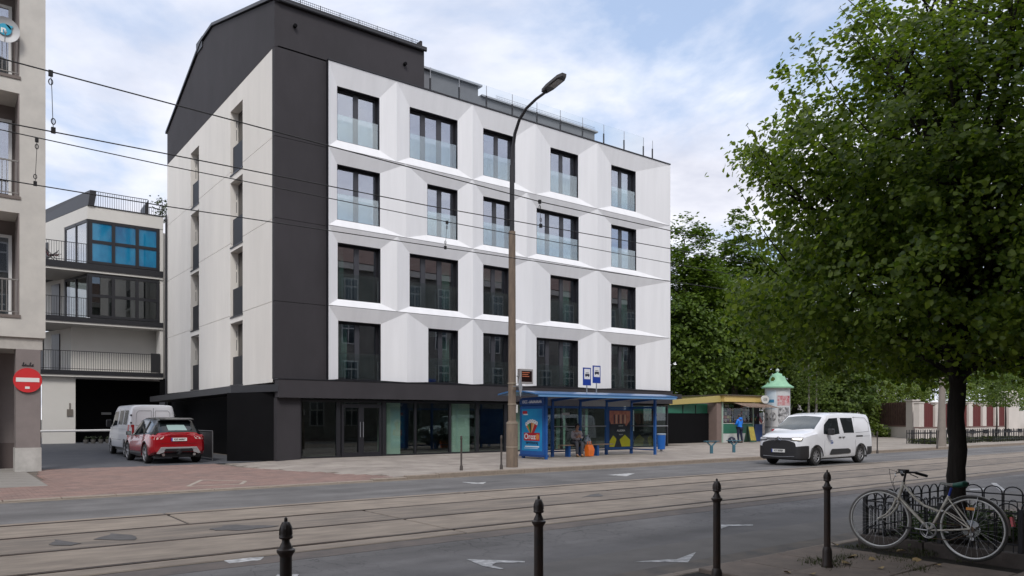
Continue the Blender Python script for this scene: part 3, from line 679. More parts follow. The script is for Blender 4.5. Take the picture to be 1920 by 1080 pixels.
# walls behind the balconies
m = MB()
for z0, z1 in ((9.9, 12.40), (7.0, 9.6), (4.15, 6.7)):
    p, q = dpt(3.1 if z0 > 6 else 2.0, z0), dpt(14, z0); m.prism([p, q, (q[0]+.3, q[1], z0), (p[0]+.3, p[1], z0)], (0, 0, z1-z0))
m.build('side_wall', WH3, CB, world=True, fix=True)
MB().box(5.75, R2, 47.3, 47.5, 4.15, 6.75).build('recessed_wall', WH3, CB, world=True)
MB().box(9.97, R2, 46.03, 46.9, 4.2, 12.4).build('end_pier', WH3, CB, world=True)
for z0, z1, ext in ((9.52, 9.98, 2.4), (6.68, 7.06, 2.2), (3.86, 4.20, 2.2)):
    MB().box(A.x-ext-2.5, R2-.02, 45.9, 47.6, z0+.12, z1).build('floor_slab', DARKM, CB, world=True)
    MB().box(A.x-ext-2.5, R2-.02, 45.95, 49.9, z0, z0+.115).build('slab_soffit', WH3, CB, world=True)
    MB().box(A.x-ext-2.5, 6.1, 47.61, 52, z0+.12, z1).build('floor_slab', DARKM, CB, world=True)
BLR = mat('black_rail', (.02, .02, .022), .5)
def railing(u0, u1, v, z, h=1.05, step=.11, nm='balcony_railing'):
    m = MB(); m.box(u0, u1, v-.02, v+.02, z+h-.03, z+h); m.box(u0, u1, v-.012, v+.012, z+.08, z+.11)
    r = m.build(nm, BLR, CB, world=True); n = int((u1-u0)/step)
    me = MB().box(-.009, .009, -.009, .009, 0, h-.03).mesh('baluster', BLR)
    for k in range(n+1): link('baluster', me, r, False, (u0+k*(u1-u0)/n, v, z+.01))
railing(3.9, 6.4, 45.98, 9.98); railing(3.9, 6.4, 45.98, 7.06); railing(4.0, 9.5, 45.98, 4.20)
railing(6.66, 9.35, 46.05, 13.05, .92); railing(9.4, 10.4, 46.4, 12.95, .7)
MB().box(9.5, 9.98, 45.96, 46.0, 4.22, 5.3).build('rail_box', BLR, CB, world=True)
MB().prism([(9.2, 46.05, 13.1), (9.4, 46.05, 13.1), (9.4, 46.05, 13.97), (9.2, 46.05, 13.6)], (0, 1.2, 0)).build('roof_cheek', DARKM, CB, world=True, fix=True)
# dark roof upstand along the chamfered side
m = MB(); a0 = dpt(-.1, 13.12); a1 = dpt(14, 13.12); m.prism([a0, a1, (a1[0], a1[1], 13.9), (a0[0]+.1, a0[1], 13.95)], (.3, 0, 0)); m.build('roof_upstand', DARKM, CB, world=True, fix=True)
MB().box(A.x, R2+.02, 45.96, 46.4, 13.105, 13.15).build('roof_flashing', DARKM, CB, world=True)
for px0, px1, zz0, zz1, vv in ((105, 113, 10.0, 11.75, 0), ):
    p = dpt(5.3, 10.0, .02); q = dpt(6.2, 10.0, .02); MB().prism([p, q, (q[0]-.03, q[1], q[2]), (p[0]-.03, p[1], p[2])], (0, 0, 1.9)).build('balcony_door', FRAME, CB, world=True, fix=True)
for z0 in (7.1, 4.25):
    for s in (3.6, 6.0):
        p = dpt(s, z0, .02); q = dpt(s+1.1, z0, .02); MB().prism([p, q, (q[0]-.04, q[1], q[2]), (p[0]-.04, p[1], p[2])], (0, 0, 2.2)).build('balcony_door', FRAME, CB, world=True, fix=True)
MB().box(4.3, 5.82, 46.2, 46.4, .25, 3.85).build('ground_wall', WH3, CB, world=True)
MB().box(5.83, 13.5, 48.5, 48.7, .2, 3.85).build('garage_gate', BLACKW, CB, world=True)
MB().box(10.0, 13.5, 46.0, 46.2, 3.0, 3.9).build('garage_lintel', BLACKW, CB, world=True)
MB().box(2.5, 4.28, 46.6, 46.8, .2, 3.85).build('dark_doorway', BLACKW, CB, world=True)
MB().box(7.4, 7.9, 48.44, 48.498, 1.85, 1.98).build('gate_sign', mat('grey_sign', (.35, .35, .35), .6), CB, world=True)
m = MB(); p = vp(131, 768, 46.18)
m.tube((p.x, 46.17, p.z-.25), (p.x, 46.17, p.z+.35), .03, 6); m.box(p.x-.14, p.x+.14, 46.15, 46.19, p.z-.35, p.z+.02); m.build('wall_vent', mat('vent_brown', (.16, .14, .12), .7), CB, world=True)
m = MB(); m.tube((10.3, 45.9, .3), (10.3, 45.9, 13.0), .06, 8); m.build('downpipe', DARKM, CB, world=True)
m = MB(); m.tube((10.62, 46.2, 4.0), (10.62, 46.2, 9.3), .07, 8); m.tube((10.62, 46.2, 9.3), (10.95, 46.2, 9.3), .07, 8); m.tube((10.62, 46.2, 6.3), (10.95, 46.2, 6.3), .05, 8); m.build('downpipe', WH3, CB, world=True)
MB().box(10.16, 13.0, 46.5, 58, 3.9, 12.3).build('link_wall', WH3, CB, world=True)
# red folding chair on the terrace
dc = thing('deck_chair', 'red striped folding chair on the blue glazed terrace', 'chair', (4.75, 46.8, 10.0))
RC = mat('chair_red', (.30, .03, .04), .7, var=.4, vscale=9)
m = MB()
for y in (-.28, .28): m.path([(-.45, y, 1.0), (-.1, y, .35), (.45, y, .42)], .018, 5); m.tube((-.35, y, 0), (.35, y, .62), .018, 5); m.tube((.35, y, 0), (-.25, y, .62), .018, 5)
m.build('frame', BLR, dc)
m = MB()
for k in range(7): a = k/7; m.tube((-.45+.35*a, -.27, 1.0-.65*a), (-.45+.35*a, .27, 1.0-.65*a), .028, 5)
m.build('backrest', RC, dc)
m = MB()
for k in range(6): a = k/6; m.tube((-.1+.5*a, -.27, .36+.06*a), (-.1+.5*a, .27, .36+.06*a), .028, 5)
m.build('seat', RC, dc)
# barrier
br = thing('barrier', 'white horizontal barrier arm across the courtyard entrance', 'barrier', (3.4, 43.5, .25))
MB().tube((3.0, 43.5, 1.0), (9.0, 43.5, 1.03), .055, 8).build('arm', WHS, br, world=True)
MB().box(2.6, 3.1, 43.2, 43.8, .25, 1.25).build('housing', METG, br, world=True)
for i, u in enumerate((6.2, 6.55, 6.9, 7.25, 7.6)):
    p = thing('planter', 'small dark planter in the row before the garage gate', 'planter', (u, 45.4, .3), 0, 'small planters before the garage gate'); p['label'] = ('leftmost', 'second from left', 'middle', 'fourth from left', 'rightmost')[i]+' small dark planter in the row before the garage gate'
    MB().lathe([(.10, 0), (.13, .18), (.12, .2)], (0, 0, 0), 10).build('pot', mat('pot_grey', (.09, .085, .08), .8), p)
    m = MB()
    for k in range(40):
        a, b = random.uniform(0, 2*PI), random.uniform(0, .13); c_ = Vector((b*math.cos(a), b*math.sin(a), .2+random.uniform(0, .16))); e = Vector((random.gauss(0, .04), random.gauss(0, .04), .02)); f = Vector((random.gauss(0, .03), random.gauss(0, .03), .03)); m.poly([c_, c_+e, c_+e+f, c_+f])
    m.build('leaves', mat('planter_green', (.035, .05, .02), .7, var=.3), p)

# ================================================================ HOUSES BEHIND THE CAMERA (mirrored in the windows)
OP = thing('brick_tenement', 'brown brick tenement with white windows across the street, seen in the window reflections', 'apartment building', (0, -2.8, 0))
BRW = mat('brown_brick', (.15, .135, .115), .9, col2=(.085, .08, .07), vscale=.5)
MB().box(-30, 62, -9.0, -2.8, 0, 14.5).build('wall', BRW, OP, world=True)
MB().prism([(-30, -2.4, 14.55), (62, -2.4, 14.55), (62, -6, 17.2), (-30, -6, 17.2)], (0, -.3, 0)).build('roof', mat('brown_roof', (.12, .07, .05), .8), OP, world=True, fix=True)
MB().box(-30, 62, -2.79, -2.45, 14.0, 14.5).build('cornice', mat('pale_cornice', (.35, .32, .28), .8), OP, world=True)
wm = MB(); wm.box(-.62, .62, 0, .06, 0, 2.0)
wme = wm.mesh('window', mat('opposite_frame', (.30, .29, .27), .6)); pm = MB(); 
for a in (-.52, .05):
    pm.box(a, a+.47, .062, .066, .1, 1.25); pm.box(a, a+.47, .062, .066, 1.35, 1.9)
pme = pm.mesh('pane', mat('dark_pane', (.02, .025, .03), .1))
for r in range(4):
    for k in range(30):
        w = link('window', wme, OP, True, (-27+k*3.0, -2.79, 1.0+r*3.4)); link('pane', pme, w)

# ================================================================ LAMP POST, WIRES, BOLLARDS
LP = thing('street_lamp', 'tall brown concrete lamp post with curved black arm at the kerb', 'street lamp', (14.2, 18.58, .12))
POLE = mat('pole_concrete', (.205, .155, .115), .85, col2=(.145, .112, .088), vscale=3.5, bump=.4, bscale=40, stretch=(3, 3, .6))
MB().lathe([(.185, -.1), (.18, 1.35), (.165, 1.40), (.125, 1.45), (.12, 3.0), (.105, 7.35)], (0, 0, 0), 20).build('pole', POLE, LP, smooth=True)
m = MB()
for z in (.62, 1.36, 1.95, 2.6): m.lathe([(.14 if z > 1.4 else .19, 0), (.14 if z > 1.4 else .19, .03)], (0, 0, z), 20)
m.build('band', mat('pole_band', (.33, .28, .22), .7), LP)
MB().lathe([(.075, 7.2), (.075, 9.4)], (0, 0, 0), 14).build('sleeve', mat('lamp_black', (.018, .018, .022), .45), LP, smooth=True)
arm = [(0, 0, 9.4), (0, -.04, 9.95), (0, -.14, 10.4), (0, -.36, 10.78), (0, -.70, 11.05), (0, -1.15, 11.20), (0, -1.62, 11.26)]
arm = [(x, y*1.03, z-.03-.09*min(1, -y)) for x, y, z in arm]
MB().path(arm, [.06, .055, .05, .047, .045, .042, .04], 10).build('arm', MATS['lamp_black'], LP, smooth=True)
m = MB(); HDZ = -.13; m.prism([(-.10, -1.50, 11.27), (.10, -1.50, 11.27), (.15, -1.75, 11.31), (.15, -2.25, 11.40), (.08, -2.40, 11.43), (-.08, -2.40, 11.43), (-.15, -2.25, 11.40), (-.15, -1.75, 11.31)], (0, -.015, .085))
m.build('lamp_head', mat('lamp_head_grey', (.07, .065, .065), .45), LP, fix=True).location = (0, -.05, HDZ)
MB().prism([(-.10, -1.85, 11.318), (.10, -1.85, 11.318), (.10, -2.25, 11.392), (-.10, -2.25, 11.392)], (0, 0, -.006)).build('lamp_glass', mat('lamp_lens', (.35, .34, .32), .2), LP, fix=True).location = (0, -.05, HDZ)
MB().box(.10, .18, -.06, .06, 1.7, 1.95).build('service_tag', mat('tag_white', (.6, .6, .58), .6), LP)

def wire(name, label, pts, r, m_):
    w = MB(); P = []
    for a, b in zip(pts[:-1], pts[1:]):
        for k in range(6):
            t = k/6; P.append(Vector(a).lerp(Vector(b), t))
    P.append(Vector(pts[-1])); w.path(P, r, 6)
    return tag(w.build(name, m_), label, 'wire', 'tram wires over the street')
WIR = mat('wire_black', (.012, .012, .013), .5)
def extend(p, q, u):                       # extend the line through p, q to abscissa u
    t = (u-p.x)/(q.x-p.x); return p.lerp(q, t)
def wirepts(L, v, u_end):
    P = [vp(x, y, v) for x, y in L]; return [extend(P[0], P[1], -8.0)]+P+[extend(P[-2], P[-1], u_end)]
ends = 40
wire('tram_wire', 'uppermost thick tram wire across the white facade', wirepts([(0, 109), (300, 189), (611, 272), (1012, 378), (1255, 432)], 10.02, ends), .0085, WIR)
wire('tram_wire', 'tram contact wire hanging just below the thickest wire, second from the top', wirepts([(0, 228), (300, 286), (800, 385), (1255, 466)], 10.02, ends), .0075, WIR)
wire('tram_wire', 'third tram wire from the top at the left building', wirepts([(0, 243), (300, 308), (838, 416), (1255, 493)], 12.92, ends), .008, WIR)
wire('tram_wire', 'lowest tram contact wire passing under the dark corner strip', wirepts([(0, 336), (300, 385), (835, 465), (1255, 527)], 12.92, ends), .0085, WIR)
for lab, a, b, v in (('long wire dropper with clamps left of the dark gable', (95, 137), (100, 244), 10.02), ('short wire dropper beside the left beige block', (69, 262), (66, 344), 12.92),
                     ('wire dropper right of the lamp post', (1012, 378), (1014, 423), 10.02), ('wire dropper left of the lamp post', (838, 417), (835, 464), 12.92)):
    p, q = vp(*a, v), vp(*b, v); dr = thing('wire_dropper', lab, 'wire', tuple(p))
    d = q-p; m = MB(); m.path([(0, 0, 0), tuple(d*.3+Vector((.004, 0, 0))), tuple(d*.7), tuple(d)], .004, 5); m.build('cable', WIR, dr)
    for t, s in ((0, -1), (1, 1)):
        c = d*t; m = MB(); m.box(c.x-.022, c.x+.022, -.018, .018, c.z-.035, c.z+.03)
        e = c+Vector((0, 0, s*.0)); z0 = c.z+(-.10 if t == 0 else .10)
        m.path([(c.x+.02*math.cos(a*PI/5), 0, z0+.035*math.sin(a*PI/5)) for a in range(10)], .006, 4, closed=True); m.build('clamp', WIR, dr)

BOL = mat('bollard_iron', (.022, .020, .019), .42, col2=(.045, .028, .02), vscale=5, bump=.15, bscale=50)
bprof = [(.085, 0), (.085, .02), (.072, .05), (.068, .17), (.060, .20), (.047, .215), (.046, .80), (.055, .812), (.069, .825), (.070, .838), (.052, .845), (.042, .862), (.030, .88), (.030, .892), (.050, .898), (.053, .906), (.048, .914), (.049, .93), (.047, .95), (.040, .97), (.028, .984), (.014, .990), (.013, 1.0), (.012, 1.008), (.004, 1.014)]
def bollard(p, label):
    t = thing('bollard', label, 'bollard', p, random.uniform(0, 3), 'iron bollards along the near pavement edge')
    bp_ = [(q[0]*.70, q[1]) for q in bprof]
    MB().lathe([q for q in bp_ if q[1] <= .80], (0, 0, 0), 24).build('post', BOL, t, smooth=True, ang=30)
    MB().lathe([q for q in bp_ if q[1] >= .80], (0, 0, 0), 24).build('cap', BOL, t, smooth=True, ang=30)
    m = MB()
    for k in range(6): a = k*PI/3; m.path([(.035*math.cos(a), .035*math.sin(a), .918), (.033*math.cos(a), .033*math.sin(a), .952), (.018*math.cos(a), .018*math.sin(a), .985)], .0045, 4)
    m.build('ornament', BOL, t)
for x, y, lab in ((536, 968, 'black iron bollard nearest the camera at the lower left, over the tram rails'), (1010, 928, 'black iron bollard between the white road arrows'),
                  (1344, 896, 'black iron bollard in front of the kneeling white arrow mark, below the white van'), (1551, 880, 'black iron bollard next to the bicycle with mossy base')):
    p = gp(x, y, 1.10) if False else None
    r = ray(x, y); t = (1.118-CH)/r[2]; bollard((r[0]*t, r[1]*t, .10), lab)
BOT = mat('thin_bollard', (.075, .062, .055), .6, var=.3, vscale=5)
for px, py, h, lab, tilt in ((865, 882, 1.02, 'thin brown post on the far pavement left of the lamp post', 0), (940, 880, 1.02, 'thin brown post with knob right beside the lamp post', 0), (1645, 850, .95, 'thin brown post behind the white van', 0), (1757, 841, .95, 'leaning dark post beside the grey utility pole', .20)):
    p = gp(px, py, .12); t = thing('street_post', lab, 'post', p)
    m = MB().lathe([(.05, 0), (.045, .12), (.028, .16), (.026, h-.12), (.036, h-.10), (.036, h-.07), (.03, h-.05), (.032, h-.02), (.012, h)], (0, 0, 0), 12).build('shaft', BOT, t, smooth=True); m.rotation_euler = (0, tilt, 0)

# ================================================================ VEHICLES
class Body:
    """loft of cross sections; x forward"""
    def __init__(s, st):                      # st rows: x, zb, zm, zbelt, zroof, w, wbelt, wroof
        s.st = sorted(st)
    def at(s, x):
        st = s.st
        if x <= st[0][0]: return st[0]
        if x >= st[-1][0]: return st[-1]
        for a, b in zip(st[:-1], st[1:]):
            if a[0] <= x <= b[0]:
                t = (x-a[0])/(b[0]-a[0]); return tuple(a[i]+(b[i]-a[i])*t for i in range(8))
    def ring(s, x, arch=0):
        _, zb, zm, zl, zr, w, wl, wr = s.at(x)
        zb = max(zb, arch); zm = max(zm, zb+.02); zl = max(zl, zm+.02); zr = max(zr, zl+.01)
        return [(0, zb), (w-.10, zb), (w-.03, zb+.02), (w, zb+.08 if zb+.08 < zm else zm), (w, zm), (w*.6+wl*.4-.0, zm+(zl-zm)*.6), (wl, zl), (wr+.02, zr-.10 if zr-.10 > zl else zl+(zr-zl)*.4), (wr-.035, zr-.028), (wr-.13, zr-.002), (wr*.5, zr+.012), (0, zr+.018)]
    def halfw(s, x, z):
        R = s.ring(x); best = 0
        for a, b in zip(R[1:-1], R[2:]):
            lo, hi = min(a[1], b[1]), max(a[1], b[1])
            if lo-1e-6 <= z <= hi+1e-6:
                t = (z-a[1])/(b[1]-a[1]) if abs(b[1]-a[1]) > 1e-6 else 0; best = max(best, a[0]+(b[0]-a[0])*t)
        return best
    def top(s, x, y):
        R = s.ring(x); y = abs(y)
        for a, b in zip(R[-2::-1], R[:0:-1]):
            if b[0]-1e-6 <= y <= a[0]+1e-6: t = (y-b[0])/(a[0]-b[0]) if a[0] > b[0] else 0; return b[1]+(a[1]-b[1])*t
        return R[6][1]
    def endx(s, y, z, front=True):
        a, b = s.st[0][0], s.st[-1][0]; n = 160
        for i in range(n+1):
            x = b-(b-a)*i/n if front else a+(b-a)*i/n
            if s.halfw(x, z) >= abs(y): return x
        return 0
    def mesh(s, arches=(), step=.045):
        a, b = s.st[0][0], s.st[-1][0]; xs = sorted(set([round(a+(b-a)*i/int((b-a)/step), 4) for i in range(int((b-a)/step)+1)]+[r[0] for r in s.st]))
        m = MB(); rings = []
        for x in xs:
            ar = 0
            for cx, cz, r in arches:
                if abs(x-cx) < r: ar = max(ar, cz+math.sqrt(r*r-(x-cx)**2))
            R = s.ring(x, ar); full = [(x, -y, z) for y, z in R]+[(x, y, z) for y, z in R[-2:0:-1]]
            rings.append(full)
        n = len(rings[0]); m.v = [p for R in rings for p in R]
        for i in range(len(rings)-1):
            for k in range(n): m.f.append((i*n+k, i*n+(k+1) % n, (i+1)*n+(k+1) % n, (i+1)*n+k))
        m.f.append(tuple(range(n-1, -1, -1))); m.f.append(tuple(range((len(rings)-1)*n, len(rings)*n)))
        return m
def lerp2(L, t):
    n = len(L)-1; i = min(int(t*n), n-1); f = t*n-i; return tuple(L[i][k]+(L[i+1][k]-L[i][k])*f for k in range(len(L[0])))
def patch(B, mode, top, bot, off=.006, side=1, nu=12, nv=4, th=0.0):
    m = MB()
    for j in range(nv+1):
        for i in range(nu+1):
            a = lerp2(top, i/nu); b = lerp2(bot, i/nu); p = tuple(a[k]+(b[k]-a[k])*j/nv for k in (0, 1))
            if mode == 'side': q = (p[0], side*(B.halfw(p[0], p[1])+off), p[1])
            elif mode == 'top': q = (p[0], p[1], B.top(p[0], p[1])+off)
            elif mode == 'front': q = (B.endx(p[0], p[1], True)+off, p[0], p[1])
            else: q = (B.endx(p[0], p[1], False)-off, p[0], p[1])
            m.v.append(q)
    w = nu+1
    for j in range(nv):
        for i in range(nu): m.f.append((j*w+i, j*w+i+1, (j+1)*w+i+1, (j+1)*w+i))
    return m
TYRE = mat('tyre_rubber', (.018, .017, .017), .85, var=.2, vscale=8)
RIMM = mat('alloy_rim', (.36, .36, .38), .35, metal=.6)
STEEL = mat('steel_rim', (.30, .30, .31), .45, metal=.5)
CARBLK = mat('car_plastic', (.022, .022, .024), .5, bump=.05)
CARGL = mat('car_glass', (.012, .016, .018), .04, spec=.9)
def wheel(root, x, y, r, side, rim, spokes=5, dia=.62, w=.21):
    t = MB().lathe([(r*dia, 0), (r*dia, -w/2), (r*.90, -w/2), (r*.985, -w/2+.03), (r, -w/4), (r, w/4), (r*.985, w/2-.03), (r*.90, w/2), (r*dia, w/2), (r*dia, 0)], (0, 0, 0), 36, 'y', cap=False)
    wh = t.build('wheel', TYRE, root, smooth=True, ang=40); wh.location = (x, y, r)
    R = r*dia; m = MB(); yo = side*(w/2-.045)
    m.path([(R*.97*math.cos(a*PI/18), side*(w/2-.015), R*.97*math.sin(a*PI/18)) for a in range(36)], .014, 6, closed=True)
    for k in range(spokes):
        a = 2*PI*k/spokes+.3; ca, sa = math.cos(a), math.sin(a); px, pz = -sa, ca; w0, w1 = R*.16, R*.13*(1 if spokes < 8 else .7)
        pts = [(R*.10*ca+px*w0, yo+side*.02, R*.10*sa+pz*w0), (R*.10*ca-px*w0, yo+side*.02, R*.10*sa-pz*w0), (R*.97*ca-px*w1, yo+side*.028, R*.97*sa-pz*w1), (R*.97*ca+px*w1, yo+side*.028, R*.97*sa+pz*w1)]
        m.prism(pts, (0, -side*.03, 0))
    m.lathe([(R*.24, yo-.02), (R*.24, yo+.02), (R*.12, yo+side*.035)], (0, 0, 0), 16, 'y')
    m.build('rim', rim, wh, fix=True)
    MB().lathe([(R*.93, -.02), (R*.93, .02)], (0, side*.02, 0), 24, 'y').build('brake_disc', mat('brake_dark', (.035, .033, .032), .6), wh)
    return wh
def plate(root, x, y, z, s, rz, tilt=0):
    p = MB().box(-.26, .26, -.006, 0, -.057, .057).build('number_plate', mat('plate_white', (.68, .68, .66), .5), root); p.location = (x, y, z); p.rotation_euler = (tilt, 0, rz)
    MB().box(-.262, -.222, -.008, -.0061, -.055, .055).build('plate_band', mat('plate_blue', (.02, .06, .35), .5), p)
    text('plate_text', s, .085, mat('plate_black', (.01, .01, .01), .5), p, (.02, -.0075, 0), FACE, bold=.002)
    return p
FRONT_RZ, REAR_RZ = PI/2, -PI/2

# ---- white delivery van coming towards the camera on the far lane
VW = thing('delivery_van', 'white panel van with black front bumper and lit headlight driving on the far lane', 'van', (25.62, 15.13, 0), PI+.0)
PAINTW = mat('van_white_paint', (.74, .75, .78), .28, coat=.6, var=.03, vscale=1)
# x forward: nose +2.35, tail -2.38, wheels at +1.49 / -1.49
VB = Body([(-2.38, .34, .60, 1.12, 1.60, .86, .83, .70), (-2.33, .30, .60, 1.12, 1.72, .90, .87, .74), (-2.18, .28, .60, 1.12, 1.80, .925, .905, .77), (-1.6, .25, .60, 1.12, 1.835, .925, .905, .77), (-.6, .24, .60, 1.11, 1.845, .925, .905, .77), (.25, .24, .60, 1.10, 1.825, .925, .90, .765), (.62, .24, .60, 1.10, 1.76, .925, .90, .76),
           (.95, .24, .60, 1.09, 1.55, .925, .90, .77), (1.30, .24, .60, 1.10, 1.36, .925, .90, .80), (1.50, .24, .61, 1.09, 1.215, .925, .90, .82), (1.75, .24, .63, 1.06, 1.165, .925, .885, .82), (2.0, .24, .70, 1.01, 1.115, .905, .865, .79), (2.16, .23, .70, .97, 1.06, .87, .83, .74), (2.28, .23, .69, .90, .985, .80, .76, .66), (2.355, .25, .67, .80, .87, .66, .62, .54)])
bm0 = VB.mesh([(1.49, .32, .39), (-1.49, .32, .39)])
def split(mb, pred):
    a, b = MB(), MB()
    for f in mb.f:
        c = [sum(mb.v[i][k] for i in f)/len(f) for k in range(3)]; (a if pred(*c) else b).f.append(f)
    for q in (a, b):
        used = sorted({i for f in q.f for i in f}); mp = {u: n for n, u in enumerate(used)}; q.v = [mb.v[i] for i in used]; q.f = [tuple(mp[i] for i in f) for f in q.f]
    return a, b
fb_, bm1 = split(bm0, lambda x, y, z: x > 1.96 and z < .69)
rb_, bm1 = split(bm1, lambda x, y, z: x < -1.95 and z < .56)
bm1.build('body', PAINTW, VW, smooth=True, fix=False, ang=28)
MB().box(-2.2, 2.15, -.78, .78, .20, .50).build('underbody', CARBLK, VW)
MB().box(-1.95, -1.03, -.80, .80, .5, .72).build('wheel_housing', CARBLK, VW); MB().box(1.03, 1.95, -.80, .80, .5, .72).build('wheel_housing', CARBLK, VW)
WSG = mat('windscreen_glass', (.055, .075, .085), .05, spec=.9, var=.3, vscale=2)
patch(VB, 'top', [(.74, -.66), (.70, 0), (.74, .66)], [(1.40, -.77), (1.50, 0), (1.40, .77)], .008, nu=14, nv=8).build('windscreen', WSG, VW, smooth=True)
for s in (1, -1):
    patch(VB, 'side', [(-.02, 1.66), (.52, 1.64), (.86, 1.42)], [(-.02, 1.10), (.5, 1.05), (1.02, 1.10)], .008, s, 14, 5).build('side_window', CARGL, VW, smooth=True)
    patch(VB, 'side', [(-1.02, 1.66), (-.20, 1.66)], [(-1.02, 1.12), (-.32, 1.12)], .008, s, 8, 4).build('side_window', CARGL, VW, smooth=True)
    m = MB(); p = lambda x, z, o=.007: (x, s*(VB.halfw(x, z)+o), z)
    m.path([p(-1.08, 1.68), p(-1.95, 1.66), p(-2.14, 1.48), p(-2.10, 1.16), p(-1.12, 1.12)], .006, 4); m.build('panel_crease', mat('panel_gap', (.28, .28, .30), .6), VW)
    m = MB()
    for L in ([p(-.11, 1.70), p(-.11, .36)], [p(-1.16, 1.72), p(-1.10, .80), p(-1.10, .40)], [p(.93, 1.15), p(1.0, .72), p(1.0, .4)], [p(-2.15, .99), p(-1.16, .99)]): m.path(L, .004, 4)
    m.build('door_gap', MATS['panel_gap'], VW)
    patch(VB, 'side', [(-1.62, .97), (-1.15, .97)], [(-1.62, 1.02), (-1.15, 1.02)], .012, s, 4, 1).build('slide_rail', CARBLK, VW)
    patch(VB, 'side', [(-.72, .50), (-.55, .56), (.55, .56), (.62, .50)], [(-.72, .40), (-.6, .38), (.6, .36), (.70, .38)], .022, s, 12, 2).build('side_moulding', CARBLK, VW)
    for x in (-.02, -.26): 
        q = p(x, .97, .02); MB().box(x-.08, x+.06, q[1]-.015, q[1]+.015, .955, .985).build('handle', CARBLK, VW)
    q = p(.78, 1.10, .0); mm = MB().box(.70, .86, min(s*.93, s*1.15), max(s*.93, s*1.15), 1.06, 1.28).build('mirror', CARBLK, VW); bevel(mm, .04, 3)
    patch(VB, 'front', [(s*.82, .975), (s*.50, .965)], [(s*.80, .895), (s*.50, .905)], .045, nu=8, nv=3).build('headlight', emis('headlight_lit', (.95, .90, .78), .55) if s > 0 else mat('headlight_glass', (.35, .36, .38), .1, coat=.6), VW, smooth=True)
    patch(VB, 'front', [(s*.83, .99), (s*.46, .98)], [(s*.82, .86), (s*.46, .875)], .034, nu=8, nv=3).build('lamp_trim', CARBLK, VW)
    patch(VB, 'rear', [(s*.82, 1.2), (s*.70, 1.2)], [(s*.82, .75), (s*.70, .75)], .01, nu=3, nv=5).build('tail_light', mat('tail_red', (.35, .01, .012), .2, coat=.5), VW)
    for x in (1.49, -1.49): wheel(VW, x, s*.80, .325, s, STEEL, 8)
    for cx in (1.49, -1.49):
        m = MB(); m.path([(cx+.395*math.cos(a), s*(VB.halfw(cx+.395*math.cos(a), max(.45, .32+.395*math.sin(a)))+.004), .32+.395*math.sin(a)) for a in [PI*k/14 for k in range(15)]], .018, 5)
        m.build('arch_lip', CARBLK, VW)
fb_.build('front_bumper', CARBLK, VW, smooth=True); rb_.build('rear_bumper', CARBLK, VW, smooth=True)
for s in (): patch(VB, 'side', [(1.93, .62), (2.12, .62)], [(1.90, .26), (2.12, .28)], .012, s, 5, 3).build('bumper_corner', CARBLK, VW); patch(VB, 'side', [(-2.30, .66), (-1.95, .62)], [(-2.30, .34), (-1.95, .30)], .012, s, 5, 3).build('bumper_corner', CARBLK, VW)
patch(VB, 'front', [(-.46, .975), (0, .975), (.46, .975)], [(-.46, .90), (0, .90), (.46, .90)], .035, nu=12, nv=2).build('grille', CARBLK, VW)
CHR = mat('chrome', (.62, .62, .64), .18, metal=1)
for zc in (.965, .918):
    m = MB(); m.path([(VB.endx(y, zc)+.045, y, zc) for y in (-.55, -.35, -.12)], .008, 5); m.build('chrome_bar', CHR, VW); m = MB(); m.path([(VB.endx(y, zc)+.045, y, zc) for y in (.12, .35, .55)], .008, 5); m.build('chrome_bar', CHR, VW)
m = MB()
for zc in (.905, .965): m.path([(VB.endx(.11, zc-.03)+.05, -.11, zc-.03), (VB.endx(0, zc)+.05, 0, zc+.04), (VB.endx(.11, zc-.03)+.05, .11, zc-.03)], .014, 5)
m.build('chevron_badge', CHR, VW)
MB().path([(2.37, -.6, .33), (2.40, 0, .31), (2.37, .6, .33)], .012, 5).build('bumper_strip', METG, VW)
plate(VW, 2.385, 0, .52, 'KT 555EF', FRONT_RZ)
MB().tube((.45, .2, 1.80), (.30, .2, 2.02), .008, 5).build('aerial', CARBLK, VW)
m = MB(); q = VB.halfw(.55, .80)+.006
for z in (.74, .79, .84): m.box(.48, .60, q-.001, q+.003, z, z+.022)
m.build('door_logo', mat('logo_blue', (.02, .08, .32), .5), VW)
text('door_text', 'e', .14, MATS['logo_blue'], VW, (.46, q+.001, .80), (PI/2, 0, PI))
for s in (.35, -.35): MB().box(.05, .35, s-.22, s+.22, .7, 1.40).build('seat', CARBLK, VW)

# ---- red car seen from behind on the driveway (heads towards +v)
RCAR = thing('red_car', 'red compact off-road car with black roof parked in the driveway, seen from behind', 'car', (6.72, 30.58, gz(6.7, 30)+.005), PI/2+.03)
REDP = mat('car_red_paint', (.30, .004, .010), .22, coat=.8, var=.15, vscale=1)
RB = Body([(-2.19, .46, .62, .92, 1.02, .62, .60, .50), (-2.16, .42, .62, .95, 1.04, .80, .76, .62), (-2.06, .38, .62, .99, 1.07, .90, .85, .70), (-1.98, .34, .62, 1.02, 1.14, .93, .875, .70), (-1.86, .30, .62, 1.04, 1.32, .945, .885, .66), (-1.72, .28, .62, 1.05, 1.50, .945, .89, .62), (-1.55, .26, .62, 1.05, 1.57, .945, .89, .61), (-.8, .25, .60, 1.02, 1.62, .94, .885, .62),
           (0, .25, .60, .99, 1.635, .94, .88, .62), (.5, .25, .60, .97, 1.56, .94, .88, .62), (.9, .25, .60, .96, 1.36, .94, .87, .64), (1.2, .25, .60, .95, 1.12, .94, .87, .68), (1.4, .25, .60, .94, 1.05, .935, .86, .70), (1.8, .26, .60, .88, .98, .91, .82, .66), (2.05, .27, .56, .78, .88, .84, .74, .58), (2.16, .30, .50, .68, .74, .66, .6, .45)])
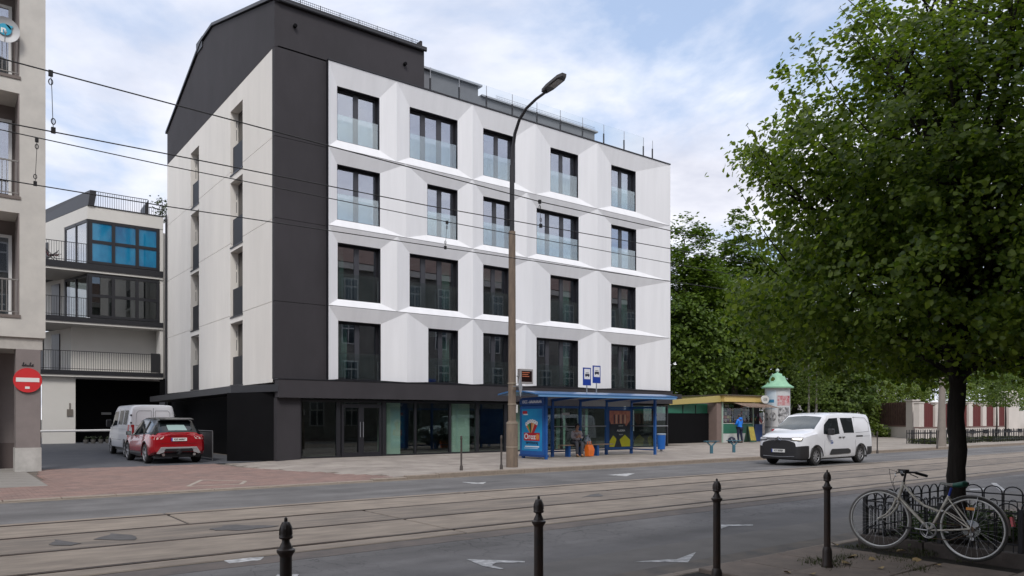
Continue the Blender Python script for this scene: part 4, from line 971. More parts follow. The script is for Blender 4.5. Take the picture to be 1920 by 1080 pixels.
BLKR = mat('black_roof_paint', (.014, .015, .016), .3, coat=.3)
gh_, rb0 = split(RB.mesh([(1.33, .36, .43), (-1.33, .36, .43)]), lambda x, y, z: z > 1.045 and -1.99 < x < 1.05)
rb0.build('body', REDP, RCAR, smooth=True, ang=30); gh_.build('greenhouse', BLKR, RCAR, smooth=True, ang=30)
MB().box(-2.0, 2.0, -.78, .78, .22, .50).build('underbody', CARBLK, RCAR)
for cx in (1.33, -1.33): MB().box(cx-.5, cx+.5, -.80, .80, .5, .76).build('wheel_housing', CARBLK, RCAR)
BLKR = mat('black_roof_paint', (.014, .015, .016), .3, coat=.3)
patch(RB, 'top', [(-1.62, -.56), (-1.66, 0), (-1.62, .56)], [(.45, -.56), (.55, 0), (.45, .56)], .008, nu=10, nv=18).build('roof_panel', BLKR, RCAR, smooth=True)
m = MB(); m.prism([(-1.93, -.58, 1.545), (-1.93, .58, 1.545), (-1.55, .60, 1.60), (-1.55, -.60, 1.60)], (0, 0, .03)); m.build('roof_spoiler', BLKR, RCAR, fix=True)
patch(RB, 'top', [(-1.68, -.62), (-1.70, 0), (-1.68, .62)], [(-2.01, -.80), (-2.04, 0), (-2.01, .80)], .010, nu=12, nv=5).build('rear_window', CARGL, RCAR, smooth=True)
patch(RB, 'top', [(-1.84, -.26), (-1.84, .34)], [(-1.97, -.34), (-1.97, .30)], .016, nu=5, nv=2).build('window_reflection', mat('painted_reflection', (.30, .42, .40), .3), RCAR)  # pale patch that paints a reflection onto the rear glass
for s in (1, -1):
    patch(RB, 'side', [(-1.72, 1.36), (-1.2, 1.50), (-.2, 1.54), (.42, 1.46), (.98, 1.08)], [(-1.86, 1.12), (-1.2, 1.08), (-.2, 1.04), (.42, 1.02), (1.05, 1.0)], .008, s, 24, 4).build('side_window', CARGL, RCAR, smooth=True)
    for x in (-.10, -1.0): MB().tube((x, s*(RB.halfw(x, 1.5)+.012), 1.5), (x-.03, s*(RB.halfw(x, 1.04)+.012), 1.04), .03, 4).build('window_pillar', BLKR, RCAR)
    m = MB(); p = lambda x, z, o=.003: (x, s*(RB.halfw(x, z)+o), z)
    for L in ([p(-.95, 1.02), p(-.90, .45)], [p(.12, 1.0), p(.12, .4)], [p(1.0, .95), p(.95, .55)], [p(-1.6, .98), p(1.1, .90)]): m.path(L, .004, 4)
    m.build('door_gap', mat('red_gap', (.08, .002, .004), .6), RCAR)
    patch(RB, 'side', [(-.85, .42), (.85, .42)], [(-.85, .28), (.85, .28)], .012, s, 8, 2).build('sill_cover', CARBLK, RCAR)
    for x in (-.02, -.98): MB().box(x-.2, x-.04, min(s*.93, s*.965), max(s*.93, s*.965), .90, .925).build('handle', CHR, RCAR)
    mm = MB().box(.62, .78, min(s*.93, s*1.10), max(s*.93, s*1.10), .98, 1.14).build('mirror', CARBLK, RCAR); bevel(mm, .04, 3)
    MB().box(.60, .622, min(s*.95, s*1.08), max(s*.95, s*1.08), 1.0, 1.12).build('mirror_glass', mat('mirror_pale', (.5, .6, .62), .1, metal=.6), RCAR)
    tl = patch(RB, 'rear', [(s*.80, .96), (s*.50, .97)], [(s*.82, .86), (s*.56, .88)], .014, nu=6, nv=3).build('tail_light', mat('pale_lamp', (.62, .45, .42), .15, coat=.6), RCAR)
    patch(RB, 'side', [(-2.10, .97), (-1.86, .99)], [(-2.10, .87), (-1.90, .92)], .012, s, 4, 2).build('tail_light', mat('red_lamp', (.35, .01, .012), .2, coat=.6), RCAR)
    patch(RB, 'rear', [(s*.72, 1.02), (s*.40, 1.03)], [(s*.72, .985), (s*.40, .99)], .012, nu=4, nv=1).build('lamp_strip', MATS['red_lamp'], RCAR)
    for x in (1.33, -1.33): wheel(RCAR, x, s*.82, .355, s, RIMM, 5, .70, .235)
    for cx in (1.33, -1.33):
        m = MB(); m.path([(cx+.435*math.cos(a), s*(RB.halfw(cx+.435*math.cos(a), max(.45, .36+.435*math.sin(a)))+.002), .36+.435*math.sin(a)) for a in [PI*k/14 for k in range(15)]], .016, 5)
        m.build('arch_lip', CARBLK, RCAR)
    m = MB(); m.tube((-2.20, s*.52, .33), (-2.0, s*.52, .33), .05, 12); m.build('exhaust', CHR, RCAR)
patch(RB, 'rear', [(-.60, .60), (0, .60), (.60, .60)], [(-.60, .545), (0, .545), (.60, .545)], .03, nu=12, nv=1).build('skid_plate', mat('skid_silver', (.42, .42, .43), .4, metal=.4), RCAR)
for s in (1, -1):
    m = MB(); pts = [(-2.215, s*.60, .60), (-2.215, s*.40, .60), (-2.20, s*.50, .42), (-2.19, s*.66, .36), (-2.19, s*.74, .38)]; m.prism(pts, (.05, 0, 0)); m.build('skid_plate', MATS['skid_silver'], RCAR, fix=True)
patch(RB, 'rear', [(-.44, .545), (0, .545), (.44, .545)], [(-.58, .36), (0, .33), (.58, .36)], .036, nu=10, nv=2).build('bumper_insert', CARBLK, RCAR)
m = MB(); m.path([(RB.endx(y, .72, False)-.006, y, .72) for y in (-.6, -.3, 0, .3, .6)], .004, 4); m.path([(RB.endx(y, .99, False)-.006, y, .985) for y in (-.38, 0, .38)], .005, 4); m.build('tailgate_gap', MATS['red_gap'], RCAR)
plate(RCAR, -2.215, 0, .865, 'KJG 6686Y', REAR_RZ)
text('tailgate_letters', 'RANGE  ROVER', .075, mat('letter_silver', (.55, .5, .5), .3, metal=.5), RCAR, (-2.185, 0, 1.005), (PI/2, 0, REAR_RZ), sx=1.25)

# ---- silver grey van in front of it
SV = thing('parked_van', 'silver grey van with twin rear doors parked ahead of the red car', 'van', (7.03, 36.05, gz(7, 36)+.005), PI/2)
SILV = mat('van_silver_paint', (.74, .75, .78), .32, coat=.5, var=.06, vscale=1)
SB = Body([(-2.42, .42, .62, 1.15, 1.76, .84, .80, .68), (-2.38, .38, .62, 1.15, 1.84, .90, .87, .74), (-2.25, .34, .62, 1.15, 1.88, .95, .92, .78), (-1.0, .32, .62, 1.14, 1.90, .95, .92, .78), (.6, .32, .62, 1.12, 1.89, .95, .92, .78), (1.0, .32, .62, 1.12, 1.78, .95, .92, .78), (1.35, .32, .62, 1.10, 1.45, .95, .91, .79), (1.65, .32, .60, 1.06, 1.16, .94, .90, .80), (2.1, .30, .58, .92, 1.02, .90, .84, .72), (2.3, .30, .5, .75, .85, .78, .70, .6), (2.36, .33, .48, .62, .68, .6, .55, .45)])
SB.mesh([(1.5, .29, .35), (-1.6, .29, .35)]).build('body', SILV, SV, smooth=True, fix=True, ang=28)
MB().box(-2.2, 2.1, -.80, .80, .22, .52).build('underbody', CARBLK, SV)
for cx in (1.5, -1.6): MB().box(cx-.45, cx+.45, -.82, .82, .5, .74).build('wheel_housing', CARBLK, SV)
GAPG = mat('grey_gap', (.12, .12, .13), .6)
DIMG = mat('frosted_window', (.10, .11, .115), .15, spec=.7)
for s in (1, -1):
    for a, b in ((-1.95, -1.25), (-1.05, -.25)): patch(SB, 'side', [(a, 1.70), (b, 1.70)], [(a-.02, 1.18), (b, 1.18)], .008, s, 6, 3).build('side_window', DIMG, SV)
    patch(SB, 'side', [(.05, 1.68), (.8, 1.66), (1.12, 1.42)], [(.05, 1.15), (.8, 1.12), (1.32, 1.13)], .008, s, 10, 3).build('side_window', CARGL, SV)
    m = MB(); p = lambda x, z, o=.003: (x, s*(SB.halfw(x, z)+o), z)
    for L in ([p(-.14, 1.75), p(-.14, .38)], [p(-1.14, 1.75), p(-1.14, .45)], [p(-2.2, 1.02), p(1.2, 1.0)], [p(1.12, 1.1), p(1.1, .5)], [p(-1.1, .62), p(1.0, .62)]): m.path(L, .005, 4)
    m.build('door_gap', GAPG, SV)
    patch(SB, 'rear', [(s*.84, 1.18), (s*.72, 1.18)], [(s*.84, .72), (s*.72, .72)], .012, nu=2, nv=5).build('tail_light', MATS['tail_red'], SV)
    patch(SB, 'side', [(-2.36, 1.18), (-2.24, 1.18)], [(-2.36, .72), (-2.24, .72)], .010, s, 2, 5).build('tail_light', MATS['tail_red'], SV)
    m = MB(); q = lambda y, z: (SB.endx(y, z, False)-.008, y, z)
    m.path([q(s*.08, 1.68), q(s*.55, 1.68), q(s*.63, 1.60), q(s*.66, 1.16), q(s*.08, 1.16), q(s*.08, 1.68)], .006, 4); m.build('door_crease', GAPG, SV)
    mm = MB().box(1.05, 1.2, min(s*.95, s*1.16), max(s*.95, s*1.16), 1.08, 1.36).build('mirror', CARBLK, SV); bevel(mm, .04, 3)
    for x in (1.5, -1.6): wheel(SV, x, s*.83, .335, s, STEEL, 6)
    for z in (1.52, 1.25): MB().box(-2.42, -2.36, min(s*.80, s*.86), max(s*.80, s*.86), z-.03, z+.03).build('hinge', CARBLK, SV)
m = MB(); m.path([(SB.endx(0, z, False)-.008, 0, z) for z in (.5, .9, 1.3, 1.7, 1.78)], .007, 4); m.build('door_gap', CARBLK, SV)
patch(SB, 'rear', [(-.84, .56), (.84, .56)], [(-.84, .38), (.84, .38)], .03, nu=8, nv=2).build('rear_bumper', CARBLK, SV)
patch(SB, 'top', [(.95, -.66), (.92, 0), (.95, .66)], [(1.55, -.74), (1.62, 0), (1.55, .74)], .008, nu=8, nv=4).build('windscreen', CARGL, SV)
MB().box(-2.46, -2.42, .10, .5, 1.0, 1.06).build('handle_strip', SILV, SV)

for ch in SV.children:
    if not ch.name.startswith('wheel') or ch.name.startswith('wheel_h'): ch.scale = (1.02, 1, 1.14)
# ---- light car far right, parked by the gate
FC = thing('parked_car', 'pale grey car cut by the right edge beside the white gate pillar', 'car', (80.5, 24.6, .12), PI-.0)
FBd = Body([(-2.2, .4, .6, .9, 1.1, .7, .66, .5), (-2.0, .3, .6, .95, 1.2, .88, .82, .6), (-1.2, .25, .6, .95, 1.5, .9, .84, .62), (.2, .25, .6, .93, 1.52, .9, .84, .62), (1.0, .25, .6, .92, 1.1, .9, .84, .66), (1.3, .25, .6, .90, 1.0, .9, .83, .66), (2.0, .28, .55, .78, .85, .84, .74, .58), (2.15, .3, .5, .68, .72, .7, .6, .45)])
FBd.mesh([(1.35, .32, .38), (-1.35, .32, .38)]).build('body', mat('pale_car_paint', (.45, .50, .50), .3, coat=.5), FC, smooth=True, fix=True)
patch(FBd, 'top', [(.3, -.55), (.3, .55)], [(1.05, -.62), (1.05, .62)], .01, nu=6, nv=4).build('windscreen', CARGL, FC)
for s in (1, -1):
    patch(FBd, 'side', [(-1.4, 1.35), (.1, 1.4), (.6, 1.2)], [(-1.6, 1.0), (.1, .97), (.85, .97)], .01, s, 8, 2).build('side_window', CARGL, FC)
    for x in (1.35, -1.35): wheel(FC, x, s*.78, .31, s, STEEL, 6)

# ================================================================ BUS SHELTER
BLUE = mat('shelter_blue', (.018, .10, .34), .4, var=.12, vscale=3)
BLUED = mat('shelter_blue_dark', (.012, .055, .21), .45)
GREYP = mat('grey_panel', (.20, .20, .22), .6, var=.1)
BS = thing('bus_shelter', 'blue bus shelter with curved roof, glass back and two poster panels', 'bus shelter', (20.8, 22, .12))
UX = [17.82, 19.28, 20.76, 22.25, 23.75]; VB_, VF = 22.6, 21.25; Z0 = .12
for i, u in enumerate(UX):
    MB().box(u-.05, u+.05, VB_-.05, VB_+.05, Z0, 2.42).build('post', BLUE, BS, world=True)
for u in (UX[0], UX[-1]): MB().box(u-.045, u+.045, VF-.045, VF+.045, Z0, 2.42).build('post', BLUE, BS, world=True)
m = MB(); m.box(UX[0], UX[-1], VB_-.03, VB_+.03, 2.05, 2.13); m.build('top_rail', BLUE, BS, world=True)
m = MB(); m.box(UX[0]-.03, UX[0]+.03, VF, VB_, 2.10, 2.16); m.box(UX[-1]-.03, UX[-1]+.03, VF, VB_, 2.05, 2.13); m.build('side_rail', BLUE, BS, world=True)
for i in range(4):
    a, b = UX[i]+.055, UX[i+1]-.055
    MB().box(a, b, VB_-.015, VB_+.015, 2.14, 2.38).build('header_panel', GREYP if i < 2 else mat('header_pale', (.40, .40, .40), .6), BS, world=True)
    if i != 3: MB().box(a, b, VB_-.006, VB_+.006, .42, 2.045).build('glass_panel', GLASS2, BS, world=True)
    MB().box(a, b, VB_-.02, VB_+.02, .30, .35).build('bottom_rail', BLUED, BS, world=True)
MB().box(UX[-1]-.006, UX[-1]+.006, VF+.05, VB_-.055, .42, 2.04).build('glass_panel', GLASS2, BS, world=True)
MB().box(UX[-1]-.02, UX[-1]+.02, VF+.05, VB_-.055, .30, .35).build('bottom_rail', BLUED, BS, world=True)
for i in (1, 2): MB().box(UX[i]+.055, UX[i+1]-.055, VB_-.05, VB_-.02, 1.30, 1.335).build('lean_rail', METG, BS, world=True)
MB().box(UX[-1]-.055, UX[-1]-.02, VF+.05, VB_-.05, 1.30, 1.335).build('lean_rail', METG, BS, world=True)
# curved roof
m = MB(); n = 10; prof = []
for k in range(n+1):
    t = k/n; v = 20.55+2.25*t; z = 2.46+.20*math.sin(PI*(.12+.72*t)); prof.append((v, z))
pts = [(16.75, v, z) for v, z in prof]+[(16.75, v, z-.045) for v, z in prof[::-1]]
m.prism(pts, (7.6, 0, 0)); m.build('roof', mat('roof_blue', (.055, .16, .36), .30, var=.1, coat=.2), BS, world=True, fix=True)
m = MB(); m.box(16.9, 24.3, 20.56, 20.60, 2.42, 2.50); m.build('roof_edge', mat('roof_edge_blue', (.16, .33, .58), .35), BS, world=True)
for u in UX:
    m = MB(); m.prism([(u-.03, VB_, 2.42), (u-.03, 20.8, 2.48), (u-.03, 20.8, 2.44), (u-.03, VB_, 2.30)], (.06, 0, 0)); m.build('roof_bracket', BLUE, BS, world=True, fix=True)
# left poster box, seen face on from the left
m = MB(); m.box(UX[0]-.09, UX[0]+.09, VF+.02, VB_+.10, .28, 2.10); m.build('poster_box', BLUE, BS, world=True)
MB().box(UX[0]-.11, UX[0]+.11, VF-.02, VB_+.12, .20, .279).build('box_foot', BLUED, BS, world=True)
for v in (VF+.05, VB_+.05): MB().tube((UX[0]-.02, v, .1), (UX[0]-.02, v, .21), .025, 8).build('foot', METG, BS, world=True)
PB = mat('poster_cyan', (.012, .20, .48), .35, col2=(.02, .30, .56), vscale=.8)
pu = UX[0]-.094
ps = MB().box(pu, pu+.006, VF+.12, VB_-.02, .42, 2.0).build('poster', PB, BS, world=True)
def onp(y0, y1, z0, z1, m_, d=.001, nm='print'):        # y measured from the rear edge (left in the photo) towards the street
    MB().box(pu-d, pu-d+.0008, VB_-.02-y1, VB_-.02-y0, z0, z1).build(nm, m_, ps)
PR = mat('print_red', (.45, .015, .03), .4); PW = mat('print_white', (.75, .75, .76), .4); PG = mat('print_green', (.03, .30, .08), .4); PO = mat('print_orange', (.60, .22, .06), .4); PK = mat('print_dark', (.02, .02, .05), .4)
onp(.05, .33, 1.80, 1.92, PR); onp(.10, .38, 1.77, 1.81, PW, .002)
cy = VB_-.02-.62
for k, (a, c) in enumerate(((-38, PO), (-24, PG), (-10, PK), (4, PO), (18, mat('print_cream', (.65, .45, .25), .4)), (32, PR))):
    r = math.radians(a); dy, dz = math.sin(r), math.cos(r); b0 = (cy, 1.02); e = (cy-dy*.50, 1.02+dz*.50); nx, nz = -dz*0+dz, dy
    m = MB(); w0, w1 = .05, .085
    m.prism([(pu-.002-k*.0003, b0[0]-dz*w0, b0[1]-dy*w0), (pu-.002-k*.0003, b0[0]+dz*w0, b0[1]+dy*w0), (pu-.002-k*.0003, e[0]+dz*w1, e[1]+dy*w1), (pu-.002-k*.0003, e[0]-dz*w1, e[1]-dy*w1)], (.0002, 0, 0)); m.build('print', c, ps, fix=True)
    m = MB(); m.lathe([(.075, -.0002), (.075, .0002)], (pu-.0045-k*.0003, e[0]-dy*.03, e[1]+dz*.02), 12, 'x'); m.build('print', PW, ps)
    m = MB(); m.lathe([(.018, -.0002), (.018, .0002)], (pu-.0068, e[0]-dy*.03+.015, e[1]+dz*.03), 8, 'x'); m.build('print', PK, ps)
onp(.14, 1.08, .80, 1.10, PR, .0062)
text('poster_word', 'Oroz', .30, PW, ps, (pu-.0075, VB_-.02-.50, .95), FACEL, bold=.006, sx=1.05)
m = MB(); m.lathe([(.11, -.0002), (.11, .0002)], (pu-.0075, VB_-.02-.95, .95), 14, 'x'); m.build('print', PO, ps)
text('poster_word', 'WYTRWAJ', .13, PK, ps, (pu-.0075, VB_-.02-.62, .71), FACEL, bold=.004, sx=1.15)
onp(.2, 1.05, .56, .60, PW, .003); onp(.16, .98, .50, .53, mat('print_pale_blue', (.35, .50, .68), .4), .003)
MB().box(pu-.01, pu+.12, VF-.02, VB_+.10, 2.14, 2.38).build('name_board', BLUED, BS, world=True)
text('name_text', 'OCC - AAAAAAAA', .155, PW, BS, (pu-.012-BS.location.x, (VF+VB_)/2+.03-BS.location.y, 2.26-BS.location.z), FACEL, bold=.004, sx=.88)
# right poster (back wall, 4th bay)
a, b = UX[3]+.06, UX[4]-.06
p2 = MB().box(a, b, VB_-.05, VB_+.05, .34, 2.04).build('poster_box', BLUE, BS, world=True)
MB().box(a+.07, b-.07, VB_-.056, VB_-.0505, .42, 1.98).build('poster', mat('poster_dark', (.022, .022, .038), .35, col2=(.04, .05, .06), vscale=2), p2)
def onq(x0, x1, z0, z1, m_, d=.058, nm='print'): MB().box(a+.07+x0, a+.07+x1, VB_-d-.0006, VB_-d, z0, z1).build(nm, m_, p2)
m = MB(); yq = VB_-.058; X = a+.07; Wd = b-a-.14
m.prism([(X, yq, 1.96), (X+Wd, yq, 1.96), (X+Wd, yq, 1.55), (X+Wd*.8, yq, 1.30), (X+Wd*.72, yq, 1.42), (X+.1, yq, 1.40), (X, yq, 1.55)], (0, -.0006, 0)); m.build('print', mat('print_skin', (.62, .24, .15), .4, col2=(.40, .12, .09), vscale=4), p2, fix=True)
for k in range(6): onq(.25+k*.13, .31+k*.13, 1.42, 1.80, mat('print_finger', (.70, .48, .34), .4) if k % 2 else PK, .0595)
text('poster_word', 'ALLEGRIA', .11, PW, p2, (X+Wd*.55, VB_-.060, 1.12), FACE, bold=.003)
text('poster_word', 'KONCERT', .06, PW, p2, (X+Wd*.55, VB_-.060, 1.32), FACE)
text('poster_word', 'MUZYKA', .06, PW, p2, (X+Wd*.55, VB_-.060, .95), FACE)
YEL = mat('print_yellow', (.68, .62, .02), .4)
m = MB(); m.prism([(X, yq, .44), (X+.28, yq, .44), (X+.40, yq, .70), (X+.40, yq, .78), (X+.22, yq, .92), (X, yq, .68)], (0, -.0006, 0)); m.prism([(X+.72, yq, .44), (X+Wd, yq, .44), (X+Wd, yq, .72), (X+Wd*.74, yq, .94), (X+.60, yq, .74)], (0, -.0006, 0)); m.build('print', YEL, p2, fix=True)
m = MB(); m.box(24.0-.22, 24.0-.17, VB_-.09, VB_-.06, 1.1, 2.0); m.build('timetable_strip', PW, BS, world=True)
# bench
m = MB(); m.box(19.35, 22.15, VB_-.52, VB_-.40, .56, .60); m.box(19.35, 22.15, VB_-.38, VB_-.26, .56, .60); m.build('bench_seat', mat('bench_wood', (.30, .22, .16), .7, var=.2, vscale=6, stretch=(.3, 3, 3)), BS, world=True)
for u in (19.75, 21.3): MB().box(u-.05, u+.05, VB_-.50, VB_-.28, Z0, .558).build('bench_leg', BLUE, BS, world=True)
text('glass_sticker', 'KRAKOWSKA', .07, PW, BS, (uat(1060, 22.6)+.0-BS.location.x, VB_-.012-BS.location.y, 1.82-BS.location.z), FACE, sx=.9)
MB().box(uat(1055, 22.6), uat(1068, 22.6), VB_-.011, VB_-.0105, 1.77, 1.87).build('glass_sticker', mat('sticker_grey', (.4, .4, .4), .6), BS, world=True)
# two stop signs standing on the roof
for k, (px, py, lab) in enumerate(((1101, 706, 'left blue and white tram stop sign above the shelter roof'), (1119, 702, 'right, taller blue and white tram stop sign above the shelter roof'))):
    p = vp(px, py, 21.1); s = thing('stop_sign', lab, 'sign', (p.x, 21.1, p.z), 0, 'stop signs on the shelter')
    MB().tube((0, .02, -.32), (0, .02, 2.60-p.z-.0), .022, 8).build('pole', METG, s)
    MB().box(-.20, .20, 0, .03, -.34, .34).build('plate', mat('sign_blue', (.01, .045, .30), .4), s)
    MB().box(-.155, .155, -.004, -.0005, -.10, .29).build('white_field', PW, s)
    m = MB(); m.box(-.11, .11, -.008, -.0045, .02, .10); m.box(-.08, .08, -.008, -.0045, .13, .15); m.lathe([(.028, -.002), (.028, .002)], (-.07, -.006, .015), 10, 'y'); m.lathe([(.028, -.002), (.028, .002)], (.07, -.006, .015), 10, 'y'); m.build('tram_symbol', PK, s)
# electronic display and the sign seen from behind on the lamp post
p = vp(988, 706, 18.45)
dsp = thing('departure_display', 'dark electronic departure display in grey frame behind the lamp post', 'display', (p.x, 18.45, p.z))
MB().box(-.30, .20, -.06, .10, -.23, .23).build('housing', mat('display_grey', (.32, .30, .30), .5), dsp)
MB().box(-.26, .15, -.064, -.061, -.17, .17).build('screen', mat('screen_dark', (.018, .008, .008), .2), dsp)
LED = emis('led_amber', (.40, .12, .06), .10)
for z, w_ in ((.12, .30), (.06, .24), (.0, .28)): MB().box(-.24, -.24+w_, -.067, -.0645, z-.012, z+.012).build('led_row', LED, dsp)
m = MB(); m.tube((-.3, .02, 0), (-(p.x-14.2)+.12, .05, 0), .02, 6); m.build('bracket', METG, dsp)
p = vp(976, 725, 18.35)
ts = thing('warning_sign', 'grey diamond sign seen from behind fixed to the lamp post', 'road sign', (p.x+.0, 18.35, p.z), .5)
m = MB(); m.prism([(0, 0, -.33), (.16, 0, -.02), (-.02, 0, .33), (-.16, 0, .05)], (0, .01, 0)); m.build('plate', METG, ts)
MB().tube((-.1, .02, 0), (-.25, .15, 0), .015, 6).build('clamp', METG, ts)
# blue litter bin
p = gp(1240, 838, .12)
lb = thing('litter_bin', 'blue litter bin with pale rim right of the bus shelter', 'litter bin', (uat(1240, 23.2), 23.2, .12))
MB().lathe([(.17, .1), (.20, .75), (.20, .76)], (0, 0, 0), 18).build('barrel', mat('bin_blue', (.01, .11, .42), .45), lb, smooth=True)
MB().lathe([(.21, .76), (.215, .82), (.17, .83)], (0, 0, 0), 18).build('rim', mat('bin_rim', (.30, .36, .44), .5), lb)
MB().tube((0, 0, 0), (0, 0, .12), .06, 8).build('foot', METG, lb)
MB().tube((-.6, 0, 1.17), (.45, 0, 1.17), .02, 6).build('bar', METG, lb)
# Y shaped blue racks
for px, lab in ((1334, 'left blue Y shaped rack on the pavement by the kiosk'), (1376, 'right blue Y shaped rack on the pavement by the kiosk')):
    u = uat(px, 20.5); r_ = thing('bicycle_rack', lab, 'bicycle rack', (u, 20.5, .12), -.35, 'blue Y racks before the kiosk')
    RK = mat('rack_teal', (.05, .14, .19), .5)
    MB().box(-.06, .06, -.035, .035, 0, .32).build('stem', RK, r_)
    m = MB(); m.tube((0, 0, .30), (-.24, 0, .52), .032, 8); m.tube((0, 0, .30), (.24, 0, .52), .032, 8); m.build('fork', RK, r_)
    MB().box(-.34, .34, -.09, .09, .52, .55).build('top_bar', RK, r_)

# ================================================================ KIOSK
KO = thing('kiosk', 'green and white newspaper kiosk with yellow fascia and striped awning', 'kiosk', (40.5, 29.3, .12))
KG = mat('kiosk_green', (.018, .15, .09), .5, var=.1); KW = mat('kiosk_white', (.60, .62, .60), .6, var=.08); KY = mat('kiosk_yellow', (.62, .45, .15), .55, var=.08); KD = mat('kiosk_dark', (.012, .013, .015), .6, var=.3)
KT = mat('kiosk_taupe', (.22, .16, .14), .8, var=.1)
MB().box(38.9, 42.2, 29.33, 32.5, .12, .68).build('base_panel', KW, KO, world=True)
MB().box(38.9, 42.2, 29.32, 32.5, .685, 1.30).build('green_panel', KG, KO, world=True)
MB().box(38.9, 42.2, 31.2, 32.5, 1.305, 2.60).build('rear_wall', KD, KO, world=True)
MB().box(38.4, 38.9, 29.30, 32.5, .12, 2.62).build('side_panel', KT, KO, world=True)
MB().box(38.88, 38.97, 29.24, 29.31, .12, 2.66).build('corner_post', mat('post_mint', (.35, .48, .40), .6), KO, world=True)
MB().box(42.12, 42.2, 29.26, 29.33, .12, 2.66).build('corner_post', MATS['post_mint'], KO, world=True)
for a_, b_ in ((38.98, 40.0), (40.06, 41.05), (41.1, 42.1)): MB().box(a_, b_, 29.40, 29.41, 1.34, 2.56).build('window_pane', GLASS3, KO, world=True)
MB().box(38.9, 42.2, 29.31, 29.42, 1.301, 1.337).build('counter', KW, KO, world=True)
cols = [(.5, .1, .1), (.6, .6, .62), (.1, .2, .5), (.6, .5, .2), (.1, .35, .2), (.4, .2, .4), (.7, .65, .6), (.02, .02, .03)]
CM = [mat('magazine_%s' % n, tuple(x*.45 for x in c), .5) for n, c in zip(('red', 'grey', 'blue', 'ochre', 'green', 'violet', 'cream', 'black'), cols)]
for i in range(13):
    for j in range(5):
        if 5 < i < 9 and j > 0: continue
        u = 39.02+i*.238; z = 1.40+j*.23
        MB().box(u, u+.17, 29.50, 29.53, z, z+.18).build('magazine', random.choice(CM), KO, world=True)
MB().box(38.7, 42.95, 28.95, 32.6, 2.68, 3.06).build('yellow_fascia', KY, KO, world=True)
MB().box(38.6, 43.05, 28.85, 32.7, 3.065, 3.12).build('roof_sheet', mat('roof_brown', (.10, .08, .06), .7), KO, world=True)
m = MB(); m.prism([(34.3, 29.9, 2.42), (38.69, 29.2, 2.66), (38.69, 29.2, 3.05), (34.3, 29.9, 2.68)], (0, .3, 0)); m.build('yellow_fascia', mat('kiosk_olive', (.42, .34, .12), .6), KO, world=True, fix=True)
MB().box(34.2, 38.39, 30.0, 33, 1.95, 2.55).build('green_band', KG, KO, world=True)
for u in (36.0, 37.2): MB().box(u, u+.05, 29.97, 29.998, 1.95, 2.45).build('batten', KD, KO, world=True)
MB().box(33.6, 38.39, 29.9, 33, .12, 1.94).build('black_screen', BLACKW, KO, world=True)
m = MB(); n = 16
AW = mat('awning_cloth', (.30, .22, .17), .85, col2=(.14, .09, .07), vscale=9)
for k in range(n):
    u = 39.7+k*.21; m.prism([(u, 29.0, 2.62), (u+.2, 29.0, 2.62), (u+.2, 27.9, 2.34-.03*(k % 2)), (u, 27.9, 2.34)], (0, 0, -.02))
m.build('awning', AW, KO, world=True, fix=True)
for u in (39.8, 42.95): MB().tube((u, 29.25, 2.2), (u, 27.95, 2.33), .015, 5).build('awning_arm', METG, KO, world=True)
MB().tube((42.2, 27.95, .12), (42.2, 27.95, 2.33), .02, 6).build('awning_post', METG, KO, world=True)
MB().box(42.3, 43.3, 29.6, 31.5, .12, 2.6).build('stock_room', KD, KO, world=True)
MB().box(42.35, 43.2, 29.3, 29.58, .12, 1.25).build('blue_cabinet', mat('cabinet_blue', (.015, .05, .16), .5), KO, world=True)
for i in range(6): MB().box(42.36+i*.13, 42.46+i*.13, 29.57, 29.59, 1.5+.12*(i % 3), 1.66+.12*(i % 3)).build('magazine', CM[i], KO, world=True)
MB().prism([(42.25, 28.9, 1.5), (42.45, 28.85, 1.30), (42.55, 28.85, 1.42), (42.35, 28.9, 1.78)], (0, .02, 0)).build('red_flag', CM[0], KO, world=True, fix=True)
p = vp(1435, 749, 28.6); ks = thing('oval_sign', 'round white sign board beside the kiosk roof and poster column', 'sign', (p.x, 28.6, p.z))
m = MB(); m.v = []; pts = [(.42*math.cos(a*PI/12), 0, .26*math.sin(a*PI/12)) for a in range(24)]; m.prism(pts, (0, .05, 0)); m.build('board', mat('sign_cream', (.58, .58, .55), .6), ks)
text('letters', 'KEBI', .26, mat('sign_ink', (.03, .03, .03), .6), ks, (0, -.004, -.01), FACE, sx=.8)
MB().tube((0, .03, -.2), (0, .4, -.35), .02, 5).build('arm', METG, ks)
p = gp(1407, 829, .12); ab = thing('sandwich_board', 'yellow sandwich board standing by the kiosk door', 'sign board', (uat(1407, 28.6), 28.6, .12), -.2)
for s in (1, -1):
    m = MB(); m.prism([(-.26, s*.28, .02), (.26, s*.28, .02), (.24, s*.03, 1.05), (-.24, s*.03, 1.05)], (0, .02, 0)); m.build('board', mat('board_green', (.03, .08, .05), .6), ab, fix=True)
m = MB(); m.prism([(-.22, -.275, .12), (.22, -.275, .12), (.205, -.048, .98), (-.205, -.048, .98)], (0, -.006, 0)); m.build('print', mat('board_yellow', (.38, .34, .05), .6, col2=(.30, .20, .04), vscale=7), ab, fix=True)

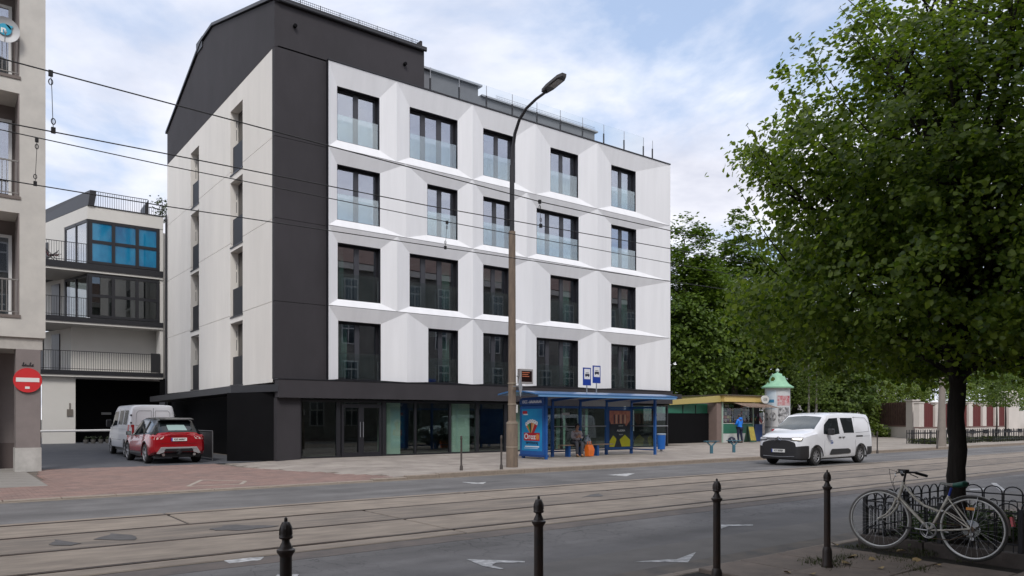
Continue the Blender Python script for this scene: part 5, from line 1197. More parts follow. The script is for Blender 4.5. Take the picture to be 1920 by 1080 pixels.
# advertising column
AC = thing('advertising_column', 'white round poster column with green bell shaped metal roof', 'advertising column', (44.3, 28.9, .12))
MB().lathe([(.86, 0), (.86, .35), (.82, .38), (.80, .42), (.80, 3.45), (.84, 3.5)], (0, 0, 0), 40).build('drum', mat('column_white', (.55, .56, .57), .6, var=.1, vscale=2), AC, smooth=True)
GM = mat('copper_green', (.28, .52, .34), .6, col2=(.22, .42, .28), vscale=2)
MB().lathe([(.84, 3.50), (1.02, 3.52), (1.03, 3.60), (.92, 3.66), (.74, 3.78), (.60, 3.95), (.52, 4.15), (.44, 4.32), (.30, 4.46), (.12, 4.52), (.06, 4.56), (.05, 4.60)], (0, 0, 0), 36).build('roof', GM, AC, smooth=True, ang=50)
MB().lathe([(.04, 4.58), (.10, 4.63), (.12, 4.70), (.10, 4.77), (.02, 4.82)], (0, 0, 0), 14).build('finial', mat('finial_pale', (.5, .6, .52), .5), AC, smooth=True)
aim = math.atan2(-28.9, -44.3)
def curved(nm, a0, a1, z0, z1, m_, r=.804, h=None):       # a measured in degrees to the right of the middle as seen from the street
    m = MB(); n = 12
    for i in range(n+1):
        a = aim+math.radians(a0+(a1-a0)*i/n)
        for z in (z0, z1): m.v.append((r*math.cos(a), r*math.sin(a), z))
    m.f = [(2*i, 2*i+2, 2*i+3, 2*i+1) for i in range(n)]; m.build(nm, m_, AC, smooth=True)
curved('poster', -58, -5, 2.1, 3.35, mat('poster_pale', (.48, .58, .66), .5, col2=(.60, .66, .70), vscale=3)); curved('print', -45, -15, 2.55, 2.75, mat('poster_blue', (.04, .20, .36), .5), .808)
curved('poster', 0, 70, 2.35, 3.0, mat('poster_red', (.42, .05, .07), .5, col2=(.55, .45, .45), vscale=4.5), .808)
curved('poster', -75, -2, .95, 2.05, mat('poster_white', (.60, .60, .61), .5)); curved('poster', 2, 62, .95, 2.25, mat('poster_mono', (.55, .55, .56), .5, col2=(.03, .03, .035), vscale=5), .809)
for c_, zc in ((-22, 1.62), (-62, 1.62)):
    m = MB(); r = .8095
    pts = [(0, 0)]+[(.24*math.cos(k*PI/10), .30*math.sin(k*PI/10)) for k in range(21)]
    for a, b in pts: an = aim+math.radians(c_)+a/.8; m.v.append((r*math.cos(an), r*math.sin(an), zc+b))
    m.f = [(0, k, k+1) for k in range(1, 21)]; m.build('print', MATS['poster_mono'], AC)
curved('print', -30, -8, .52, .82, mat('poster_red2', (.5, .04, .06), .5), .81); curved('rail', -80, 80, .93, .96, DARKM, .84)

# ================================================================ PEOPLE
def skin_mesh(name, joints, edges, m_, parent, sub=2, smooth=True):
    names = list(joints); me = bpy.data.meshes.new(name); me.from_pydata([joints[k][0] for k in names], [(names.index(a), names.index(b)) for a, b in edges], [])
    tmp = bpy.data.objects.new('tmp_skin', me); COL.objects.link(tmp)
    sk = tmp.modifiers.new('s', 'SKIN'); sk.branch_smoothing = .6
    lay = me.skin_vertices[0].data
    for i, k in enumerate(names):
        r = joints[k][1]; lay[i].radius = r if isinstance(r, tuple) else (r, r); lay[i].use_root = (i == 0)
    ss = tmp.modifiers.new('u', 'SUBSURF'); ss.levels = sub; ss.render_levels = sub
    dg = bpy.context.evaluated_depsgraph_get(); dg.update()
    out = bpy.data.meshes.new_from_object(tmp.evaluated_get(dg)); bpy.data.objects.remove(tmp)
    out.materials.clear(); out.materials.append(m_); out.polygons.foreach_set('use_smooth', [True]*len(out.polygons)); out.name = name
    return out
def chain(*k): return list(zip(k[:-1], k[1:]))
SKIN = mat('skin', (.42, .24, .17), .55); HAIR = mat('dark_hair', (.018, .013, .011), .55)
def hand(mb, w, d, up, r=1.0):
    """five bent fingers from wrist w, pointing along d; up = back of the hand"""
    w, d, up = Vector(w), Vector(d).normalized(), Vector(up).normalized(); s = d.cross(up).normalized()
    mb.path([w-d*.02, w+d*.03, w+d*.085], [.028, .036, .034], 8)
    for k, (o, L) in enumerate(((-.030, .070), (-.010, .080), (.010, .075), (.029, .058))):
        b = w+d*.075+s*o; mb.path([b, b+d*L*.5-up*.006, b+d*L*.85-up*.028, b+d*L-up*.045], [.0095, .009, .0085, .006], 6)
    b = w+d*.02-s*.028; mb.path([b, b-s*.030+d*.025-up*.01, b-s*.032+d*.058-up*.02], [.012, .0105, .008], 6)
def join_into(me, mb):
    bm = bmesh.new(); bm.from_mesh(me); m2 = mb.mesh('h'); bm.from_mesh(m2); bm.to_mesh(me); bm.free(); bpy.data.meshes.remove(m2)
    me.polygons.foreach_set('use_smooth', [True]*len(me.polygons))
# --- man in blue coat at the kiosk, seen from behind (local: facing +y)
MAN = thing('person', 'person in bright blue jacket and dark trousers at the kiosk window, seen from behind', 'person', (uat(1387, 28.35), 28.35, .12), -.05)
J = {'pel': ((0, 0, .95), (.15, .11)), 'bel': ((0, .01, 1.10), (.145, .10)), 'che': ((0, 0, 1.32), (.17, .115)), 'neck': ((0, .03, 1.50), .058), 'h0': ((0, .05, 1.58), (.072, .085)), 'h1': ((0, .06, 1.66), (.078, .095)), 'h2': ((0, .05, 1.74), (.06, .07)),
     'sl': ((-.19, 0, 1.42), .062), 'sr': ((.19, 0, 1.42), .062), 'el': ((-.26, .05, 1.15), .045), 'er': ((.26, .05, 1.15), .045), 'wl': ((-.16, .27, 1.17), .03), 'wr': ((.16, .27, 1.17), .03),
     'hl': ((-.10, 0, .90), .10), 'hr': ((.10, 0, .90), .10), 'kl': ((-.13, .02, .50), .062), 'kr': ((.12, -.02, .50), .062), 'al': ((-.14, -.02, .09), .042), 'ar': ((.14, -.06, .09), .042), 'tl': ((-.16, .13, .045), .036), 'tr': ((.16, .10, .045), .036)}
E_ = chain('pel', 'bel', 'che', 'neck', 'h0', 'h1', 'h2')+chain('che', 'sl', 'el', 'wl')+chain('che', 'sr', 'er', 'wr')+chain('pel', 'hl', 'kl', 'al', 'tl')+chain('pel', 'hr', 'kr', 'ar', 'tr')
bm_ = skin_mesh('body', J, E_, SKIN, MAN)
hm = MB(); hand(hm, (-.16, .27, 1.17), (.3, 1, .2), (0, 0, 1)); hand(hm, (.16, .27, 1.17), (-.3, 1, .2), (0, 0, 1)); join_into(bm_, hm)
link('body', bm_, MAN)
JA = {k: (v[0], tuple(x+.035 for x in v[1]) if isinstance(v[1], tuple) else v[1]+.03) for k, v in J.items()}
JA['hem'] = ((0, 0, .78), (.20, .145)); JA['pel'] = ((0, 0, .93), (.19, .14)); JA['wl'] = ((-.18, .22, 1.165), .045); JA['wr'] = ((.18, .22, 1.165), .045); JA['neck'] = ((0, .02, 1.49), .095)
ks_ = ('che', 'bel', 'pel', 'hem', 'neck', 'sl', 'el', 'wl', 'sr', 'er', 'wr')
COAT = mat('coat_blue', (.005, .20, .80), .6, var=.25, vscale=5, bump=.5, bscale=12, bdist=.02)
link('jacket', skin_mesh('jacket', {k: JA[k] for k in ks_}, chain('che', 'bel', 'pel', 'hem')+[('che', 'neck')]+chain('che', 'sl', 'el', 'wl')+chain('che', 'sr', 'er', 'wr'), COAT, MAN), MAN)
m = MB(); m.lathe([(.02, -.10), (.11, -.07), (.13, 0), (.10, .06), (.05, .08)], (0, -.06, 1.50), 12); m.build('hood', COAT, MAN, smooth=True)
JT = {k: (J[k][0], (tuple(x+.015 for x in J[k][1]) if isinstance(J[k][1], tuple) else J[k][1]+.018)) for k in ('pel', 'hl', 'kl', 'al', 'hr', 'kr', 'ar')}
NAVY = mat('navy_trousers', (.012, .016, .045), .8, var=.2, vscale=6)
link('trousers', skin_mesh('trousers', JT, chain('pel', 'hl', 'kl', 'al')+chain('pel', 'hr', 'kr', 'ar'), NAVY, MAN), MAN)
for s, q in ((-1, (-.15, .05)), (1, (.15, .01))):
    m = MB().box(q[0]-.05, q[0]+.05, q[1]-.11, q[1]+.15, 0, .09).build('shoe', mat('shoe_dark', (.02, .018, .018), .6), MAN); bevel(m, .03, 3)
m = MB(); m.lathe([(.03, -.11), (.085, -.08), (.098, 0), (.09, .06), (.05, .105), (.01, .115)], (0, .035, 1.68), 16); m.build('hair', mat('grey_brown_hair', (.06, .045, .04), .7), MAN, smooth=True)
bagm = thing('backpack', 'dark backpack lying on the ground beside the person in blue', 'bag', (uat(1372, 28.2), 28.2, .12))
m = MB().lathe([(.02, 0), (.26, .02), (.30, .15), (.22, .32), (.06, .40)], (0, 0, 0), 14).build('sack', mat('bag_dark', (.02, .025, .05), .8, var=.5, vscale=5, bump=.6, bscale=8, bdist=.03), bagm, smooth=True); m.scale = (1.1, .7, 1)
m = MB(); m.path([(-.15, -.1, .3), (-.25, -.2, .2), (-.15, -.22, .05)], .02, 5); m.build('strap', mat('strap_grey', (.35, .35, .38), .7), bagm)
# --- woman sitting on the shelter bench (local: facing -y, the street)
WM = thing('person', 'seated person with dark hair, pale printed top and grey trousers on the shelter bench', 'person', (uat(1082, 22.2), 22.25, .12), -.45)
zs_ = .55
J = {'pel': ((0, 0, zs_), (.16, .12)), 'bel': ((0, .01, zs_+.16), (.14, .10)), 'che': ((0, -.05, zs_+.36), (.155, .105)), 'neck': ((0, -.09, zs_+.52), .05), 'h0': ((0, -.13, zs_+.585), (.065, .08)), 'h1': ((0, -.15, zs_+.66), (.075, .09)), 'h2': ((0, -.13, zs_+.735), (.058, .068)),
     'sl': ((-.17, -.05, zs_+.44), .052), 'sr': ((.17, -.05, zs_+.44), .052), 'el': ((-.21, -.12, zs_+.20), .04), 'er': ((.21, -.12, zs_+.20), .04), 'wl': ((-.05, -.33, zs_+.22), .026), 'wr': ((.06, -.33, zs_+.22), .026),
     'hl': ((-.10, -.05, zs_-.02), .095), 'hr': ((.10, -.05, zs_-.02), .095), 'kl': ((-.10, -.45, zs_+.0), .062), 'kr': ((.12, -.45, zs_+.0), .062), 'al': ((-.08, -.40, .09), .040), 'ar': ((.10, -.46, .09), .040), 'tl': ((-.08, -.54, .04), .034), 'tr': ((.10, -.60, .04), .034)}
bm_ = skin_mesh('body', J, E_, SKIN, WM)
hm = MB(); hand(hm, (-.05, -.33, zs_+.22), (.3, -.6, .5), (0, -.6, -.6)); hand(hm, (.06, -.33, zs_+.22), (-.3, -.6, .5), (0, -.6, -.6))
hm.path([(0, -.235, zs_+.665), (0, -.255, zs_+.635), (0, -.235, zs_+.62)], [.010, .016, .012], 6); join_into(bm_, hm)
link('body', bm_, WM)
JA = {k: (v[0], tuple(x+.022 for x in v[1]) if isinstance(v[1], tuple) else v[1]+.02) for k, v in J.items()}
JA['wl'] = ((-.08, -.29, zs_+.215), .036); JA['wr'] = ((.09, -.29, zs_+.215), .036); JA['neck'] = ((0, -.075, zs_+.49), .07)
link('top', skin_mesh('top', {k: JA[k] for k in ('che', 'bel', 'pel', 'neck', 'sl', 'el', 'wl', 'sr', 'er', 'wr')}, chain('che', 'bel', 'pel')+[('che', 'neck')]+chain('che', 'sl', 'el', 'wl')+chain('che', 'sr', 'er', 'wr'), mat('pale_top', (.55, .49, .50), .8, var=.15, vscale=6), WM), WM)
m = MB(); PRN = mat('top_print', (.14, .06, .07), .7)
for x, z in ((-.09, .34), (-.02, .31), (.06, .35), (.02, .26), (-.06, .27)): m.lathe([(.022, -.185), (.022, -.165)], (x, 0, zs_+z), 8, 'y')
m.build('top_print', PRN, WM)
JT = {k: (J[k][0], (tuple(x+.018 for x in J[k][1]) if isinstance(J[k][1], tuple) else J[k][1]+.018)) for k in ('pel', 'hl', 'kl', 'al', 'hr', 'kr', 'ar')}
link('trousers', skin_mesh('trousers', JT, chain('pel', 'hl', 'kl', 'al')+chain('pel', 'hr', 'kr', 'ar'), mat('grey_trousers', (.07, .07, .085), .8, var=.2, vscale=8), WM), WM)
m = MB(); m.lathe([(.04, -.10), (.088, -.06), (.098, .01), (.09, .07), (.05, .11), (.01, .12)], (0, -.115, zs_+.66), 16); m.lathe([(.06, -.03), (.075, .02), (.04, .06)], (0, -.05, zs_+.56), 10); m.build('hair', HAIR, WM, smooth=True)
for q in ((-.08, -.46), (.10, -.52)): m = MB().box(q[0]-.04, q[0]+.04, q[1]-.13, q[1]+.10, 0, .075).build('shoe', mat('shoe_tan', (.16, .09, .03), .6), WM); bevel(m, .025, 3)
ph = MB().box(-.035, .035, -.006, .006, -.07, .07).build('phone', PK, None); ph.location = WM.location+Vector((0.0, -.42, zs_+.27)); ph.rotation_euler = (-.7, 0, .25); tag(ph, 'small dark phone held by the seated person in the bus shelter', 'phone')
ob = thing('shopping_bag', 'bright orange carrier bag on the ground at the seated person\'s feet', 'bag', (uat(1097, 21.95), 21.95, .12), .2)
ob.location = (uat(1105, 21.8), 21.8, .12)
OR = mat('bag_orange', (.80, .17, .015), .55, var=.2, vscale=6, bump=.4, bscale=10, bdist=.02)
m = MB(); m.v = [(-.17, -.09, .02), (.17, -.09, .02), (.18, .09, .02), (-.18, .09, .02), (-.21, -.12, .30), (.20, -.12, .28), (.20, .10, .30), (-.20, .10, .31), (-.18, -.05, .48), (.17, -.04, .46), (.17, .05, .46), (-.18, .05, .47)]
m.f = [(0, 3, 2, 1), (0, 1, 5, 4), (1, 2, 6, 5), (2, 3, 7, 6), (3, 0, 4, 7), (4, 5, 9, 8), (5, 6, 10, 9), (6, 7, 11, 10), (7, 4, 8, 11), (8, 9, 10, 11)]
m.build('sack', OR, ob, smooth=True, ang=60)
for y in (-.045, .045): MB().path([(-.08, y, .46), (-.05, y, .60), (.04, y, .60), (.07, y, .46)], .012, 5).build('handle', OR, ob)
wbg = thing('plastic_bag', 'crumpled pale blue and white plastic bag on the bench beside the seated person', 'bag', (uat(1101, 22.15), 22.15, .60), .3)
m = MB().lathe([(.05, 0), (.15, .02), (.18, .12), (.14, .24), (.05, .30), (.08, .38)], (0, 0, 0), 9); m.v = [(x*random.uniform(.8, 1.2), y*random.uniform(.6, 1), z) for x, y, z in m.v]
m.build('sack', mat('bag_pale', (.50, .58, .66), .4, col2=(.06, .07, .09), vscale=8), wbg)

# ================================================================ BICYCLE AND TREE PIT
BK = thing('bicycle', 'old silver white bicycle with green saddle leaning on the low hoop fence', 'bicycle', (8.80, 3.4, .115), 0)
BK.rotation_euler = (0, math.radians(4), 0)
CRM = mat('bike_cream', (.62, .60, .53), .42, metal=.1, col2=(.42, .38, .32), vscale=14)
BM_ = mat('bike_metal', (.40, .40, .40), .3, metal=.8); RUB = TYRE
def bwheel(y, z, R, nm='wheel'):
    t = MB(); t.path([(0, R*math.cos(a*PI/32), R*math.sin(a*PI/32)) for a in range(64)], .0145, 8, closed=True)
    w = t.build(nm, mat('bike_tyre', (.16, .15, .14), .8), BK, smooth=True); w.location = (0, y, z)
    m = MB()
    for o in (-.010, .010): m.path([(o, (R-.020)*math.cos(a*PI/32), (R-.020)*math.sin(a*PI/32)) for a in range(64)], .0085, 6, closed=True)
    m.build('rim', mat('rim_alloy', (.70, .70, .68), .4, metal=.3), w, smooth=True)
    m = MB()
    for k in range(32):
        a = 2*PI*k/32; o = .03*(1 if k % 2 else -1); b = a+(.5 if k % 4 < 2 else -.5)
        m.tube((o, .02*math.cos(b), .02*math.sin(b)), (0, (R-.02)*math.cos(a), (R-.02)*math.sin(a)), .0008, 3, cap=False)
    m.build('spokes', BM_, w)
    MB().lathe([(.008, -.06), (.012, -.045), (.022, -.03), (.016, -.02), (.016, .02), (.022, .03), (.012, .045), (.008, .06)], (0, 0, 0), 12, 'x').build('hub', BM_, w)
    return w
RW, FW = (0.0, .345), (1.0, .345)
rwh = bwheel(0, .345, .335); rwh.data.materials.clear(); rwh.data.materials.append(mat('bike_tyre_dark', (.035, .033, .03), .85)); fwh = bwheel(1.0, .345, .335)
fwh.rotation_euler = (0, 0, math.radians(10))
BBY, BBZ = .43, .28
SEAT_T = (.245, .68); SEAT_B = (BBY, BBZ); HT = (.735, .80); HB = (.785, .62); AX = (1.0, .345)
def bt(p, q, r, nm, r1=None, m_=None): 
    return MB().tube((0, p[0], p[1]), (0, q[0], q[1]), r, 12, r1=r1).build(nm, m_ or CRM, BK, smooth=True)
bt(SEAT_B, SEAT_T, .0155, 'seat_tube'); bt(HB, HT, .019, 'head_tube'); bt(HB, SEAT_B, .0175, 'down_tube')
MB().path([(0, .742, .775), (0, .60, .62), (0, .50, .55), (0, .345, .50)], .0135, 12).build('top_tube', CRM, BK, smooth=True)
for s in (-1, 1):
    MB().path([(s*.025, BBY, BBZ), (s*.055, .2, .31), (s*.062, 0, .345)], .0095, 8).build('chain_stay', CRM, BK, smooth=True)
    MB().path([(s*.02, .25, .665), (s*.05, .12, .50), (s*.062, 0, .345)], .0075, 8).build('seat_stay', CRM, BK, smooth=True)
    MB().path([(s*.022, .30, .52), (s*.05, .15, .44), (s*.062, 0, .345)], .006, 8).build('mixte_stay', CRM, BK, smooth=True)
    MB().path([(s*.05, .79, .60), (s*.055, .83, .50), (s*.055, .90, .41), (s*.055, .995, .348)], [.0135, .0125, .010, .008], 10).build('fork_blade', CRM, BK, smooth=True)
MB().box(-.055, .055, .77, .81, .585, .615).build('fork_crown', CRM, BK)
MB().tube((0, .735, .80), (0, .718, .90), .012, 10).build('stem', mat('bike_black', (.018, .018, .018), .45), BK, smooth=True)
BKM = MATS['bike_black']
hb = MB(); hb.path([(-.29, .62, .885), (-.16, .70, .915), (-.05, .735, .915), (.05, .735, .915), (.16, .70, .915), (.29, .62, .885)], .011, 8)
hbo = hb.build('handlebar', BKM, BK, smooth=True)
for s in (-1, 1):
    MB().tube((s*.18, .685, .912), (s*.30, .612, .882), .017, 10).build('grip', BKM, hbo)
    MB().path([(s*.13, .735, .905), (s*.19, .745, .89), (s*.27, .70, .86)], .006, 6).build('brake_lever', BM_, hbo)
    MB().path([(s*.13, .735, .905), (s*.10, .86, .94), (s*.02, .87, .80), (0, .82, .66)], .0028, 5).build('brake_cable', BKM, hbo)
MB().box(-.05, .05, .70, .78, .90, .945).build('lamp_bracket', BKM, BK)
MB().tube((0, .245, .68), (0, .222, .77), .012, 10).build('seat_post', mat('blue_tape', (.02, .05, .35), .5), BK, smooth=True)
# saddle: nose pale, rear green
sdl = MB(); ns = 12; rg = 12
for i in range(ns+1):
    t = i/ns; y = .345-.29*t; w = .018+.07*sstep(.35, .95, t); h = .018+.016*sstep(.3, .9, t)
    if i in (0, ns): w *= .35; h *= .4
    zc = .815-.02*math.sin(PI*t)+.012*t
    for k in range(rg): a = 2*PI*k/rg; sdl.v.append((w*math.cos(a), y, zc+h*math.sin(a)*(1 if math.sin(a) > 0 else .9)))
for i in range(ns):
    for k in range(rg): sdl.f.append((i*rg+k, i*rg+(k+1) % rg, (i+1)*rg+(k+1) % rg, (i+1)*rg+k))
sdl.f += [tuple(range(rg-1, -1, -1)), tuple(range(ns*rg, (ns+1)*rg))]
so_ = sdl.build('saddle', mat('saddle_pale', (.28, .28, .26), .5, var=.2, vscale=20), BK, smooth=True, fix=True)
m = MB(); i0 = 6; m.v = [((x*1.03), y, .815+(z-.815)*1.06) for x, y, z in sdl.v[i0*rg:]]; nn = ns-i0
for i in range(nn):
    for k in range(rg): m.f.append((i*rg+k, i*rg+(k+1) % rg, (i+1)*rg+(k+1) % rg, (i+1)*rg+k))
m.f.append(tuple(range(nn*rg, (nn+1)*rg))); m.build('saddle_cover', mat('saddle_green', (.02, .12, .085), .5), so_, smooth=True, fix=True)
# crank, chainring, chain guard
m = MB(); m.path([(-.045, BBY+.085*math.cos(a*PI/14), BBZ+.085*math.sin(a*PI/14)) for a in range(28)], .006, 6, closed=True); m.path([(-.035, BBY+.070*math.cos(a*PI/14), BBZ+.070*math.sin(a*PI/14)) for a in range(28)], .005, 6, closed=True)
for k in range(5): a = 2*PI*k/5; m.tube((-.045, BBY, BBZ), (-.045, BBY+.08*math.cos(a), BBZ+.08*math.sin(a)), .006, 5)
m.build('chainring', BM_, BK)
MB().tube((-.06, BBY, BBZ), (-.065, BBY+.17, BBZ+.005), .009, 8).build('crank', BM_, BK); MB().tube((.05, BBY, BBZ), (.055, BBY-.17, BBZ-.005), .009, 8).build('crank', BM_, BK)
MB().box(-.15, -.07, BBY+.14, BBY+.20, BBZ-.005, BBZ+.02).build('pedal', BKM, BK); MB().box(.06, .14, BBY-.20, BBY-.14, BBZ-.015, BBZ+.01).build('pedal', BKM, BK)
m = MB(); m.path([(-.04, BBY, BBZ+.085), (-.04, 0, .375)], .004, 4); m.path([(-.04, BBY, BBZ-.085), (-.04, .2, .20), (-.04, .03, .28), (-.04, 0, .315)], .004, 4); m.build('chain', mat('chain_rust', (.14, .10, .07), .6, metal=.5), BK)
MB().lathe([(.02, -.006), (.095, -.002), (.095, .002), (.02, .006)], (-.035, 0, .345), 28, 'x').build('spoke_guard', glassy('clear_plastic', (.70, .70, .68), .12), BK)
m = MB()
for r_, o in ((.045, -.03), (.038, -.036), (.03, -.042)): m.lathe([(r_, -.002), (r_, .002)], (o, 0, .345), 20, 'x')
m.build('sprocket', MATS['chain_rust'], BK)
m = MB(); m.tube((-.05, 0, .345), (-.05, -.02, .22), .008, 6); m.lathe([(.018, -.004), (.018, .004)], (-.05, -.02, .24), 10, 'x'); m.lathe([(.018, -.004), (.018, .004)], (-.05, -.01, .29), 10, 'x'); m.build('derailleur', BM_, BK)
m = MB(); m.v = []; R = .362; n = 26
for k in range(n+1):
    a = math.radians(-5+165*k/n)
    for o, rr in ((-.024, -.010), (-.012, 0), (.012, 0), (.024, -.010)): m.v.append((o, -(R+rr)*math.cos(a+PI*0)*1.0*(1), .345+(R+rr)*math.sin(a)))
for k in range(n):
    for j in range(3): m.f.append((k*4+j, k*4+j+1, (k+1)*4+j+1, (k+1)*4+j))
m.build('mudguard', mat('mudguard_grey', (.26, .25, .235), .4, metal=.3, var=.3, vscale=8), BK, smooth=True)
for s in (-1, 1): MB().path([(s*.06, 0, .345), (s*.04, -.06, .69)], .0035, 5).build('mudguard_stay', BM_, BK)
rr = MB(); rr.box(-.03, .03, -.05, .05, .0, .022); rr = rr.build('rear_reflector', mat('reflector_red', (.45, .01, .02), .2, coat=.5), BK); rr.location = (0, -.368, .46); rr.rotation_euler = (PI/2-.2, 0, 0)
MB().box(-.045, -.035, -.035, .05, .545, .575).build('spoke_reflector', mat('reflector_orange', (.70, .25, .02), .3), BK)
MB().path([(0, .92, .70), (0, .80, .66), (0, .78, .64)], .008, 6).build('brake_caliper', BM_, BK)
MB().path([(.03, .30, .51), (-.03, .30, .51)], .012, 6).build('brake_caliper', BM_, BK)

# low kerb of the tree pit, soil, plants
TPK = thing('tree_pit', 'raised kerb box with soil around the street tree', 'tree pit', (9.6, 3.9, .1)); TPK['kind'] = 'structure'
PK_ = mat('pit_kerb', (.105, .088, .078), .9, var=.3, vscale=4, bump=.5, bscale=50)
for (x0, x1, y0, y1) in ((9.04, 9.18, 2.98, 4.0), (9.04, 9.18, 4.01, 4.78), (9.185, 10.2, 2.98, 3.10), (10.21, 11.3, 2.98, 3.10), (9.185, 10.2, 4.66, 4.78), (10.21, 11.3, 4.66, 4.78), (11.305, 11.42, 2.98, 4.78)):
    o = MB().box(x0, x1, y0, y1, .05, .215).build('kerb_stone', PK_, TPK, world=True); bevel(o, .012)
MB().box(9.18, 11.3, 3.1, 4.66, .05, .16).build('soil', mat('soil', (.045, .032, .022), .95, var=.4, vscale=8, bump=.8, bscale=30), TPK, world=True)
HF = thing('hoop_fence', 'low black iron fence of hooped bars around the tree pit', 'fence', (9.11, 3.9, .2))
IR = mat('fence_iron', (.014, .014, .017), .45, bump=.1)
def fence_run(p, q, big=False):
    p, q = Vector(p), Vector(q); L = (q-p).length; d = (q-p)/L; n = max(2, round(L/.24)); s = L/n
    m = MB(); 
    for z in (.43, .34, .10): m.tube(p+Vector((0, 0, z)), q+Vector((0, 0, z)), .010 if z != .34 else .007, 6)
    m.build('rail', IR, HF, world=True)
    for k in range(n):
        a = p+d*(k*s+.01); b = p+d*((k+1)*s-.01); c = (a+b)/2; R = (b-a).length/2
        pts = [a+Vector((0, 0, .0)), a+Vector((0, 0, .26)), a+Vector((0, 0, .44))]+[c+d*(-R*math.cos(t*PI/8))+Vector((0, 0, .44+R*.85*math.sin(t*PI/8))) for t in range(1, 8)]+[b+Vector((0, 0, .44)), b]
        MB().path(pts, .0085, 6).build('hoop', IR, HF, world=True)
        e = c; r2 = R*.45
        pts = [e-d*r2, e-d*r2+Vector((0, 0, .31))]+[e+d*(-r2*math.cos(t*PI/6))+Vector((0, 0, .31+r2*math.sin(t*PI/6))) for t in range(1, 6)]+[e+d*r2+Vector((0, 0, .31)), e+d*r2]
        MB().path(pts, .0065, 5).build('hoop', IR, HF, world=True)
zf = .2
fence_run((9.11, 3.04, zf), (9.11, 4.72, zf)); fence_run((9.11, 4.72, zf), (11.36, 4.72, zf)); fence_run((9.11, 3.04, zf), (11.36, 3.04, zf)); fence_run((11.36, 3.04, zf), (11.36, 4.72, zf))
for x, y in ((9.11, 3.04), (9.11, 4.72), (11.36, 3.04), (11.36, 4.72), (9.11, 3.85), (10.2, 4.72), (10.2, 3.04)):
    MB().box(x-.022, x+.022, y-.022, y+.022, .16, .68).build('post', IR, HF, world=True)

def leaves_mesh(name, C, Nrm, size, m_, shape='heart', sizevar=.35, fold=.25):
    """many small folded leaves; C (n,3) centres, Nrm (n,3) rough facing"""
    n = len(C); Nn = Nrm/np.linalg.norm(Nrm, axis=1, keepdims=True)
    t = RNG.normal(size=(n, 3)); t -= Nn*(t*Nn).sum(1, keepdims=True); t /= np.linalg.norm(t, axis=1, keepdims=True); b = np.cross(Nn, t)
    s = (size*(1+RNG.uniform(-sizevar, sizevar, n)))[:, None]
    if shape == 'heart':
        P = [(-.05, 0, 0), (.12, -.46, .5), (.55, -.42, .5), (1.0, 0, .12), (.55, .42, .5), (.12, .46, .5)]; F = [(0, 1, 2, 3), (0, 3, 4, 5)]
    else:
        P = [(0, 0, 0), (.5, -.34, .4), (1.0, 0, .05), (.5, .34, .4)]; F = [(0, 1, 2), (0, 2, 3)]
    k = len(P); V = np.zeros((n, k, 3))
    for i, (x, y, z) in enumerate(P): V[:, i] = C+s*(t*(x-.5)+b*y+Nn*z*fold)
    me = bpy.data.meshes.new(name); V = V.reshape(-1, 3); fl = len(F[0]); nf = len(F)
    idx = (np.arange(n)[:, None, None]*k+np.array(F)[None]).reshape(-1)
    me.vertices.add(len(V)); me.vertices.foreach_set('co', V.ravel()); me.loops.add(len(idx)); me.loops.foreach_set('vertex_index', idx.astype(np.int32))
    me.polygons.add(n*nf); me.polygons.foreach_set('loop_start', np.arange(0, n*nf*fl, fl, dtype=np.int32)); me.update(calc_edges=True)
    me.materials.append(m_); return me
PGR = leafmat('pit_plant_leaf', (.03, .055, .012), (.07, .12, .025))
CC, NN = [], []
for k in range(22):
    x = random.uniform(9.3, 11.1); y = random.choice((random.uniform(3.2, 4.5), random.uniform(3.9, 4.5))); n = 240; h = random.uniform(.12, .34)
    if abs(x-9.67) < .25 and abs(y-3.9) < .25: x += .5
    CC.append(np.stack([x+RNG.normal(0, .13, n), y+RNG.normal(0, .11, n), .16+RNG.uniform(0, h, n)], 1)); NN.append(np.stack([RNG.normal(0, .5, n), RNG.normal(0, .5, n), np.ones(n)], 1))
tag(link('ground_cover', leaves_mesh('ground_cover', np.concatenate(CC), np.concatenate(NN), .05, PGR, 'diamond')), 'leafy green ground cover on the soil around the tree trunk', 'ground cover', kind='stuff')
GRS = leafmat('moss_grass', (.03, .04, .012), (.06, .075, .02), .2)
def grass(spots, n, h=.04, spread=.12):
    m = MB()
    for (x, y, z) in spots:
        for k in range(n):
            a, b = x+random.gauss(0, spread), y+random.gauss(0, spread*.6); w = .004; t = random.uniform(0, PI); dx, dy = w*math.cos(t), w*math.sin(t); hh = h*random.uniform(.4, 1.3); lx, ly = random.gauss(0, h*.4), random.gauss(0, h*.4)
            m.add([(a-dx, b-dy, z), (a+dx, b+dy, z), (a+lx, b+ly, z+hh)], [(0, 1, 2)])
    return m
sp_ = [(7.58, 4.25, .10), (7.45, 4.2, .10), (7.66, 4.4, .10), (7.5, 4.45, .1), (8.95, 4.3, .10), (8.98, 4.5, .10), (8.9, 3.9, .1), (8.4, 3.9, .10), (8.25, 4.1, .1), (8.0, 3.6, .1), (9.0, 4.0, .12), (8.96, 3.5, .1), (8.0, 4.35, .1), (8.7, 4.65, .1)]
tag(grass(sp_, 110).build('grass', GRS), 'moss and grass tufts in the paving joints', 'grass', kind='stuff')
LFB = mat('dry_leaf', (.36, .26, .12), .8, var=.3, vscale=20)
LWH = ('right of the mossy bollard foot', 'largest, near the left bicycle wheel', 'at the bottom edge, left of the mossy bollard', 'at the bottom edge, below the mossy bollard', 'below the bicycle crank', 'just below the front bicycle wheel', 'between bollard and front bicycle wheel', 'left of the front bicycle wheel', 'below the pedal on the paving joint', 'in the middle of the big paving slab')
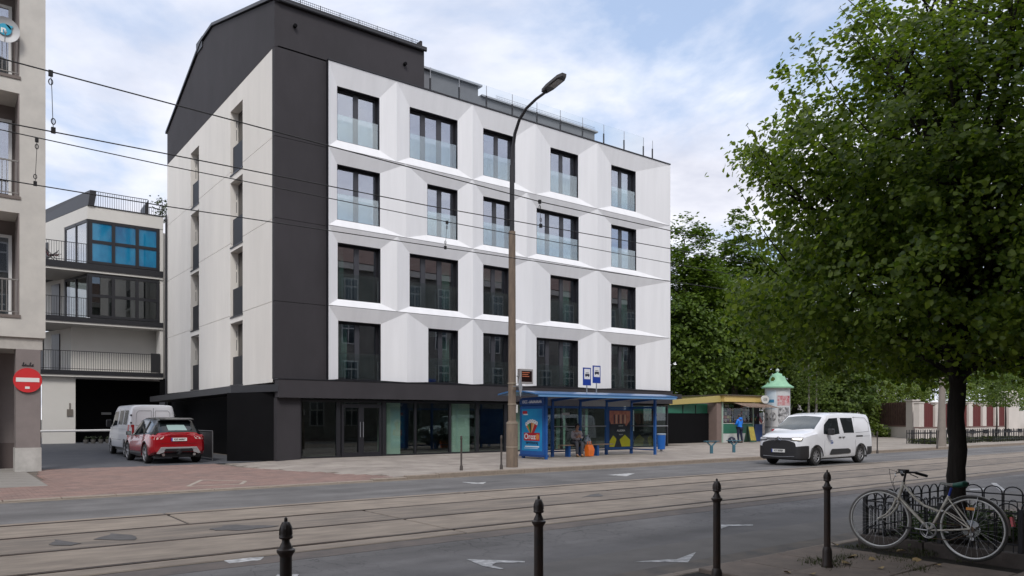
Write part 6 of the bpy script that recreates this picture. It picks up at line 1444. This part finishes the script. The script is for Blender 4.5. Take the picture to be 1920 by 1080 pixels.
for li_, (px, py) in enumerate(((1600, 1045), (1588, 1058), (1475, 1074), (1522, 1077), (1757, 1060), (1690, 1034), (1636, 1050), (1566, 1022), (1720, 1052), (1650, 1066))):
    p = gp(px, py, .11); o = link('fallen_leaf', leaves_mesh('leaf', np.array([[0, 0, 0.0]]), np.array([[random.gauss(0, .2), random.gauss(0, .2), 1.0]]), .085, LFB, fold=.4)); o.location = (p.x, p.y, .112)
    tag(o, 'dry yellow fallen leaf '+LWH[li_], 'leaf', 'fallen leaves on the near pavement')

# ================================================================ TREES
def tree(name, label, base, h_trunk, r_trunk, blobs, n_leaf, lsize, lm, bark, density=60, shape='heart', group=None, limbs=14, flat=.6, clump=.38, forks=2, single=0, up=1.0):
    T = thing(name, label, 'tree', base, 0, group)
    tr = MB(); top = Vector((0, 0, h_trunk)); nk = 22; tr.path([(.012*math.sin(k*1.1), .010*math.cos(k*.8), -.1+(h_trunk+.1)*k/nk) for k in range(nk)]+[tuple(top)], [r_trunk*(1.45-.42*min(1, k/3)-.2*k/nk)*(1+.05*math.sin(k*2.3)) for k in range(nk)]+[r_trunk*.80], 20)
    zt = max(b[0][2]+b[1][2]*.5 for b in blobs); tr.path([tuple(top), (.05, .03, (h_trunk+zt)/2), (.0, .1, zt)], [r_trunk*.82, r_trunk*.5, r_trunk*.12], 10)
    tr.build('trunk', bark, T, smooth=True)
    cents = []; tot = sum(b[1][0]*b[1][1]*b[1][2] for b in blobs)
    ncl = int(n_leaf/density)
    for (c, r) in blobs:
        k = max(3, int(ncl*(r[0]*r[1]*r[2])/tot))
        d = RNG.normal(size=(k, 3)); d /= np.linalg.norm(d, axis=1, keepdims=True); rad = RNG.uniform(.25, 1, k)**.45
        cents.append(np.array(c)+d*rad[:, None]*np.array(r))
    Cn = np.concatenate(cents)
    li = MB(); idx = RNG.choice(len(Cn), min(limbs, len(Cn)), replace=False)
    for i in idx:
        e = Vector(Cn[i]); z0 = h_trunk*random.uniform(.85, 1.0)+max(0, (e.z-h_trunk))*random.uniform(.1, .5); s = Vector((0, 0, z0)); L = (e-s).length
        mid = s.lerp(e, .5)+Vector((random.gauss(0, .06)*L, random.gauss(0, .06)*L, .10*L)); li.path([s, mid, e], [r_trunk*.42, r_trunk*.24, r_trunk*.05], 7)
        for q in range(forks*2):
            t = random.uniform(.35, .9); a = s.lerp(mid, t*2) if t < .5 else mid.lerp(e, t*2-1); b = a+Vector((random.gauss(0, 1), random.gauss(0, 1), random.gauss(.3, .6))).normalized()*L*random.uniform(.15, .35); li.path([a, b], [r_trunk*.12, r_trunk*.03], 5)
    li.build('limbs', bark, T, smooth=True)
    m = len(Cn); reps = np.repeat(np.arange(m), density); n = len(reps)
    ctr = Cn.mean(0); out = Cn-ctr; out /= (np.linalg.norm(out, axis=1, keepdims=True)+1e-6)
    cs = clump*RNG.uniform(.6, 1.35, m)
    g = RNG.normal(size=(n, 3))*np.array([1, 1, flat]); P = Cn[reps]+g*cs[reps][:, None]*.55
    P[:, 2] -= .25*(g[:, 0]**2+g[:, 1]**2)*cs[reps]*.5
    Nr = out[reps]*.7+RNG.normal(size=(n, 3))*.55+np.array([0, 0, .75*up])
    link('foliage', leaves_mesh('foliage', P, Nr, lsize, lm, shape), T)
    return T, Cn
BARKD = mat('bark_dark', (.030, .024, .020), .95, var=.35, vscale=9, bump=.9, bscale=22, stretch=(2, 2, .3), bdist=.02)
LIN = leafmat('linden_leaf', (.050, .096, .015), (.235, .31, .052), .54, .34)
LT, Cn = tree('linden_tree', 'street linden with dark trunk and dense heart shaped leaves at the right foreground', (9.68, 3.9, .12), 2.2, .105,
     [((-.1, .1, 2.55), (2.0, 2.0, .55)), ((1.2, -.3, 2.7), (1.3, 1.3, .6)), ((-.2, .1, 3.05), (2.3, 2.3, .95)), ((-.2, .1, 3.9), (2.2, 2.2, .9)), ((-1.35, 1.0, 2.9), (1.25, 1.25, .75)), ((-.8, .45, 4.8), (1.9, 1.9, 1.3)), ((.9, -.2, 5.0), (2.3, 2.2, 1.8)), ((.35, .0, 6.4), (1.35, 1.35, 1.4)), ((-1.3, .9, 4.1), (1.0, 1.0, .9)), ((.7, -.4, 7.7), (1.1, 1.1, .9))],
     92000, .055, LIN, BARKD, density=70, limbs=80, clump=.225, flat=.65)
# long shoots reaching out of the crown with single leaves
sh_ = MB(); LC = []
for px, py, v, L in ((1400, 235, 4.9, .9), (1380, 345, 5.0, .7), (1455, 165, 4.6, 1.0), (1525, 105, 4.4, 1.0), (1575, 15, 4.3, 1.0), (1640, 10, 4.1, 1.1), (1370, 420, 5.2, .6), (1500, 190, 4.8, .8), (1690, 20, 4.2, .9), (1770, 5, 4.0, 1.0), (1430, 300, 4.9, .8), (1610, 60, 4.4, .8)):
    tip = vp(px, py, v); root = vp(px+110+random.uniform(-20, 50), py+150+random.uniform(-20, 60), v-.2); mid = tip.lerp(root, .5)+Vector((0, 0, -.06))
    base = LT.location; sh_.path([root-base, mid-base, tip-base], [.009, .006, .0025], 5)
    for k in range(30):
        t = k/30; q = root.lerp(mid, t*2) if t < .5 else mid.lerp(tip, t*2-1); q = q-base; LC.append((q.x+random.gauss(0, .05+.10*(1-t)), q.y+random.gauss(0, .05+.10*(1-t)), q.z+random.gauss(0, .04+.08*(1-t))))
    LC.append(tuple(tip-base))
sh_.build('shoots', BARKD, LT)
me1 = leaves_mesh('leaf', np.array([[0, 0, 0.0]]), np.array([[0, 0, 1.0]]), .068, LIN, sizevar=0, fold=.22)
for c_ in LC[:300]:
    o = link('leaf', me1, LT, False, c_, (random.uniform(.5, 1.6), random.uniform(-.6, .6), random.uniform(0, 6.28))); s = random.uniform(.7, 1.15); o.scale = (s, s, s)
if len(LC) > 300:
    A_ = np.array(LC[300:]); link('foliage', leaves_mesh('foliage', A_, RNG.normal(size=A_.shape)+np.array([-.5, -.5, .5]), .062, LIN), LT)

CHE = leafmat('chestnut_leaf', (.045, .085, .012), (.125, .185, .030), .38, .5)
CH2 = leafmat('maple_leaf', (.045, .082, .015), (.125, .175, .036), .38, .5)
BARK2 = mat('bark_grey', (.10, .085, .07), .95, var=.3, vscale=6, bump=.6, bscale=14)
def bgtree(lab, px, v, h, w, n, lm, name='chestnut_tree', ls=.30, low=2.2, clump=.95, dens=85):
    u = uat(px, v); bl = []
    bl.append(((0, 0, low+(h-low)*.30), (w*.95, w*.9, (h-low)*.28))); bl.append(((0, 0, low+(h-low)*.58), (w*.85, w*.8, (h-low)*.30))); bl.append(((-.2, 0, low+(h-low)*.80), (w*.50, w*.5, (h-low)*.22)))
    bl.append(((-w*.5, -w*.2, low+(h-low)*.45), (w*.45, w*.45, (h-low)*.22))); bl.append(((w*.45, -w*.3, low+(h-low)*.55), (w*.45, w*.45, (h-low)*.22)))
    return tree(name, lab, (u, v, .1), h*.3, .28, bl, n, ls, lm, BARK2, density=dens, shape='diamond', group='trees behind the kiosk and the wall', limbs=18, clump=clump, flat=.30, up=1.6)
bgtree('tall chestnut tree directly right of the white building', 1285, 37, 16.4, 3.8, 34000, CHE, ls=.30)
bgtree('tall chestnut tree behind the kiosk roof, left of the poster column', 1378, 38, 18.4, 4.6, 40000, CHE, ls=.32)
bgtree('broad maple behind the poster column', 1490, 36, 17.5, 5.0, 32000, CH2, 'maple_tree', ls=.34)
bgtree('maple rising behind the left end of the hedge', 1600, 42, 16.5, 5.0, 24000, CH2, 'maple_tree', ls=.38, low=4.6)
bgtree('dark chestnut behind the garden wall, hidden by the linden trunk', 1730, 36, 13, 4.6, 18000, CHE, ls=.38, low=4.0)
bgtree('dark chestnut at the far right beyond the gate pillar', 1880, 34, 13, 5.6, 20000, CHE, ls=.42, low=4.2)
bgtree('dense chestnut filling the gap above the kiosk', 1330, 46, 13.5, 5.0, 20000, CHE, ls=.36, low=1.8)
bgtree('shaded maple low behind the van', 1560, 33.5, 9.0, 4.0, 20000, CH2, 'maple_tree', ls=.30, low=.9)
# thin birch stems right of the poster column
for px, hgt, lab in ((1516, 7.0, 'thin grey birch stem right of the poster column'), (1530, 8.0, 'second thin birch stem right of the poster column')):
    u = uat(px, 30); T = thing('birch_tree', lab, 'tree', (u, 30, .1), 0, 'thin birches'); MB().path([(0, 0, 0), (.05, 0, hgt*.5), (-.05, 0, hgt)], [.09, .07, .03], 8).build('trunk', mat('birch_bark', (.30, .29, .26), .8, col2=(.10, .09, .08), vscale=5, stretch=(1, 1, 3)), T, smooth=True)
    n = 2600; C = np.stack([RNG.normal(0, .7, n), RNG.normal(0, .7, n), RNG.uniform(2.6, hgt+1, n)], 1); link('foliage', leaves_mesh('foliage', C, RNG.normal(size=(n, 3))+np.array([0, 0, .4]), .15, CH2, 'diamond'), T)
# roof plant on the courtyard building
n = 300; rp = thing('roof_shrub', 'small leafy shrub on the roof edge between the courtyard block and the white building', 'shrub', (10.25, 46.6, 12.9)); C = np.stack([RNG.normal(0, .28, n), RNG.normal(0, .25, n), RNG.uniform(0, 1.4, n)], 1)
link('foliage', leaves_mesh('foliage', C, RNG.normal(size=(n, 3)), .13, leafmat('shrub_leaf', (.04, .06, .03), (.12, .14, .08)), 'diamond'), rp); MB().tube((0, 0, 0), (0, 0, 1.2), .02, 5).build('stem', BARK2, rp)

# ================================================================ GARDEN WALL, HEDGES, RIGHT SIDE
GW = thing('garden_wall', 'cream plastered garden wall with pillars, lattice panel and red brown infill panels', 'wall', (58, 27, .12))
CRE = mat('cream_plaster', (.62, .57, .52), .85, var=.08, vscale=1, bump=.1); COP = mat('coping_brown', (.16, .09, .075), .8); LAT = mat('lattice_brown', (.05, .022, .018), .8, col2=(.09, .05, .035), vscale=4); REDB = mat('red_brown_panel', (.115, .014, .012), .75, var=.15, vscale=4)
q0, q1 = gp(1627, 817, .12), gp(1722, 822, .12)
D = (q1-q0); D.z = 0; Lw = D.length; d = D/Lw; nrm = Vector((d.y, -d.x, 0)); nrm = nrm if nrm.y < 0 else -nrm
def seg(s0, s1, z0, z1, th, m_, nm, off=0):
    a, b = q0+d*s0+nrm*off, q0+d*s1+nrm*off; m = MB(); m.prism([(a.x, a.y, z0), (b.x, b.y, z0), (b.x, b.y, z1), (a.x, a.y, z1)], tuple(-nrm*th)); return m.build(nm, m_, GW, world=True, fix=True)
seg(0, Lw, .1, .98, .3, CRE, 'base_wall'); seg(0, Lw, .985, 1.08, .36, COP, 'coping', .03)
seg(-.1, 1.1, .1, 2.95, .55, CRE, 'pillar', .06); seg(-.2, 1.2, 2.955, 3.15, .7, COP, 'pillar_cap', .12)
seg(Lw-1.0, Lw, .1, 2.95, .5, CRE, 'pillar', .06); seg(Lw-1.1, Lw+.1, 2.955, 3.05, .6, CRE, 'pillar_cap', .1)
n_ = 22
for k in range(n_):
    s = 1.1+(Lw-2.1)*k/n_
    seg(s, s+(Lw-2.1)/n_*.72, 1.085, 2.9, .04, LAT, 'lattice_slat', -.1)
for z in (1.4, 1.9, 2.4): seg(1.1, Lw-1.0, z, z+.08, .03, LAT, 'lattice_rail', -.04)
p = q0+d*.5+nrm*.075; m = MB(); m.prism([(p.x-.15, p.y, 2.0), (p.x+.1, p.y-.12, 2.2), (p.x+.12, p.y-.12, 2.7), (p.x-.05, p.y, 2.8)], (0, -.02, 0)); m.build('iron_ornament', DARKM, GW, world=True, fix=True)
# second run along the street
for i, (a, b) in enumerate(((57.3, 59.9), (59.9, 62.9), (62.9, 65.9), (65.9, 68.6), (68.6, 71.2), (71.2, 73.6))):
    MB().box(a, b, 25.7, 25.95, .1, .90).build('base_wall', CRE, GW, world=True); MB().box(a, b, 25.66, 26.0, .905, .99).build('coping', COP, GW, world=True)
    MB().box(a, a+.75, 25.64, 26.05, .995, 2.75+.04*i).build('pillar', CRE, GW, world=True); MB().box(a-.05, a+.8, 25.6, 26.1, 2.755+.04*i, 2.84+.04*i).build('pillar_cap', CRE, GW, world=True)
    nb = 5; w_ = (b-a-.75)/nb
    for k in range(nb): MB().box(a+.752+k*w_+.01, a+.75+(k+1)*w_-.01, 25.80, 25.84, .995, 2.62+.18*math.sin(PI*(k+.5)/nb)).build('board', REDB, GW, world=True)
MB().box(73.7, 76.0, 25.5, 26.3, .1, 3.7).build('gate_pillar', CRE, GW, world=True); m = MB(); m.prism([(73.7, 25.5, 3.705)]+[(74.85-1.15*math.cos(t*PI/10), 25.5, 3.705+.35*math.sin(t*PI/10)) for t in range(1, 10)]+[(76.0, 25.5, 3.705)], (0, .8, 0)); m.build('pillar_top', CRE, GW, world=True, fix=True)
MB().box(76.0, 100, 26.2, 26.5, .1, 2.3).build('far_wall', CRE, GW, world=True)
for k in range(6):
    u = 61.5+k*2.4; b_ = thing('low_post', 'small white post with dark head in front of the garden wall', 'post', (u, 24.6, .12), 0, 'small white posts before the wall'); b_['label'] = ('first', 'second', 'third', 'fourth', 'fifth', 'sixth')[k]+' small white post from the left with dark head before the garden wall'
    MB().tube((0, 0, 0), (0, 0, .32), .11, 8).build('foot', CRE, b_); MB().box(-.14, .14, -.14, .14, .33, .62).build('head', DARKM, b_)
HEDG = leafmat('hedge_leaf', (.06, .10, .015), (.16, .21, .035), .35, .5)
def hedge(lab, u0, u1, v, z0, z1, n, wdt=.7):
    C = np.stack([RNG.uniform(u0, u1, n), v+RNG.normal(0, wdt*.5, n), RNG.uniform(z0, z1, n)], 1); C[:, 2] += .25*np.sin(C[:, 0]*1.3)
    o = link('hedge', leaves_mesh('hedge', C, RNG.normal(size=(n, 3))*.6+np.array([-.2, -.4, .8]), .22, HEDG, 'diamond')); tag(o, lab, 'hedge'); return o
hedge('bright green hedge above the lattice panel of the garden wall', 60.5, 72, 31.5, 1.0, 4.6, 9000); hedge('bright green hedge above the red brown panels at the right edge', 68, 95, 28.5, 1.5, 4.6, 9000)
hedge('small green bush at the foot of the left wall pillar', 59.5, 62.5, 30.0, .15, .9, 1500, .5)
# utility pole, young tree enclosure
UP = thing('utility_pole', 'tapering grey concrete utility pole left of the linden trunk', 'pole', (uat(1765, 18.2), 18.2, .12)); MB().path([(.0, 0, -.1), (.05, 0, 1.6), (.12, 0, 3.6), (.2, 0, 6.2)], [.25, .19, .15, .12], 14).build('shaft', mat('grey_pole', (.27, .235, .205), .85, var=.15, vscale=3), UP, smooth=True)
def low_fence(lab, u0, u1, v0, v1):
    F = thing('low_fence', lab, 'fence', (u0, v0, .12))
    for (a, b) in (((u0, v0), (u1, v0)), ((u0, v1), (u1, v1)), ((u0, v0), (u0, v1)), ((u1, v0), (u1, v1))):
        m = MB(); m.tube((*a, .75), (*b, .75), .025, 5); m.tube((*a, .3), (*b, .3), .02, 5); m.build('rail', IR, F, world=True)
        L = math.dist(a, b); n = max(2, int(L/.30)); me = MB().box(-.018, .018, -.018, .018, 0, .82).mesh('bar', IR)
        for k in range(n+1): link('bar', me, F, True, (a[0]+(b[0]-a[0])*k/n, a[1]+(b[1]-a[1])*k/n, .12))
    n = 1500; C = np.stack([RNG.uniform(u0, u1, n), RNG.uniform(v0, v1, n), RNG.uniform(.12, .4, n)], 1); g = link('grass', leaves_mesh('grass', C, RNG.normal(size=(n, 3)), .16, GRS, 'diamond')); tag(g, lab.replace('low dark fence', 'grass inside the low fence'), 'grass', kind='stuff')
low_fence('low dark fence round the grass strip behind the utility pole', 46.0, 52.0, 19.6, 21.3)
low_fence('low dark fence round the grass strip right of the linden trunk', 53.5, 59.5, 19.4, 21.2)
for u, lab in ((56.3, 'left of two young trees inside the far low fence'), (57.8, 'right of two young trees inside the far low fence')):
    T = thing('young_tree', lab, 'tree', (u, 20.2, .12), 0, 'young trees in the far enclosure'); MB().path([(0, 0, 0), (.03, 0, 1.5), (0, 0, 3.2)], [.06, .05, .02], 6).build('trunk', BARKD, T)
    n = 1600; C = np.stack([RNG.normal(0, .8, n), RNG.normal(0, .7, n), RNG.uniform(2.3, 4.6, n)], 1); link('foliage', leaves_mesh('foliage', C, RNG.normal(size=(n, 3))+np.array([0, 0, .5]), .14, CH2, 'diamond'), T)
# houses glimpsed through the leaves
def house(lab, px, v, w, d_, h, roofh, wm, rm):
    u = uat(px, v); Hh = thing('house', lab, 'house', (u, v, .1)); MB().box(-w/2, w/2, 0, d_, 0, h).build('wall', wm, Hh)
    m = MB(); m.prism([(-w/2-.3, -.3, h+.005), (w/2+.3, -.3, h+.005), (0, -.3, h+roofh)], (0, d_+.6, 0)); m.build('roof', rm, Hh, fix=True)
    for i in range(int(w/2.4)):
        for j in range(int(h/3)): w_ = MB().box(-w/2+.8+i*2.4, -w/2+1.9+i*2.4, -.05, -.004, 1+j*3, 2.6+j*3).build('window', MATS['white_window_frame'], Hh); MB().box(-w/2+.9+i*2.4, -w/2+1.8+i*2.4, -.06, -.051, 1.1+j*3, 2.5+j*3).build('pane', CARGL, w_)
house('grey gabled house glimpsed above the kiosk between the trees', 1412, 56, 9, 8, 4.6, 2.8, mat('house_grey', (.26, .23, .22), .9), mat('house_roof_grey', (.20, .17, .165), .85))
house('pale house seen in patches behind the hedge and leaves', 1640, 62, 16, 10, 9, 3.5, mat('house_pale', (.42, .40, .38), .9), mat('house_roof_dark', (.08, .06, .055), .85))
print('scene objects', len(bpy.data.objects))
